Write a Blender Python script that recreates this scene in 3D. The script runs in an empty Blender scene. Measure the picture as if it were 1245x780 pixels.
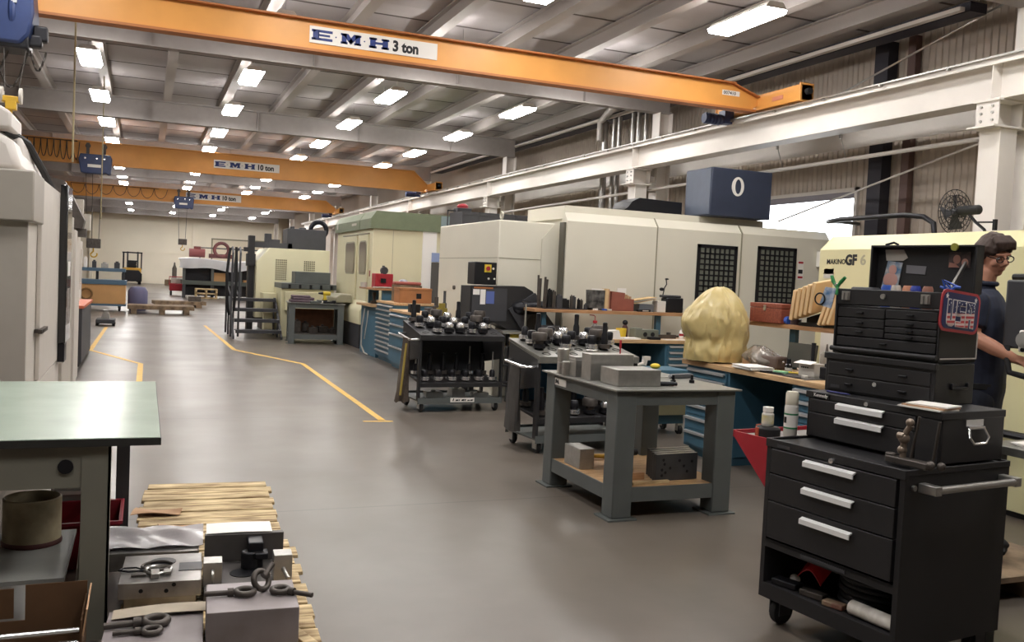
EXPO = 0.13
import bpy, bmesh, math, random
from mathutils import Vector, Matrix, Euler
random.seed(7)
PI = math.pi
SC = bpy.context.scene
COL = SC.collection
rad = math.radians

# ------------------------------------------------------------------ camera
cam_d = bpy.data.cameras.new('camera'); cam = bpy.data.objects.new('camera', cam_d); COL.objects.link(cam)
R3 = Matrix(((0.92508173, -0.02547981, -0.37891235), (-0.37686152, 0.06161454, -0.92421807), (0.04689541, 0.99777474, 0.04739612)))
cam.matrix_world = Matrix.Translation((0, 0, 1.6)) @ R3.to_4x4()
cam_d.sensor_width = 36; cam_d.lens = 36 * 1095 / 1245; cam_d.clip_start = .05; cam_d.clip_end = 300
SC.camera = cam

# ------------------------------------------------------------------ materials
MATS = {}
def s2l(c): return c / 12.92 if c <= .04045 else ((c + .055) / 1.055) ** 2.4
def rgb(h): return tuple(s2l(int(h[i:i + 2], 16) / 255) for i in (0, 2, 4)) + (1,)
def mat(name, col, rough=.5, metal=0, var=.0, scale=8, col2=None, bump=0, bscale=40, emit=None, es=0, trans=0, alpha=1, ior=1.45, stretch=None, coat=0, sheen=0):
    if name in MATS: return MATS[name]
    m = bpy.data.materials.new(name); m.use_nodes = True
    nt = m.node_tree; p = nt.nodes['Principled BSDF']
    p.inputs['Base Color'].default_value = rgb(col); p.inputs['Roughness'].default_value = rough
    p.inputs['Metallic'].default_value = metal; p.inputs['IOR'].default_value = ior
    p.inputs['Transmission Weight'].default_value = trans; p.inputs['Alpha'].default_value = alpha
    p.inputs['Coat Weight'].default_value = coat; p.inputs['Sheen Weight'].default_value = sheen
    if emit: p.inputs['Emission Color'].default_value = rgb(emit); p.inputs['Emission Strength'].default_value = es
    if var or col2 or bump:
        tc = nt.nodes.new('ShaderNodeTexCoord'); src = tc.outputs['Object']
        if stretch:
            mp = nt.nodes.new('ShaderNodeMapping'); mp.inputs['Scale'].default_value = stretch
            nt.links.new(src, mp.inputs['Vector']); src = mp.outputs['Vector']
    if var or col2:
        n = nt.nodes.new('ShaderNodeTexNoise'); n.inputs['Scale'].default_value = scale; n.inputs['Detail'].default_value = 6
        nt.links.new(src, n.inputs['Vector'])
        r = nt.nodes.new('ShaderNodeValToRGB'); r.color_ramp.elements[0].position = .35; r.color_ramp.elements[1].position = .68
        c = rgb(col)
        r.color_ramp.elements[0].color = tuple(max(0, v * (1 - var)) for v in c[:3]) + (1,)
        r.color_ramp.elements[1].color = rgb(col2) if col2 else tuple(min(1, v * (1 + var)) for v in c[:3]) + (1,)
        nt.links.new(n.outputs['Fac'], r.inputs['Fac']); nt.links.new(r.outputs['Color'], p.inputs['Base Color'])
    if bump:
        n2 = nt.nodes.new('ShaderNodeTexNoise'); n2.inputs['Scale'].default_value = bscale; n2.inputs['Detail'].default_value = 4
        nt.links.new(src, n2.inputs['Vector'])
        b = nt.nodes.new('ShaderNodeBump'); b.inputs['Strength'].default_value = bump; b.inputs['Distance'].default_value = .01
        nt.links.new(n2.outputs['Fac'], b.inputs['Height']); nt.links.new(b.outputs['Normal'], p.inputs['Normal'])
    MATS[name] = m
    return m

ORANGE = mat('crane_orange', 'd99a50', .45, var=.06, scale=2)
ORANGE_D = mat('crane_orange_dark', 'a8683a', .55)
WHITE_P = mat('white_paint', 'e2dcd6', .5, var=.04, scale=2)
SIGNW = mat('sign_white', 'e4e0da', .5)
SIGNB = mat('sign_blue', '2c3c78', .5)
SIGNK = mat('sign_black', '202022', .5)
HOIST = mat('hoist_blue', '27365f', .4, var=.1)
HOOKY = mat('hook_yellow', 'c8a030', .45)
STEEL = mat('steel', 'aeaca8', .34, .8, var=.08, scale=20)
STEEL_B = mat('bright_steel', 'b9b7b3', .28, .9, var=.08, scale=30)
CHROME = mat('chrome', 'e6e6e8', .24, .9)
ALU = mat('aluminium', 'c9cacb', .35, .6)
RUST = mat('dark_steel', '56504c', .5, .6, var=.18, scale=14)
BLACKM = mat('black_oxide', '26262a', .38, .55)
BLACKP = mat('black_paint', '242325', .5, var=.05, scale=60, bump=.12, bscale=350)
BLACKR = mat('black_rubber', '1d1d1f', .7)
CHARC = mat('charcoal', '3c3c40', .55, var=.05)
CABLE = mat('cable_dark', '3c3632', .6)
CREAM = mat('cream_enamel', 'd8d2b2', .42, var=.025, scale=1.5)
BEIGE = mat('beige_enamel', 'd6d1c2', .42, var=.025, scale=1.2)
BEIGE_D = mat('dark_beige_trim', '8f8a76', .5)  # darker beige for trims, seams, seals and covers
PALEY = mat('pale_yellow_enamel', 'd8d1a6', .42, var=.02, scale=2)
LGREY = mat('light_grey_enamel', 'b9b2a8', .45, var=.02, scale=1.5)
LGREY2 = mat('light_grey_panel', 'd2cbc3', .45, var=.02)
GREEN_CAP = mat('olive_green_enamel', '6c755c', .45, var=.05)
NAVY = mat('navy_enamel', '333a4c', .45, var=.05)
NAVY_PALE = mat('pale_navy', '5a6272', .45, var=.04)
GREYT = mat('grey_table_paint', '5c605f', .5, .1, var=.07, scale=5)
GREYTOP = mat('grey_steel_top', '83827c', .38, .45, var=.08, scale=9)
BLUECAB = mat('teal_cabinet', '43697e', .45, var=.06, scale=4)
BLUECAB_D = mat('teal_cabinet_dark', '264452', .5, var=.06, scale=4)
MAPLE = mat('maple_top', 'b5926a', .45, col2='cfae84', scale=5, stretch=(1, 14, 14), var=.1)
SHELFW = mat('shelf_wood', 'a37a56', .5, col2='b98d66', scale=5, stretch=(1, 14, 14), var=.1)
PLY = mat('plywood', 'a8825a', .7, col2='c7a376', scale=7, stretch=(1, 6, 6), var=.2)
PINE = mat('pallet_pine', 'a88558', .75, col2='e6cfa2', scale=2.6, stretch=(1.5, 9, 9), var=.45, bump=.3, bscale=30)
OLDWOOD = mat('old_wood', '6e5c4a', .85, col2='8f7a62', scale=6, var=.25)
REDBROWN = mat('red_brown_wood', '7c3c2e', .5, col2='8f4a38', scale=6, stretch=(1, 8, 8), var=.15)
REDP = mat('red_paint', 'a32430', .45, var=.06)
REDDARK = mat('red_plastic', '7c1a24', .45, var=.08)
TAPEY = mat('yellow_tape', 'd9ad4a', .5, var=.12, scale=14)
YELLOW = mat('yellow_plastic', 'd6bb3c', .5)
GREENP = mat('green_plastic', '2f8a4c', .45)
BLUEP = mat('blue_plastic', '2f55b0', .45)
PAPER = mat('white_paper', 'ece8e4', .7)
PAPERG = mat('grey_paper', 'c2bcb4', .75, var=.05)
MANILA = mat('manila_paper', 'd9b98c', .75, var=.05)
CARD = mat('cardboard', '634831', .85, var=.1)
CARD_L = mat('light_cardboard', 'c09a78', .85, var=.1)
KRAFT = mat('kraft_folder', '8e5244', .75, var=.06)
BAG = mat('yellow_plastic_sheet', 'd8c388', .3, var=.10, scale=5, trans=.22, bump=.25, bscale=14)
BAGC = mat('clear_plastic_bag', 'b9b0a6', .2, var=.3, scale=10, trans=.6, bump=.4, bscale=20)
GLASSD = mat('dark_glass', '1c1d1f', .12, coat=.5)
GLASSG = mat('smoky_glass', '7d7368', .25)
GALV = mat('galvanised', 'b3b1ae', .32, .8, var=.08)
PIPEW = mat('pipe_white', 'cfc9c4', .5)
TANW = mat('tan_panel', 'b98f5e', .6, var=.06, scale=3)
SKIN = mat('skin', 'c08a72', .5, var=.04, scale=14)
HAIR = mat('brown_hair', '40302a', .65, var=.2, scale=60, stretch=(1, 1, .2))
SHIRT = mat('navy_shirt', '23283a', .8, var=.1, scale=30)
JEANS = mat('dark_jeans', '272b38', .85, var=.1, scale=40)
LENS = mat('lamp_diffuser', 'ffffff', .5, emit='fbf8f4', es=43)
INSUL = mat('white_plastic', 'd8d4ce', .45)
SCUFF = mat('scuffed_steel_plate', '8f8b88', .32, .75, col2='b4b0ad', var=.25, scale=6)
PURPLE = mat('lilac_plate', '8d8484', .5, .3, col2='9c9496', var=.12, scale=5)
TEALD = mat('dark_teal', '24404a', .5)

# ------------------------------------------------------------------ geometry builder
class B:
    def __init__(s): s.bm = bmesh.new()
    def _f(s, vs):
        try: s.bm.faces.new(vs)
        except ValueError: pass
    def box(s, x0, x1, y0, y1, z0, z1, M=None):
        c = [Vector((x, y, z)) for z in (z0, z1) for x, y in ((x0, y0), (x1, y0), (x1, y1), (x0, y1))]
        if M: c = [M @ v for v in c]
        v = [s.bm.verts.new(p) for p in c]
        for q in ((3, 2, 1, 0), (4, 5, 6, 7), (0, 1, 5, 4), (1, 2, 6, 5), (2, 3, 7, 6), (3, 0, 4, 7)): s._f([v[i] for i in q])
        return s
    def cbox(s, cx, cy, cz, sx, sy, sz, rz=0, rx=0, ry=0):
        M = Matrix.Translation((cx, cy, cz)) @ Euler((rx, ry, rz)).to_matrix().to_4x4()
        return s.box(-sx / 2, sx / 2, -sy / 2, sy / 2, -sz / 2, sz / 2, M)
    def rings(s, rs, cap=True, closed=False):
        vs = [[s.bm.verts.new(p) for p in r] for r in rs]; n = len(vs[0])
        pairs = list(zip(vs, vs[1:])) + ([(vs[-1], vs[0])] if closed else [])
        for a, b in pairs:
            for i in range(n): s._f((a[i], a[(i + 1) % n], b[(i + 1) % n], b[i]))
        if cap and not closed: s._f(vs[0][::-1]); s._f(vs[-1])
        return s
    def cyl(s, p0, p1, r, r1=None, n=14, cap=True):
        p0, p1 = Vector(p0), Vector(p1); r1 = r if r1 is None else r1
        d = (p1 - p0).normalized(); a = d.orthogonal().normalized(); b = d.cross(a)
        cs = [(math.cos(2 * PI * i / n), math.sin(2 * PI * i / n)) for i in range(n)]
        return s.rings([[p + (a * x + b * y) * q for x, y in cs] for p, q in ((p0, r), (p1, r1))], cap)
    def tube(s, pts, r, n=8, closed=False):
        P = [Vector(p) for p in pts]; m = len(P); rs = []; prev = None
        for i, p in enumerate(P):
            if closed: t = P[(i + 1) % m] - P[i - 1]
            else: t = P[min(i + 1, m - 1)] - P[max(i - 1, 0)]
            t.normalize()
            if prev is None: a = t.orthogonal().normalized()
            else:
                a = prev - t * prev.dot(t)
                a = a.normalized() if a.length > 1e-6 else t.orthogonal().normalized()
            prev = a; b = t.cross(a); rr = r[i] if isinstance(r, (list, tuple)) else r
            rs.append([p + (a * math.cos(2 * PI * k / n) + b * math.sin(2 * PI * k / n)) * rr for k in range(n)])
        return s.rings(rs, True, closed)
    def lathe(s, prof, c=(0, 0, 0), n=16, axis='z'):
        c = Vector(c); rs = []
        for r, z in prof:
            ring = []
            for i in range(n):
                x, y = r * math.cos(2 * PI * i / n), r * math.sin(2 * PI * i / n)
                v = {'z': (x, y, z), 'x': (z, x, y), 'y': (y, z, x)}[axis]
                ring.append(c + Vector(v))
            rs.append(ring)
        return s.rings(rs)
    def prism(s, poly, plane, a, b, M=None):
        def P(u, v, w): return Vector({'xz': (u, w, v), 'yz': (w, u, v), 'xy': (u, v, w)}[plane])
        f = (lambda p: M @ p) if M else (lambda p: p)
        return s.rings([[f(P(u, v, w)) for u, v in poly] for w in (a, b)])
    def sph(s, c, r, sx=1, sy=1, sz=1, n=16, m=10):
        c = Vector(c); rs = []
        for j in range(1, m):
            t = PI * j / m
            rs.append([c + Vector((r * sx * math.sin(t) * math.cos(2 * PI * i / n), r * sy * math.sin(t) * math.sin(2 * PI * i / n), -r * sz * math.cos(t))) for i in range(n)])
        return s.rings(rs)
    def torus(s, c, R, r, axis='z', n=20, k=8, a0=0, a1=2 * PI):
        c = Vector(c); full = abs(a1 - a0) > 2 * PI - .01; pts = []
        cnt = n if full else n + 1
        for i in range(cnt):
            t = a0 + (a1 - a0) * i / n; x, y = R * math.cos(t), R * math.sin(t)
            pts.append(c + Vector({'z': (x, y, 0), 'x': (0, x, y), 'y': (x, 0, y)}[axis]))
        return s.tube(pts, r, k, full)
    def grid(s, f, nu, nv, th=.002):
        top = [[Vector(f(i / nu, j / nv)) for j in range(nv + 1)] for i in range(nu + 1)]
        tv = [[s.bm.verts.new(p) for p in row] for row in top]
        bv = [[s.bm.verts.new(p - Vector((0, 0, th))) for p in row] for row in top]
        for i in range(nu):
            for j in range(nv):
                s._f((tv[i][j], tv[i + 1][j], tv[i + 1][j + 1], tv[i][j + 1])); s._f((bv[i][j], bv[i][j + 1], bv[i + 1][j + 1], bv[i + 1][j]))
        for i in range(nu):
            s._f((tv[i][0], bv[i][0], bv[i + 1][0], tv[i + 1][0])); s._f((tv[i][nv], tv[i + 1][nv], bv[i + 1][nv], bv[i][nv]))
        for j in range(nv):
            s._f((tv[0][j], tv[0][j + 1], bv[0][j + 1], bv[0][j])); s._f((tv[nu][j], bv[nu][j], bv[nu][j + 1], tv[nu][j + 1]))
        return s

def obj(name, b, m, parent=None, label=None, bev=0, sm=True, loc=None, rz=0, hole=None):
    bmesh.ops.recalc_face_normals(b.bm, faces=b.bm.faces)
    me = bpy.data.meshes.new(name); b.bm.to_mesh(me); b.bm.free()
    me.materials.append(m)
    if sm:
        me.polygons.foreach_set('use_smooth', [True] * len(me.polygons)); me.set_sharp_from_angle(angle=rad(38))
    o = bpy.data.objects.new(name, me); COL.objects.link(o)
    if parent: o.parent = parent
    if loc: o.location = loc
    o.rotation_euler.z = rz
    if label: o['label'] = label
    if bev:
        md = o.modifiers.new('bevel', 'BEVEL'); md.width = bev; md.segments = 2; md.limit_method = 'ANGLE'; md.angle_limit = rad(50)
    return o
def tag(o, label, cat, group=None):
    o['label'] = label; o['category'] = cat
    if group: o['group'] = group
    return o
def thing(name, label, cat, loc=(0, 0, 0), rz=0, group=None):
    o = bpy.data.objects.new(name, None); COL.objects.link(o); o.location = loc; o.rotation_euler.z = rz
    o.empty_display_size = .1
    return tag(o, label, cat, group)
def solo(name, b, m, label, cat, group=None, **k): return tag(obj(name, b, m, **k), label, cat, group)
def struct(name, b, m, **k):
    o = obj(name, b, m, **k)
    if not k.get('parent'): o['kind'] = 'structure'
    return o
def dup(root, loc, rz=None, label=None, group=None):
    r = root.copy(); COL.objects.link(r); r.location = loc
    if rz is not None: r.rotation_euler.z = rz
    if label: r['label'] = label
    if group: r['group'] = group
    for ch in root.children:
        c = ch.copy(); COL.objects.link(c); c.parent = r
        for g in ch.children:
            d = g.copy(); COL.objects.link(d); d.parent = c
    return r
def text(name, s, m, parent, loc, size, rot, depth=.002, off=0, sx=1, align='LEFT', label=None):
    cu = bpy.data.curves.new(name, 'FONT'); cu.body = s; cu.size = size; cu.extrude = depth; cu.offset = off; cu.align_x = align; cu.resolution_u = 3
    t = bpy.data.objects.new(name, cu); COL.objects.link(t)
    bpy.context.view_layer.update()
    me = bpy.data.meshes.new_from_object(t.evaluated_get(bpy.context.evaluated_depsgraph_get()))
    COL.objects.unlink(t); bpy.data.objects.remove(t); bpy.data.curves.remove(cu)
    me.materials.clear(); me.materials.append(m)
    o = bpy.data.objects.new(name, me); COL.objects.link(o); o.parent = parent
    o.location = loc; o.rotation_euler = rot; o.scale = (sx, 1, 1)
    if label: o['label'] = label
    return o
UP = (PI / 2, 0, 0)            # lettering that faces -Y
LEFTF = (PI / 2, 0, -PI / 2)   # lettering that faces -X
ORD = ['first', 'second', 'third', 'fourth', 'fifth', 'sixth', 'seventh', 'eighth', 'ninth', 'tenth', 'eleventh', 'twelfth', 'thirteenth', 'fourteenth', 'fifteenth', 'sixteenth', 'seventeenth']
# ------------------------------------------------------------------ building shell
YB, YF, XL, XR, ZC = 70.0, -6.0, -7.0, 10.0, 5.55

def floor_mat():
    m = bpy.data.materials.new('polished_concrete'); m.use_nodes = True; nt = m.node_tree; p = nt.nodes['Principled BSDF']; L = nt.links.new
    tc = nt.nodes.new('ShaderNodeTexCoord')
    n1 = nt.nodes.new('ShaderNodeTexNoise'); n1.inputs['Scale'].default_value = .55; n1.inputs['Detail'].default_value = 5; n1.inputs['Roughness'].default_value = .62
    n2 = nt.nodes.new('ShaderNodeTexNoise'); n2.inputs['Scale'].default_value = 5; n2.inputs['Detail'].default_value = 4
    for n in (n1, n2): L(tc.outputs['Object'], n.inputs['Vector'])
    r1 = nt.nodes.new('ShaderNodeValToRGB'); e = r1.color_ramp.elements
    e[0].position = .25; e[0].color = rgb('5f5750'); e[1].position = .75; e[1].color = rgb('706860')
    L(n1.outputs['Fac'], r1.inputs['Fac'])
    mx = nt.nodes.new('ShaderNodeMix'); mx.data_type = 'RGBA'; mx.blend_type = 'MULTIPLY'; mx.inputs[0].default_value = .5
    r2 = nt.nodes.new('ShaderNodeValToRGB'); e = r2.color_ramp.elements
    e[0].position = .2; e[0].color = rgb('cfc9c3'); e[1].position = .85; e[1].color = rgb('ffffff')
    r1.color_ramp.interpolation = 'B_SPLINE'; r2.color_ramp.interpolation = 'B_SPLINE'; L(n2.outputs['Fac'], r2.inputs['Fac']); L(r1.outputs['Color'], mx.inputs[6]); L(r2.outputs['Color'], mx.inputs[7])
    # sawn joints in the slab
    sx = nt.nodes.new('ShaderNodeSeparateXYZ'); L(tc.outputs['Object'], sx.inputs[0])
    def line(sock, period, off, w):
        a = nt.nodes.new('ShaderNodeMath'); a.operation = 'ADD'; a.inputs[1].default_value = -off; L(sock, a.inputs[0])
        b = nt.nodes.new('ShaderNodeMath'); b.operation = 'PINGPONG'; b.inputs[1].default_value = period / 2; L(a.outputs[0], b.inputs[0])
        c = nt.nodes.new('ShaderNodeMath'); c.operation = 'LESS_THAN'; c.inputs[1].default_value = w; L(b.outputs[0], c.inputs[0]); return c.outputs[0]
    ja, jb = line(sx.outputs['Y'], 3.81, 5.965, .008), line(sx.outputs['X'], 9.3, -.84, .012)
    mm = nt.nodes.new('ShaderNodeMath'); mm.operation = 'MAXIMUM'; L(ja, mm.inputs[0]); L(jb, mm.inputs[1])
    m2 = nt.nodes.new('ShaderNodeMix'); m2.data_type = 'RGBA'; L(mm.outputs[0], m2.inputs[0]); L(mx.outputs[2], m2.inputs[6]); m2.inputs[7].default_value = rgb('4a4440')
    L(m2.outputs[2], p.inputs['Base Color'])
    r3 = nt.nodes.new('ShaderNodeValToRGB'); e = r3.color_ramp.elements
    e[0].position = .35; e[0].color = (.29,) * 3 + (1,); e[1].position = .7; e[1].color = (.37,) * 3 + (1,)
    n3 = nt.nodes.new('ShaderNodeTexNoise'); n3.inputs['Scale'].default_value = .8; n3.inputs['Detail'].default_value = 2; L(tc.outputs['Object'], n3.inputs['Vector']); L(n3.outputs['Fac'], r3.inputs['Fac']); L(r3.outputs['Color'], p.inputs['Roughness'])
    p.inputs['Specular IOR Level'].default_value = .42
    return m
FLOOR = floor_mat()
WALLM = mat('wall_panel', 'c4b8ac', .6, var=.04, scale=.6)
WALLB = mat('back_wall_panel', 'eee6d4', .65, var=.05, scale=.35)
CEILM = mat('ceiling_insulation', 'bab4b4', .75, var=.08, scale=.5)
def _seams(m):
    nt = m.node_tree; p = nt.nodes['Principled BSDF']; L = nt.links.new
    tc = nt.nodes.new('ShaderNodeTexCoord'); sx = nt.nodes.new('ShaderNodeSeparateXYZ'); L(tc.outputs['Object'], sx.inputs[0])
    a = nt.nodes.new('ShaderNodeMath'); a.operation = 'ADD'; a.inputs[1].default_value = -YF + 152.4; L(sx.outputs['Y'], a.inputs[0])
    b = nt.nodes.new('ShaderNodeMath'); b.operation = 'PINGPONG'; b.inputs[1].default_value = .762; L(a.outputs[0], b.inputs[0])
    c = nt.nodes.new('ShaderNodeMath'); c.operation = 'LESS_THAN'; c.inputs[1].default_value = .03; L(b.outputs[0], c.inputs[0])
    src = p.inputs['Base Color'].links[0].from_socket
    x = nt.nodes.new('ShaderNodeMix'); x.data_type = 'RGBA'; L(c.outputs[0], x.inputs[0]); L(src, x.inputs[6]); x.inputs[7].default_value = rgb('5d5552'); L(x.outputs[2], p.inputs['Base Color'])
_seams(CEILM)
STEELP = mat('purlin_paint', 'b5aeaa', .55)
RAFT = mat('rafter_paint', '9a9390', .55, var=.04)
TRIMD = mat('dark_trim', '33323c', .6)
TRIMB = mat('brown_trim', '6a5450', .6)

struct('floor', B().box(XL - .2, XR + .2, YF - .2, YB + .2, -.2, 0), FLOOR, sm=False)
# insulated roof lining, sagging between its seams
b = B(); prof = []
y = YF
while y < YB:
    for k in range(4): prof.append((y + 1.524 * k / 4, ZC - .055 * math.sin(PI * k / 4)))
    prof.append((y + 1.50, ZC + .0)); y += 1.524
poly = prof + [(prof[-1][0], ZC + .2), (YF, ZC + .2)]
b.prism(poly, 'yz', XL - .2, XR + .2)
struct('ceiling', b, CEILM, sm=False)

def corr(y0, y1, z0, z1, x, d=.016, p=.11):
    prof = []; y = y0
    while y < y1 - 1e-3:
        for dy, dx in ((0, 0), (.07, 0), (.08, -d), (.10, -d)):
            if y + dy <= y1: prof.append((x + dx, y + dy))
        y += p
    prof.append((x, y1)); prof += [(x + .12, y1), (x + .12, y0)]
    return prof, z0, z1
WY0, WY1, WZ0, WZ1 = 10.75, 13.4, 1.3, 3.22
b = B()
for seg in (corr(YF, WY0, 0, ZC, XR), corr(WY1, YB, 0, ZC, XR), corr(WY0, WY1, 0, WZ0, XR), corr(WY0, WY1, WZ1, ZC, XR)):
    b.rings([[Vector((q[0], q[1], w_)) for q in seg[0]] for w_ in (seg[1], seg[2])], False)
struct('wall_right', b, WALLM, sm=False)
b = B().box(XL - .2, XR + .2, YB, YB + .15, 0, ZC)
for z in (2.2, 4.4): b.box(XL, XR, YB - .05, YB, z, z + .06)
for x in (-3.5, 3.3, 9.4): b.box(x - .12, x + .12, YB - .25, YB, 0, ZC)
struct('wall_back', b, WALLB, sm=False)
struct('wall_left', B().box(XL - .15, XL, YF, YB, 0, ZC), WALLM, sm=False)
struct('wall_front', B().box(XL, XR, YF - .15, YF, 0, ZC), WALLM, sm=False)
# window in the right wall: frame, pane, blind
w = B()
w.box(XR - .05, XR + .1, WY0, WY0 + .06, WZ0, WZ1).box(XR - .05, XR + .1, WY1 - .06, WY1, WZ0, WZ1)
w.box(XR - .05, XR + .1, WY0, WY1, WZ0, WZ0 + .06).box(XR - .05, XR + .1, WY0, WY1, WZ1 - .06, WZ1)
win = struct('window_1', w, WHITE_P, sm=False)
obj('window_pane', B().box(XR + .03, XR + .045, WY0 + .06, WY1 - .06, WZ0 + .06, WZ1 - .06), mat('window_glass', 'ffffff', .0, trans=1, ior=1.05), win)
obj('roller_blind', B().box(XR - .04, XR - .02, WY0 + .06, WY1 - .06, WZ1 - .16, WZ1 - .06), mat('blind_cloth', '8f8a92', .8), win)
# roll-up door outline in the back wall
d = B().box(4.6, 8.2, YB - .06, YB, 0, 3.4)
for z in (.7, 1.4, 2.1, 2.8): d.box(4.6, 8.2, YB - .075, YB - .06, z, z + .03)
door = struct('door_1', d, mat('door_panel', 'e0d6c0', .6), sm=False)
obj('door_frame', B().box(4.5, 4.6, YB - .09, YB, 0, 3.5).box(8.2, 8.3, YB - .09, YB, 0, 3.5).box(4.5, 8.3, YB - .09, YB, 3.4, 3.5), BEIGE_D, door)

# purlins under the roof, along the hall
n = 0; x = .38 - 1.22 * 6
while x < XR - .2:
    n += 1
    b = B().box(x - .085, x + .085, YF, YB, 5.245, 5.262).box(x - .008, x + .008, YF, YB, 5.262, 5.47).box(x - .085, x + .085, YF, YB, 5.47, 5.486)
    struct('trim_%d' % n, b, STEELP, sm=False); x += 1.22
# rafters across the hall and the columns that carry them
FR = [7.06 + 7.62 * k for k in range(-1, 9)]
NM = ['behind the camera', 'nearest the camera', 'second from the camera', 'third from the camera', 'fourth from the camera', 'fifth from the camera', 'sixth from the camera', 'seventh from the camera', 'eighth from the camera', 'farthest from the camera']
for k, y in enumerate(FR):
    b = B().box(XL, 9.0, y - .1, y + .1, 4.78, 4.80).box(XL, 9.0, y - .006, y + .006, 4.80, 5.225).box(XL, 9.0, y - .1, y + .1, 5.225, 5.245)
    for xx in (-5, -2.6, 0, 2.4, 4.8, 7.2): b.box(xx - .005, xx + .005, y - .09, y + .09, 4.80, 5.225)
    solo('roof_rafter', b, RAFT, 'wide grey roof rafter across the hall, %s' % NM[k], 'rafter', 'roof rafters', sm=False)
    b = B().box(8.72, 8.735, y - .13, y + .13, 0, 4.78).box(8.985, 9.0, y - .13, y + .13, 0, 4.78).box(8.735, 8.985, y - .007, y + .007, 0, 4.78)
    solo('building_column', b, WHITE_P, 'white steel building column behind the crane rail, %s' % NM[k], 'column', 'building columns', sm=False)
    if k < 8:
        t = thing('crane_column', 'white steel crane column under the runway beam, %s' % NM[k], 'column', (8.4, y, 0), 0, 'crane columns')
        obj('shaft', B().box(-.12, .12, -.13, -.115, 0, 3.42).box(-.12, .12, .115, .13, 0, 3.42).box(-.006, .006, -.115, .115, 0, 3.42).box(-.12, -.108, -.115, .115, 0, 3.42), WHITE_P, t, sm=False)
        b = B().box(-.27, .2, -.17, .17, 3.42, 3.44).box(-.18, -.165, -.14, .14, 3.44, 3.70).box(.165, .18, -.14, .14, 3.44, 3.70).box(-.165, .165, -.007, .007, 3.44, 3.70).box(-.2, .2, -.16, .16, 3.70, 3.72)
        obj('bracket', b, WHITE_P, t, sm=False)
        b = B()
        for z in (3.5, 3.58, 3.65):
            for yy in (-.07, .07): b.cyl((-.18, yy, z), (-.2, yy, z), .014, n=6)
        obj('bolts', b, STEEL, t)
        obj('tie', B().box(.2, .33, -.05, .05, 3.5, 3.6), WHITE_P, t, sm=False)
# crane runways
def runway(x, label, y0, y1, sgn):
    t = thing('runway_beam', label, 'beam', (x, 0, 3.72))
    b = B().box(-.15, .15, y0, y1, 0, .022).box(-.008, .008, y0, y1, .022, .43).box(-.16, .16, y0, y1, .43, .448).box(-.16, -.145, y0, y1, .37, .43).box(.145, .16, y0, y1, .37, .43)
    for k in range(-1, 7):
        yy = 7.06 + 7.62 * k
        if y0 < yy < y1: b.box(-.145, .145, yy - .005, yy + .005, .022, .43)
    obj('girder', b, WHITE_P, t, sm=False)
    obj('rail', B().box(-.05, .05, y0, y1, .448, .46).box(-.012, .012, y0, y1, .46, .48).box(-.028, .028, y0, y1, .48, .5), RUST, t, sm=False)
    b = B().box(-.19 * sgn - .01, -.19 * sgn + .01, y0, y1, .432, .45)
    yy = y0 + .4
    while yy < y1:
        b.box(min(-.205 * sgn, -.15 * sgn), max(-.205 * sgn, -.15 * sgn), yy - .012, yy + .012, .41, .434); yy += 1.0
    obj('conductor_bar', b, STEEL, t, sm=False)
runway(8.4, 'long white crane runway beam along the right wall', YF + .2, 52.5, 1)
runway(-4.1, 'white crane runway beam on the left, mostly behind the grey machine', YF + .2, 52.5, -1)
for k, y in enumerate(FR[:8]):
    t = thing('crane_column', 'white crane column on the left side behind the grey machines', 'column', (-4.1, y, 0), 0, 'left crane columns')
    obj('shaft', B().box(-.12, .12, -.13, -.115, 0, 3.72).box(-.12, .12, .115, .13, 0, 3.72).box(-.006, .006, -.115, .115, 0, 3.72), WHITE_P, t, sm=False)
# wall steel: dark post, brown post, girts, sag rods
solo('wall_post', B().box(9.78, 9.96, 10.12, 10.38, 0, 5.24), TRIMD, 'dark steel wall post right of the bright window', 'post', sm=False)
solo('wall_post', B().box(9.86, 9.96, 9.70, 9.84, 0, 5.24), TRIMB, 'thin brown wall post beside the dark post', 'post', sm=False)
solo('wall_brace', B().box(9.4, 9.62, 5.5, 40, 3.90, 3.93).box(9.4, 9.42, 5.5, 40, 3.70, 3.90).box(9.62, 9.975, 7.0, 7.1, 3.82, 3.88).box(9.62, 9.975, 20, 20.1, 3.82, 3.88), WHITE_P, 'white steel channel along the wall beneath the runway beam', 'channel', sm=False)
solo('brace_rod', B().cyl((9.5, 11.9, 4.3), (9.5, 6.8, 5.45), .014, n=6).cyl((9.5, 11.9, 4.3), (9.975, 12.1, 4.25), .014, n=6), STEEL, 'thin diagonal brace rod high on the right wall', 'rod')
solo('brace_rod', B().cyl((9.5, 12.0, 2.72), (8.85, 7.2, 3.50), .014, n=6), PIPEW, 'thin diagonal brace rod crossing below the runway beam', 'rod')
b = B().tube([(8.66, 22, 3.31), (8.66, 7.2, 3.41), (8.66, 1, 3.44)], .028, 8)
cp = solo('conduit', b, PIPEW, 'long white conduit slung just under the runway beam', 'pipe')
for yy in (9.6, 10.9): obj('hanger', B().cyl((8.66, yy, 3.40), (8.545, yy, 3.70), .006, n=6).cbox(8.545, yy, 3.69, .03, .03, .05), STEEL, cp)
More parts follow.
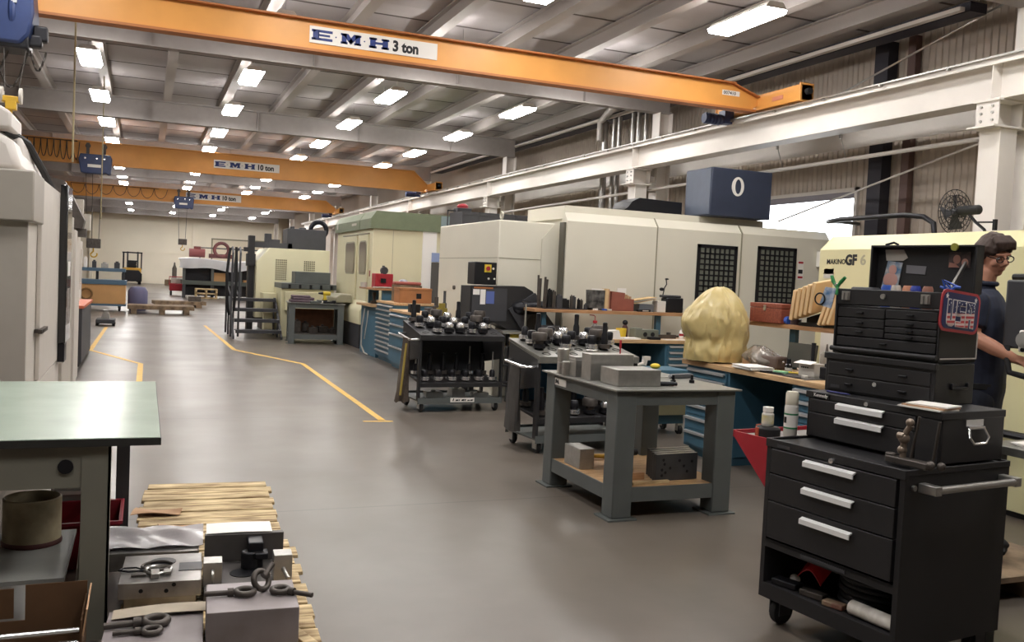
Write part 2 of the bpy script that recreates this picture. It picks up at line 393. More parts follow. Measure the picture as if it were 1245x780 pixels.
for yy, r, m_ in ((17.25, .07, GALV), (16.85, .045, GALV), (16.62, .045, GALV), (16.05, .05, GALV), (15.82, .05, GALV), (15.55, .04, GALV)):
    solo('wall_pipe', B().cyl((9.02, yy, 0), (9.02, yy, 5.02), r, n=12).torus((9.02, yy, 2.6), r + .01, .015), m_, 'vertical metal pipe in the bundle by the second column, %s' % {17.25: 'thickest one on the left', 16.85: 'second from the left', 16.62: 'third from the left', 16.05: 'third from the right', 15.82: 'second from the right', 15.55: 'thin one on the right'}[yy], 'pipe', 'vertical pipes by the second column')
b = B().tube([(8.9, 17.25, 3.0 + 1.6), (8.9, 17.25, 5.0), (8.9, 17.0, 5.12), (8.0, 14.2, 5.12)], .075, 10)
solo('roof_pipe', b, PIPEW, 'white pipe elbow bending from the wall up towards the roof', 'pipe')
b = B().box(9.15, 9.42, 8.2, 30, 5.08, 5.20)
solo('hanging_duct', b, TRIMD, 'dark flat duct running along the eave above the wall', 'duct', sm=False)
solo('eave_strip', B().box(8.98, 9.06, 8.2, 30, 5.06, 5.11), WHITE_P, 'pale strip lighting rail along the eave on the right', 'rail', sm=False)
b = B().box(9.55, 9.7, 9.7, 9.84, 5.0, 5.1)
# floor markings: taped aisle lines
def strip(pts, w=.075):
    b = B()
    for (xa, ya), (xb, yb) in zip(pts, pts[1:]):
        d = Vector((xb - xa, yb - ya, 0)).normalized(); nn = Vector((-d.y, d.x, 0)) * w / 2
        a, c = Vector((xa, ya, 0)) - d * .02, Vector((xb, yb, 0)) + d * .02
        q = [a + nn, c + nn, c - nn, a - nn]
        b.prism([(v.x, v.y) for v in q], 'xy', .0005, .0025)
    return b
solo('floor_tape', strip([(1.48, 24.6), (1.61, 17.72), (2.50, 15.28), (2.42, 9.5)]), TAPEY, 'bent yellow tape line along the right side of the aisle', 'floor marking', sm=False)
solo('floor_tape', strip([(2.22, 9.42), (2.50, 9.40)], .05), TAPEY, 'short cross piece of yellow tape ending the aisle line', 'floor marking', sm=False)
solo('floor_tape', strip([(-.80, 23.2), (-.84, 17.3), (-.02, 15.1), (-.03, 12.2)]), TAPEY, 'kinked yellow tape line on the left beyond the green table', 'floor marking', sm=False)
# ------------------------------------------------------------------ lamps
XS = (-.95, 1.69, 4.31, 6.97)
ROWN = ('left row', 'second row from the left', 'third row from the left', 'right row')
proto = None; cnt = {}
for r in range(4):
    seq = 0
    for k in range(-4, 14):  # last lamp of each row is added to brighten the back wall
        y = 17.05 + 3.79 * k + (.2 if r > 1 else 0); x = XS[r]
        seq += 1
        lab = 'bright high bay lamp in the %s, %s from the near end' % (ROWN[r], ORD[seq - 1]) if seq <= 17 else 'bright high bay lamp added at the far end of the %s' % ROWN[r]
        if proto is None:
            proto = thing('high_bay_lamp', lab, 'lamp', (x, y, 5.0), 0, 'high bay ceiling lamps')
            obj('housing', B().prism([(-.155, .0), (.155, .0), (.10, .075), (-.10, .075)], 'xz', -.6, .6), WHITE_P, proto, sm=False)
            obj('diffuser', B().prism([(-.15, -.05), (.15, -.05), (.178, .0), (.155, -.0005), (-.155, -.0005), (-.178, .0)], 'xz', -.58, .58), LENS, proto, sm=False)
            b = B()
            for yy in (-.5, .5): b.cyl((0, yy, .07), (0, yy, .27), .004, n=5)
            obj('hanger_cable', b, STEEL, proto)
        else: dup(proto, (x, y, 5.0), None, lab)

# ------------------------------------------------------------------ bridge cranes
def emh(t, x, z, h, yf, tail, tw):
    # sign panel with the wide slab lettering E . M . H and the rated load
    w = h * 1.75 * 3 + tw
    sg = obj('sign', B().box(x, x + w, yf - .012, yf, z, z + h), SIGNW, t, 'white sign with blue lettering', sm=False)
    y0, y1 = yf - .016, yf - .012; u = h * .62; zb = z + h * .19; s = u * .3; L = h * 1.25
    def letter(polys, dx):
        b = B()
        for p in polys: b.prism([(x + dx + a * L, zb + c * u) for a, c in p], 'xz', y0, y1)
        return b
    R = lambda a, c, e, f: [(a, c), (e, c), (e, f), (a, f)]
    E_ = [R(.06, 0, .36, 1), R(0, 0, .2, .22), R(0, .78, .2, 1), R(.3, 0, 1, .24), R(.3, .4, .88, .6), R(.3, .76, 1, 1)]
    M_ = [R(0, 0, .34, .2), R(.05, 0, .28, 1), R(0, .8, .3, 1), [(.05, 1), (.36, 1), (.62, .3), (.5, 0)], [(.95, 1), (.64, 1), (.38, .3), (.5, 0)], R(.72, 0, .95, 1), R(.66, 0, 1, .2), R(.7, .8, 1, 1)]
    H_ = [R(0, 0, .38, .2), R(.05, 0, .32, 1), R(0, .8, .38, 1), R(.3, .4, .7, .62), R(.62, 0, 1, .2), R(.68, 0, .95, 1), R(.62, .8, 1, 1)]
    for i, (nm, pl) in enumerate((('letter_e', E_), ('letter_m', M_), ('letter_h', H_))):
        obj(nm, letter(pl, h * (.12 + 1.75 * i)), SIGNB, sg, sm=False)
    for i in range(2): obj('dot', B().cyl((x + h * (1.58 + 1.75 * i), y0, z + h * .5), (x + h * (1.58 + 1.75 * i), y1, z + h * .5), h * .045, n=8), SIGNB, sg)
    text('load_lettering', tail, SIGNK, sg, (x + h * 5.1, yf - .0125, z + h * .2), h * .88, UP, .0015, h * .04, .88)
    return w
def crane(y, z0, z1, x0, x1, name, sx, sz, sh, tail, tw, fest):
    t = thing('overhead_crane', name, 'crane', (0, y, 0))
    h = z1 - z0
    xr = x1 - .55
    web = [(x0 + .5, z0 + .03), (x1 - .2, z0 + .03), (x1 - .1, z0 + .1), (x1 - .1, z0 + .22), (xr, z1 - .02), (x0 + .55, z1 - .02), (x0 + .1, z0 + .22), (x0 + .1, z0 + .1)]
    obj('girder', B().prism(web, 'xz', -.03, .03), ORANGE, t, sm=False)
    fl = B().box(x0 + .45, xr + .02, -.11, .11, z1 - .02, z1).box(x0 + .35, x1 - .15, -.09, .09, z0, z0 + .03)
    a = math.atan2(h - .24, .45)
    fl.cbox((xr + x1 - .1) / 2, 0, (z1 + z0 + .22) / 2 - .01, math.hypot(.45, h - .24), .2, .02, 0, 0, a)
    obj('flange', fl, ORANGE_D if h < .45 else ORANGE, t, sm=False)
    for xe, s in ((x1, 1), (x0, -1)):
        e = obj('end_truck', B().box(xe - .1, xe + .1, -1.0, 1.0, 4.235, 4.46).box(xe - .12, xe + .12, -1.0, -.97, 4.22, 4.48).box(xe - .12, xe + .12, .97, 1.0, 4.22, 4.48), ORANGE, t, bev=.01)
        bb = B()
        for yy in (-.7, .7): bb.cyl((xe - .03, yy, 4.32), (xe + .03, yy, 4.32), .1, n=16)
        obj('wheel', bb, RUST, e)
        obj('buffer', B().cyl((xe, -1.07, 4.36), (xe, -1.0, 4.36), .045, n=12).cyl((xe, 1.0, 4.36), (xe, 1.07, 4.36), .045, n=12), BLACKR, e)
    mt = B().cyl((x1 - .62, .55, 4.16), (x1 - .3, .55, 4.16), .075, n=12).cbox(x1 - .22, .55, 4.2, .16, .16, .2)
    for k in range(5): mt.cyl((x1 - .6 + k * .06, .55, 4.16), (x1 - .585 + k * .06, .55, 4.16), .088, n=12)
    obj('drive_motor', mt, HOIST, t)
    if sh: emh(t, sx, sz, sh, -.03, tail, tw)
    if fest:
        c = B(); xs = fest[0]; 
        while xs < fest[1]:
            wd = fest[2]; dp = fest[3] * (1 - .15 * random.random())
            c.tube([(xs + wd * i / 10, -.17 + .02 * random.random(), z1 - .06 - dp * (1 - (2 * i / 10 - 1) ** 2) ** .6) for i in range(11)], .012, 5); xs += wd
        c.box(fest[0], fest[1], -.18, -.16, z1 - .06, z1 - .04)
        for q in range(int((fest[1] - fest[0]) / 1.5) + 1): c.box(fest[0] + q * 1.5, fest[0] + q * 1.5 + .04, -.16, 0, z1 - .05, z1 - .03)
        obj('festoon_cable', c, CABLE, t)
    return t
c1 = crane(11.15, 4.20, 4.585, -4.1, 8.4, 'nearest orange bridge crane, marked 3 ton', 1.76, 4.31, .20, '3 ton', .55, None)
obj('number_plate', B().box(7.68, 7.98, -.036, -.03, 4.40, 4.47), SIGNW, c1, 'small white number plate', sm=False)
text('plate_number', '007410', SIGNK, c1, (7.70, -.0365, 4.412), .068, UP, .001, .001, 1.05)
obj('warning_label', B().box(8.294, 8.30, -.62, -.38, 4.31, 4.37), mat('orange_red_label', 'd08870', .6), c1, 'pale red label on the end truck', sm=False)
crane(28.0, 4.22, 4.86, -4.1, 8.4, 'middle orange bridge crane, marked 10 ton', 1.80, 4.42, .24, '10 ton', .62, (-3.35, -1.85, .16, .52))
crane(43.0, 4.27, 4.83, -4.1, 8.4, 'farthest orange bridge crane, marked 10 ton', 1.62, 4.45, .30, '10 ton', .8, (-3.0, .5, .55, .42))

def hoist(x, y, z, label, drop, ropes, s=1, ym=1):
    t = thing('electric_hoist', label, 'hoist', (x, y, z))
    W = .42 * s
    prof = [(-W, .1), (-W * .85, -.27), (-W * .6, -.29), (W * .45, -.29), (W * .62, -.25), (W * .8, -.30), (W * .95, -.27), (W, .15), (W * .9, .24), (-W * .9, .24)]
    obj('motor_body', B().prism([(a, c * s) for a, c in prof], 'xz', -.2, .2), HOIST, t, bev=.02)
    obj('nameplate', B().box(-W * .45, W * .35, -.206, -.2, -.12 * s, -.04 * s), SIGNW, t, 'white nameplate', sm=False)
    bb = B()
    for a in (-.6, .1, .55): bb.cyl((W * a, -.215, .12 * s), (W * a, -.2, .12 * s), .025, n=8)
    obj('bolts', bb, CHROME, t)
    tr = B().box(-W * .6, -W * .4, .18, .20, .0, .58 * s).box(W * .4, W * .6, .18, .20, .0, .58 * s).box(-W * .6, W * .6, .18, .20, .0, .24 * s)
    for a in (-.5, .5): tr.cyl((W * a, .2, .5 * s), (W * a, .206, .5 * s), .07, n=12)
    obj('rail_trolley', tr, RUST, t)
    rp = B()
    for a in ropes: rp.cyl((W * a, 0, -.28 * s), (W * a * .75, 0, -drop), .009, n=5)
    obj('hoist_rope', rp, CABLE, t)
    hb = obj('hook_block', B().cbox(0, 0, -drop - .1, .36 * s, .16, .26).cyl((-.09, -.09, -drop - .08), (-.09, .09, -drop - .08), .08).cyl((.09, -.09, -drop - .08), (.09, .09, -drop - .08), .08), RUST, t, bev=.01)
    obj('hook', B().tube([(0, 0, -drop - .2), (0, 0, -drop - .32)] + [(.075 - .085 * math.cos(q * .45) - .065, 0, -drop - .40 - .08 * math.sin(q * .45)) for q in range(0, 9)], .02, 8), HOOKY, hb)
    return t
h1 = thing('electric_hoist', 'dark blue hoist at the top left corner with hanging cable loops', 'hoist', (-1.5, 10.72, 4.05))
prof = [(-.8, -.2), (-.7, -.32), (.28, -.32), (.36, -.22), (.40, .0), (.38, .28), (.32, .34), (-.8, .34)]
obj('motor_body', B().prism(prof, 'xz', -.28, .22).torus((.2, 0, .02), .28, .035, 'x', 16), HOIST, h1, bev=.03)
obj('gear_case', B().cbox(-.15, -.05, -.27, 1.0, .4, .18).cbox(.44, -.05, -.16, .14, .12, .16).cbox(.36, -.05, -.24, .2, .14, .12), BLACKM, h1, bev=.02)
for xx, z in ((.02, .12), (.22, .12)): obj('bracket_plate', B().cbox(xx, -.29, z, .05, .02, .09), ALU, h1)
obj('rail_trolley', B().box(-.6, .3, .22, .26, .1, .5).cyl((-.3, .26, .30), (-.3, .30, .30), .09).cyl((.1, .26, .30), (.1, .30, .30), .09), RUST, h1)
lp = B()
for xx, w_, dp in ((-.12, .16, .34), (.03, .12, .26), (.17, .16, .40), (.42, .075, .2), (-.3, .2, .3)):
    lp.tube([(xx - w_ + 2 * w_ * i / 12, -.05 + .03 * (i % 2), -.33 - dp * math.sin(PI * i / 12)) for i in range(13)], .011, 6)
obj('cable_loop', lp, CABLE, h1)
bk = B().tube([(.0, 0, -.36), (.0, 0, -.6)], .006, 5)
hk = thing('hook_block', 'yellow crane hook block above the left grey machine', 'hook', (-1.27, 10.3, 3.12))
obj('cheek_plate', B().cbox(0, 0, .02, .17, .1, .06).cbox(0, 0, -.04, .1, .1, .09), HOOKY, hk, bev=.01)
obj('sheave', B().cyl((-.095, 0, .06), (-.07, 0, .06), .08, n=16).cyl((.07, 0, .06), (.095, 0, .06), .08, n=16), PAPERG, hk)
obj('hook', B().tube([(0, 0, -.08), (0, 0, -.13)] + [(.045 * math.cos(a) - .0, 0, -.19 + .05 * math.sin(a)) for a in [PI / 2 - .5 * q for q in range(9)]], .014, 8), HOOKY, hk)
obj('hanging_chain', B().cyl((-.06, 0, .1), (-.1, .2, .56), .006, n=5).cyl((.06, 0, .1), (.1, .2, .56), .006, n=5), CABLE, hk)
hoist(-1.33, 27.68, 4.22, 'blue hoist under the middle crane with ropes to a low hook', 2.1, (-.55, -.15, .4))
hoist(1.53, 42.68, 4.27, 'blue hoist under the farthest crane beside its sign', 1.65, (-.5, .35))
solo('hanging_chain', B().tube([(-.84, 12.2, 5.24), (-.84, 12.2, 3.4), (-.84, 12.2, 2.75)], .012, 5), mat('chain_tan', '9c8f6e', .6), 'thin tan chain hanging beside the left machines', 'chain')
solo('hanging_chain', B().tube([(-.84, 20, 5.24), (-.84, 20, 2.4)], .012, 5), MATS['chain_tan'], 'thin pale chain hanging further back on the left', 'chain')
# ------------------------------------------------------------------ machine tools
def barred(t, x0, x1, z0, z1, y, cols, rows):
    # barred window: dark frame and bars, one smoky pane behind
    f = B().box(x0, x1, y - .02, y, z0, z0 + .05).box(x0, x1, y - .02, y, z1 - .05, z1).box(x0, x0 + .05, y - .02, y, z0, z1).box(x1 - .05, x1, y - .02, y, z0, z1)
    cw = (x1 - x0 - .1) / cols; ch = (z1 - z0 - .1) / rows; q = .012
    for i in range(1, cols): f.box(x0 + .05 + cw * i - q, x0 + .05 + cw * i + q, y - .014, y, z0, z1)
    for j in range(1, rows): f.box(x0, x1, y - .014, y, z0 + .05 + ch * j - q, z0 + .05 + ch * j + q)
    o = obj('window_grille', f, BLACKM, t, sm=False)
    obj('window_pane', B().box(x0 + .02, x1 - .02, y - .004, y + .006, z0 + .02, z1 - .02), mat('window_smoke', '74776e', .12), o, sm=False)
# large white machining centre
m = thing('machining_center', 'long white machining center with two barred dark windows along its side', 'machine', (5.2, 10.9, 0))
def door(x0, x1):
    prof = [(.0, .02), (.0, 2.40), (.10, 2.52), (.16, 2.52), (.16, .02)]
    return B().prism(prof, 'yz', x0, x1)
obj('side_panel', door(0.0, 1.385), BEIGE, m, sm=False)
obj('door', door(1.40, 2.80), BEIGE, m, sm=False)
obj('door', door(2.82, 4.42), BEIGE, m, sm=False)
obj('edge_trim_and_shade', B().prism([(-.008, .02), (-.008, 2.41), (.095, 2.53), (.11, 2.53), (.03, 2.39), (.03, .02)], 'yz', 1.385, 1.40), BEIGE_D, m, sm=False)
obj('edge_trim_and_shade', B().prism([(-.008, .02), (-.008, 2.41), (.095, 2.53), (.11, 2.53), (.03, 2.39), (.03, .02)], 'yz', 2.80, 2.82), BEIGE_D, m, sm=False)
obj('edge_trim_and_shade', B().box(-.035, -.002, .03, .16, .02, 2.38), mat('recess_shade_strip', '5a564c', .6), m, 'dark strip standing in for recess shade', sm=False)  # dark strip standing for the shade in the recess between the machines
obj('body', B().box(.15, 4.4, .17, 1.7, 0, 2.45).box(.1, 3.4, .3, 1.6, 2.45, 2.63), BEIGE, m, sm=False)
barred(m, 2.06, 2.74, 1.18, 2.21, 0, 7, 12); barred(m, 3.10, 3.80, 1.14, 2.24, 0, 7, 13)
obj('kick_plate', B().box(.02, 4.4, -.012, .0, .02, .16), BEIGE_D, m, sm=False)
obj('terminal_box', B().prism([(4.18, 1.98), (4.3, 1.98), (4.33, 2.02), (4.33, 2.2), (4.3, 2.22), (4.18, 2.22)], 'xz', -.1, 0), SIGNW, m, 'small white terminal box', bev=.01)
obj('terminal_knob', B().cyl((4.25, -.1, 2.0), (4.25, -.14, 2.0), .03), BLACKM, m)
lb = obj('warning_label', B().box(3.84, 3.95, -.006, 0, 1.78, 2.06), SIGNW, m, 'white and red warning label', sm=False)
obj('label_mark', B().box(3.85, 3.94, -.008, -.006, 2.02, 2.05), REDP, lb, sm=False); obj('label_mark', B().box(3.855, 3.935, -.008, -.006, 1.87, 1.93), SIGNK, lb, sm=False); obj('label_mark', B().box(3.85, 3.94, -.008, -.006, 1.80, 1.83), REDP, lb, sm=False)
# navy cabinet on its roof with the ring emblem
c = thing('extractor_cabinet', 'dark navy cabinet with white ring emblem standing on the white machine', 'cabinet', (7.46, 10.93, 2.632))
obj('body', B().box(.0, 1.05, .0, .66, 0, .69), NAVY, c, bev=.012)
obj('pale_side', B().box(-.012, .0, .02, .64, .02, .67), NAVY_PALE, c, sm=False)  # left face in a paler tone than the rest of the cabinet
rg = []
for cx, cz in ((.42, .52), (.48, .56)): rg.append((cx, cz))
b = B()
def lune(b, c0, c1, r):
    pts = [(c0[0] + r * .85 * math.cos(a), c0[1] + r * 1.1 * math.sin(a)) for a in [2 * PI * i / 24 for i in range(24)]]
    inn = [(c1[0] + r * .42 * math.cos(a - .0), c1[1] + r * .85 * math.sin(a)) for a in [2 * PI * i / 24 for i in range(24)]]
    for i in range(24):
        j = (i + 1) % 24
        b.prism([pts[i], pts[j], inn[j], inn[i]], 'xz', -.006, 0)
lune(b, (.45, .44), (.455, .44), .125)
obj('emblem', b, SIGNW, c, 'white ring emblem', sm=False)
solo('filter_unit', B().prism([(0, 0), (1.0, 0), (1.0, .2), (.28, .22), (.16, .16), (.1, .08)], 'xz', 0, .5), BLACKM, 'low black filter unit on the white machine left of the navy cabinet', 'filter', loc=(6.35, 11.5, 2.632), sm=False)
# tall beige enclosure beside it
m = thing('machine_enclosure', 'tall plain beige machine enclosure behind the black chip conveyor', 'machine', (4.35, 11.2, 0))
obj('body', B().box(0, .95, .0, 2.6, 0, 2.37), BEIGE, m, bev=.015)
obj('seam', B().box(-.004, .0, .02, 2.58, 1.86, 1.868).box(.0, .95, -.004, 0, 1.86, 1.868), BEIGE_D, m, sm=False)
obj('sensor_knob', B().cyl((-.03, 1.75, 1.42), (0, 1.75, 1.42), .03), RUST, m)
obj('lifting_eye', B().torus((.04, .04, 2.43), .045, .012, 'x'), BEIGE, m)
obj('wing_panel', B().prism([(.62, 0), (.95, 0), (.95, 2.368), (.8, 2.368), (.62, 2.15)], 'xz', -.02, -.002), BEIGE, m, sm=False)
solo('coolant_tank', B().box(0, 1.15, 0, .6, 0, .2).box(.0, 1.15, -.012, 0, .03, .05).box(.0, 1.15, -.012, 0, .15, .17).box(.27, .29, -.012, 0, 0, .2).box(.56, .58, -.012, 0, 0, .2).box(.86, .88, -.012, 0, 0, .2), CHARC, 'long low black box on the roof of the beige enclosure', 'box', loc=(4.4, 12.9, 2.372), sm=False)
bc = thing('signal_beacon', 'dark beacon housing with a red lamp above the beige enclosure', 'beacon', (4.46, 13.66, 2.372))
obj('housing', B().box(.08, .32, -.1, .1, .0, .30), CHARC, bc, bev=.01)
obj('lamp_cap', B().lathe([(.09, .30), (.09, .34), (.05, .37), (.01, .375)], (.2, 0, 0)), REDP, bc, 'red lamp cap')
obj('frame', B().box(-.05, .07, -.01, .01, .0, .02).box(-.05, -.035, -.01, .01, 0, .26).box(-.05, .08, -.01, .01, .24, .26), CHARC, bc, sm=False)
# chip conveyor
m = thing('chip_conveyor', 'black chip conveyor with a yellow and black control box on top', 'conveyor', (3.84, 10.80, 0))
ol = [(0, 1.02), (0, 1.48), (.74, 1.50), (.86, 1.44), (1.04, 1.19), (1.2, 1.0), (1.18, .1), (.72, .1), (.66, .88), (.5, .95), (.33, 1.02)]
obj('housing', B().prism(ol, 'xz', 0, .38), BLACKP, m, sm=False)
obj('cover_plate', B().prism([(.02, 1.04), (.02, 1.46), (.5, 1.46), (.5, 1.04)], 'xz', -.012, 0).prism([(.52, 1.2), (.88, 1.42), (.96, 1.32), (.70, .94)], 'xz', -.05, 0), CHARC, m, sm=False)
obj('gear_motor', B().cyl((.70, -.035, 1.23), (1.0, -.035, 1.23), .09, n=18).sph((.72, -.03, 1.22), .12, 1.3, .75, .8), BLACKM, m)
obj('motor_shaft', B().cyl((1.0, -.035, 1.23), (1.10, -.035, 1.23), .035).cyl((1.12, -.035, 1.23), (1.36, -.035, 1.23), .055).cyl((1.1, -.035, 1.23), (1.12, -.035, 1.23), .05), CHARC, m)
obj('shaft_label', B().cyl((1.02, -.035, 1.23), (1.08, -.035, 1.23), .037), PAPERG, m, 'pale label band')
obj('terminal_box', B().cbox(1.14, -.03, 1.33, .18, .14, .1), BLACKM, m, bev=.015)
bx = obj('control_box', B().box(.06, .36, .04, .32, 1.5, 1.79), BLACKM, m, bev=.01)
obj('switch_plate', B().box(.19, .28, .028, .04, 1.66, 1.76), YELLOW, bx, 'yellow switch plate', sm=False)
obj('switch_knob', B().cyl((.235, .01, 1.71), (.235, .03, 1.71), .028), REDP, bx, 'red rotary switch')
obj('button', B().cyl((.31, .03, 1.71), (.31, .04, 1.71), .014), INSUL, bx); obj('button', B().cyl((.25, .03, 1.58), (.25, .04, 1.58), .014), INSUL, bx); obj('button', B().cyl((.33, .03, 1.58), (.33, .04, 1.58), .012), INSUL, bx)
lb = obj('instruction_label', B().box(.03, .12, -.016, -.012, 1.37, 1.44), PAPER, m, 'white and blue stickers', sm=False)
obj('sticker', B().box(.13, .20, -.016, -.012, 1.25, 1.44), PAPER, lb, sm=False); obj('sticker', B().box(.21, .32, -.016, -.012, 1.26, 1.42), mat('sticker_blue', '5a6aa8', .5), lb, sm=False); obj('sticker', B().box(.04, .3, -.016, -.012, 1.45, 1.47), ORANGE_D, lb, sm=False)
obj('outlet_chute', B().box(.5, .95, -.11, .0, .2, .72), BLACKP, m, bev=.01)
obj('drip_tray', B().box(.33, .64, -.35, -.0, .90, .93), STEEL, m, sm=False)
obj('yellow_guard', B().box(.46, .62, -.28, -.26, .74, .90), YELLOW, m, 'yellow guard plate', sm=False)
obj('support_stand', B().box(.06, .12, .06, .12, 0, 1.02).box(.06, .12, .28, .34, 0, 1.02).box(.7, 1.2, .02, .38, 0, .1).box(.52, .58, -.10, -.04, 0, .2), BLACKP, m, sm=False)
# GF6 machine facing the aisle
m = thing('machining_center', 'pale yellow machining center with MAKINO GF6 lettering behind the tool chests', 'machine', (6.0, 6.92, 0))
prof = [(0, .05), (0, 2.01), (.14, 2.145), (1.7, 2.145), (1.7, .05)]
obj('body', B().prism(prof, 'xz', -4.3, 0), PALEY, m, sm=False)
obj('plinth', B().box(.04, 1.66, -4.26, -.04, 0, .05), BLACKP, m, sm=False)
sg = obj('name_lettering', B().box(-.004, -.0005, -.2, -.06, 1.78, 1.84), PALEY, m, sm=False)
text('maker_lettering', 'MAKINO', SIGNK, sg, (-.002, -.10, 1.875), .066, LEFTF, .001, .001, .95)
text('model_lettering', 'GF', SIGNK, sg, (-.002, -.345, 1.87), .128, LEFTF, .001, .0065, .92)
text('model_lettering', '6', mat('faded_grey_print', 'aaa58c', .5), sg, (-.002, -.53, 1.87), .128, LEFTF, .001, .003, 1.15)
obj('rating_plate', B().box(-.004, 0, -.2, -.07, 1.74, 1.83), PAPERG, m, sm=False)
obj('roof_bolt', B().cyl((.07, -2.4, 2.06), (.05, -2.4, 2.09), .018), BLACKM, m)
obj('handrail', B().tube([(-.12, -2.2, 1.78), (-.12, -4.2, 1.78)], .025).cyl((-.12, -2.3, 1.78), (0, -2.3, 1.78), .015).cyl((-.12, -4.0, 1.78), (0, -4.0, 1.78), .015), BLACKM, m)
obj('coolant_pipe', B().tube([(-.06, -1.7, .62), (-.06, -4.2, .62)], .03).cyl((-.06, -2.0, .62), (0, -2.0, .62), .015).cyl((-.06, -4.0, .62), (0, -4.0, .62), .015), BLACKM, m)
ep = B().tube([(9.93, 10.66, 2.66), (9.2, 10.2, 2.62), (7.9, 9.0, 2.49), (7.46, 8.3, 2.46), (7.42, 7.3, 2.46), (7.42, 7.05, 2.43), (7.42, 6.92, 2.36), (7.42, 6.88, 2.147)], .028, 10)
solo('coolant_hose', ep, BLACKM, 'thick black hose arching from the white machine down onto the yellow one', 'hose')
obj('service_panel', B().box(-.02, 0, -1.25, -.1, .55, 1.28), SIGNW, m, 'white service panel', sm=False)
obj('panel_screw', B().cyl((-.03, -1.2, 1.22), (-.02, -1.2, 1.22), .018), BLACKM, m)
# pedestal fan on its roof
f = thing('pedestal_fan', 'black caged fan on a bracket above the yellow machine', 'fan', (7.15, 6.12, 2.152))
gz = .275; rw = B()
fc = Vector((.0, .30, gz))
for rr in (.05, .10, .16, .215): 
    rw.torus(fc + Vector((-.03 + .06 * (rr / .215) ** 2 - .03, 0, 0)), rr, .004, 'x', 24, 5)
    rw.torus(fc + Vector((.09 - .06 * (rr / .215) ** 2 - .03, 0, 0)), rr, .004, 'x', 24, 5)
for k in range(20):
    a = 2 * PI * k / 20
    rw.tube([fc + Vector((-.06 + .06 * (q / 4) ** 2, (.215 * q / 4) * math.cos(a), (.215 * q / 4) * math.sin(a))) for q in range(5)] + [fc + Vector((.06 - .06 * (q / 4) ** 2, (.215 * q / 4) * math.cos(a), (.215 * q / 4) * math.sin(a))) for q in (3, 2, 1, 0)], .0028, 4)
Mf = Matrix.Translation(fc) @ Euler((0, 0, rad(90))).to_matrix().to_4x4() @ Matrix.Translation(-fc)
rw.bm.transform(Mf); obj('cage', rw, BLACKM, f)
bl = B()
for k in range(4):
    a = PI / 2 * k
    r = [Vector((0, .03 * math.cos(a), .03 * math.sin(a)))]
    p = [(math.cos(a + d) * q, math.sin(a + d) * q, x) for d, q, x in ((-.15, .03, -.02), (-.5, .17, -.03), (.25, .18, .03), (.3, .03, .02))]
    vs0 = [fc + Vector((x, y, z)) for y, z, x in p]; vs1 = [v + Vector((.004, 0, 0)) for v in vs0]
    bl.rings([vs0, vs1])
bl.cyl(fc + Vector((-.03, 0, 0)), fc + Vector((.03, 0, 0)), .035)
bl.bm.transform(Mf); obj('blade_set', bl, CHARC, f)
mo = B().cyl(fc + Vector((.06, 0, .01)), fc + Vector((.26, 0, .01)), .045, n=16).sph(fc + Vector((.26, 0, .01)), .045, .6)
mo.bm.transform(Matrix.Translation(fc) @ Euler((0, 0, rad(-90))).to_matrix().to_4x4() @ Matrix.Translation(-fc)); obj('motor', mo, BLACKR, f)
obj('arm', B().tube([fc + Vector((0, -.16, -.03)), (.0, .06, .17), (.02, -.02, .10), (.02, -.06, .0)], .014).cyl((.02, -.06, 0), (.02, -.06, .03), .05).tube([(.0, .06, .17), (.02, -.12, .165)], .008).cbox(.02, -.13, .14, .03, .03, .1), BLACKM, f)
# pendant beside the operator
p = thing('control_pendant', 'dark machine control pendant at the right with a grey handwheel box', 'control panel', (4.385, 3.565, 0), rad(-72))
obj('panel', B().box(0, .42, 0, .07, 1.345, 1.72), CHARC, p, bev=.012)
kb = obj('handwheel_box', B().box(.10, .40, -.05, 0, 1.33, 1.45), INSUL, p, 'grey handwheel box', bev=.01)
obj('handwheel', B().cyl((.15, -.05, 1.40), (.15, -.10, 1.40), .045, n=20).cyl((.15, -.10, 1.40), (.15, -.12, 1.40), .025), mat('grey_plastic', '9a9894', .5), kb)
obj('selector', B().cyl((.13, -.05, 1.345), (.13, -.065, 1.345), .012), BLACKM, kb)
obj('button', B().cyl((.2, -.05, 1.345), (.2, -.06, 1.345), .012), BLACKM, kb)
obj('grab_handle', B().tube([(.03, -.01, 1.36), (.04, -.02, 1.28), (.06, -.03, 1.215), (.14, -.03, 1.20), (.45, -.03, 1.215), (.47, -.02, 1.3), (.46, -.01, 1.37)], .017, 10), BLACKR, p)
obj('coiled_cable', B().tube([(.20 + .02 * math.cos(q * .9), .03 + .02 * math.sin(q * .9), 1.335 - .006 * q) for q in range(110)], .007, 6), BLACKR, p)
obj('support_arm', B().tube([(.30, .03, 1.70), (.30, .04, 1.86), (.30, .2, 1.90), (.30, 1.42, 1.90), (.30, 1.52, 1.90)], .028), CHARC, p)
obj('indicator', B().cyl((.30, -.012, 1.6), (.30, 0, 1.6), .016), INSUL, p)

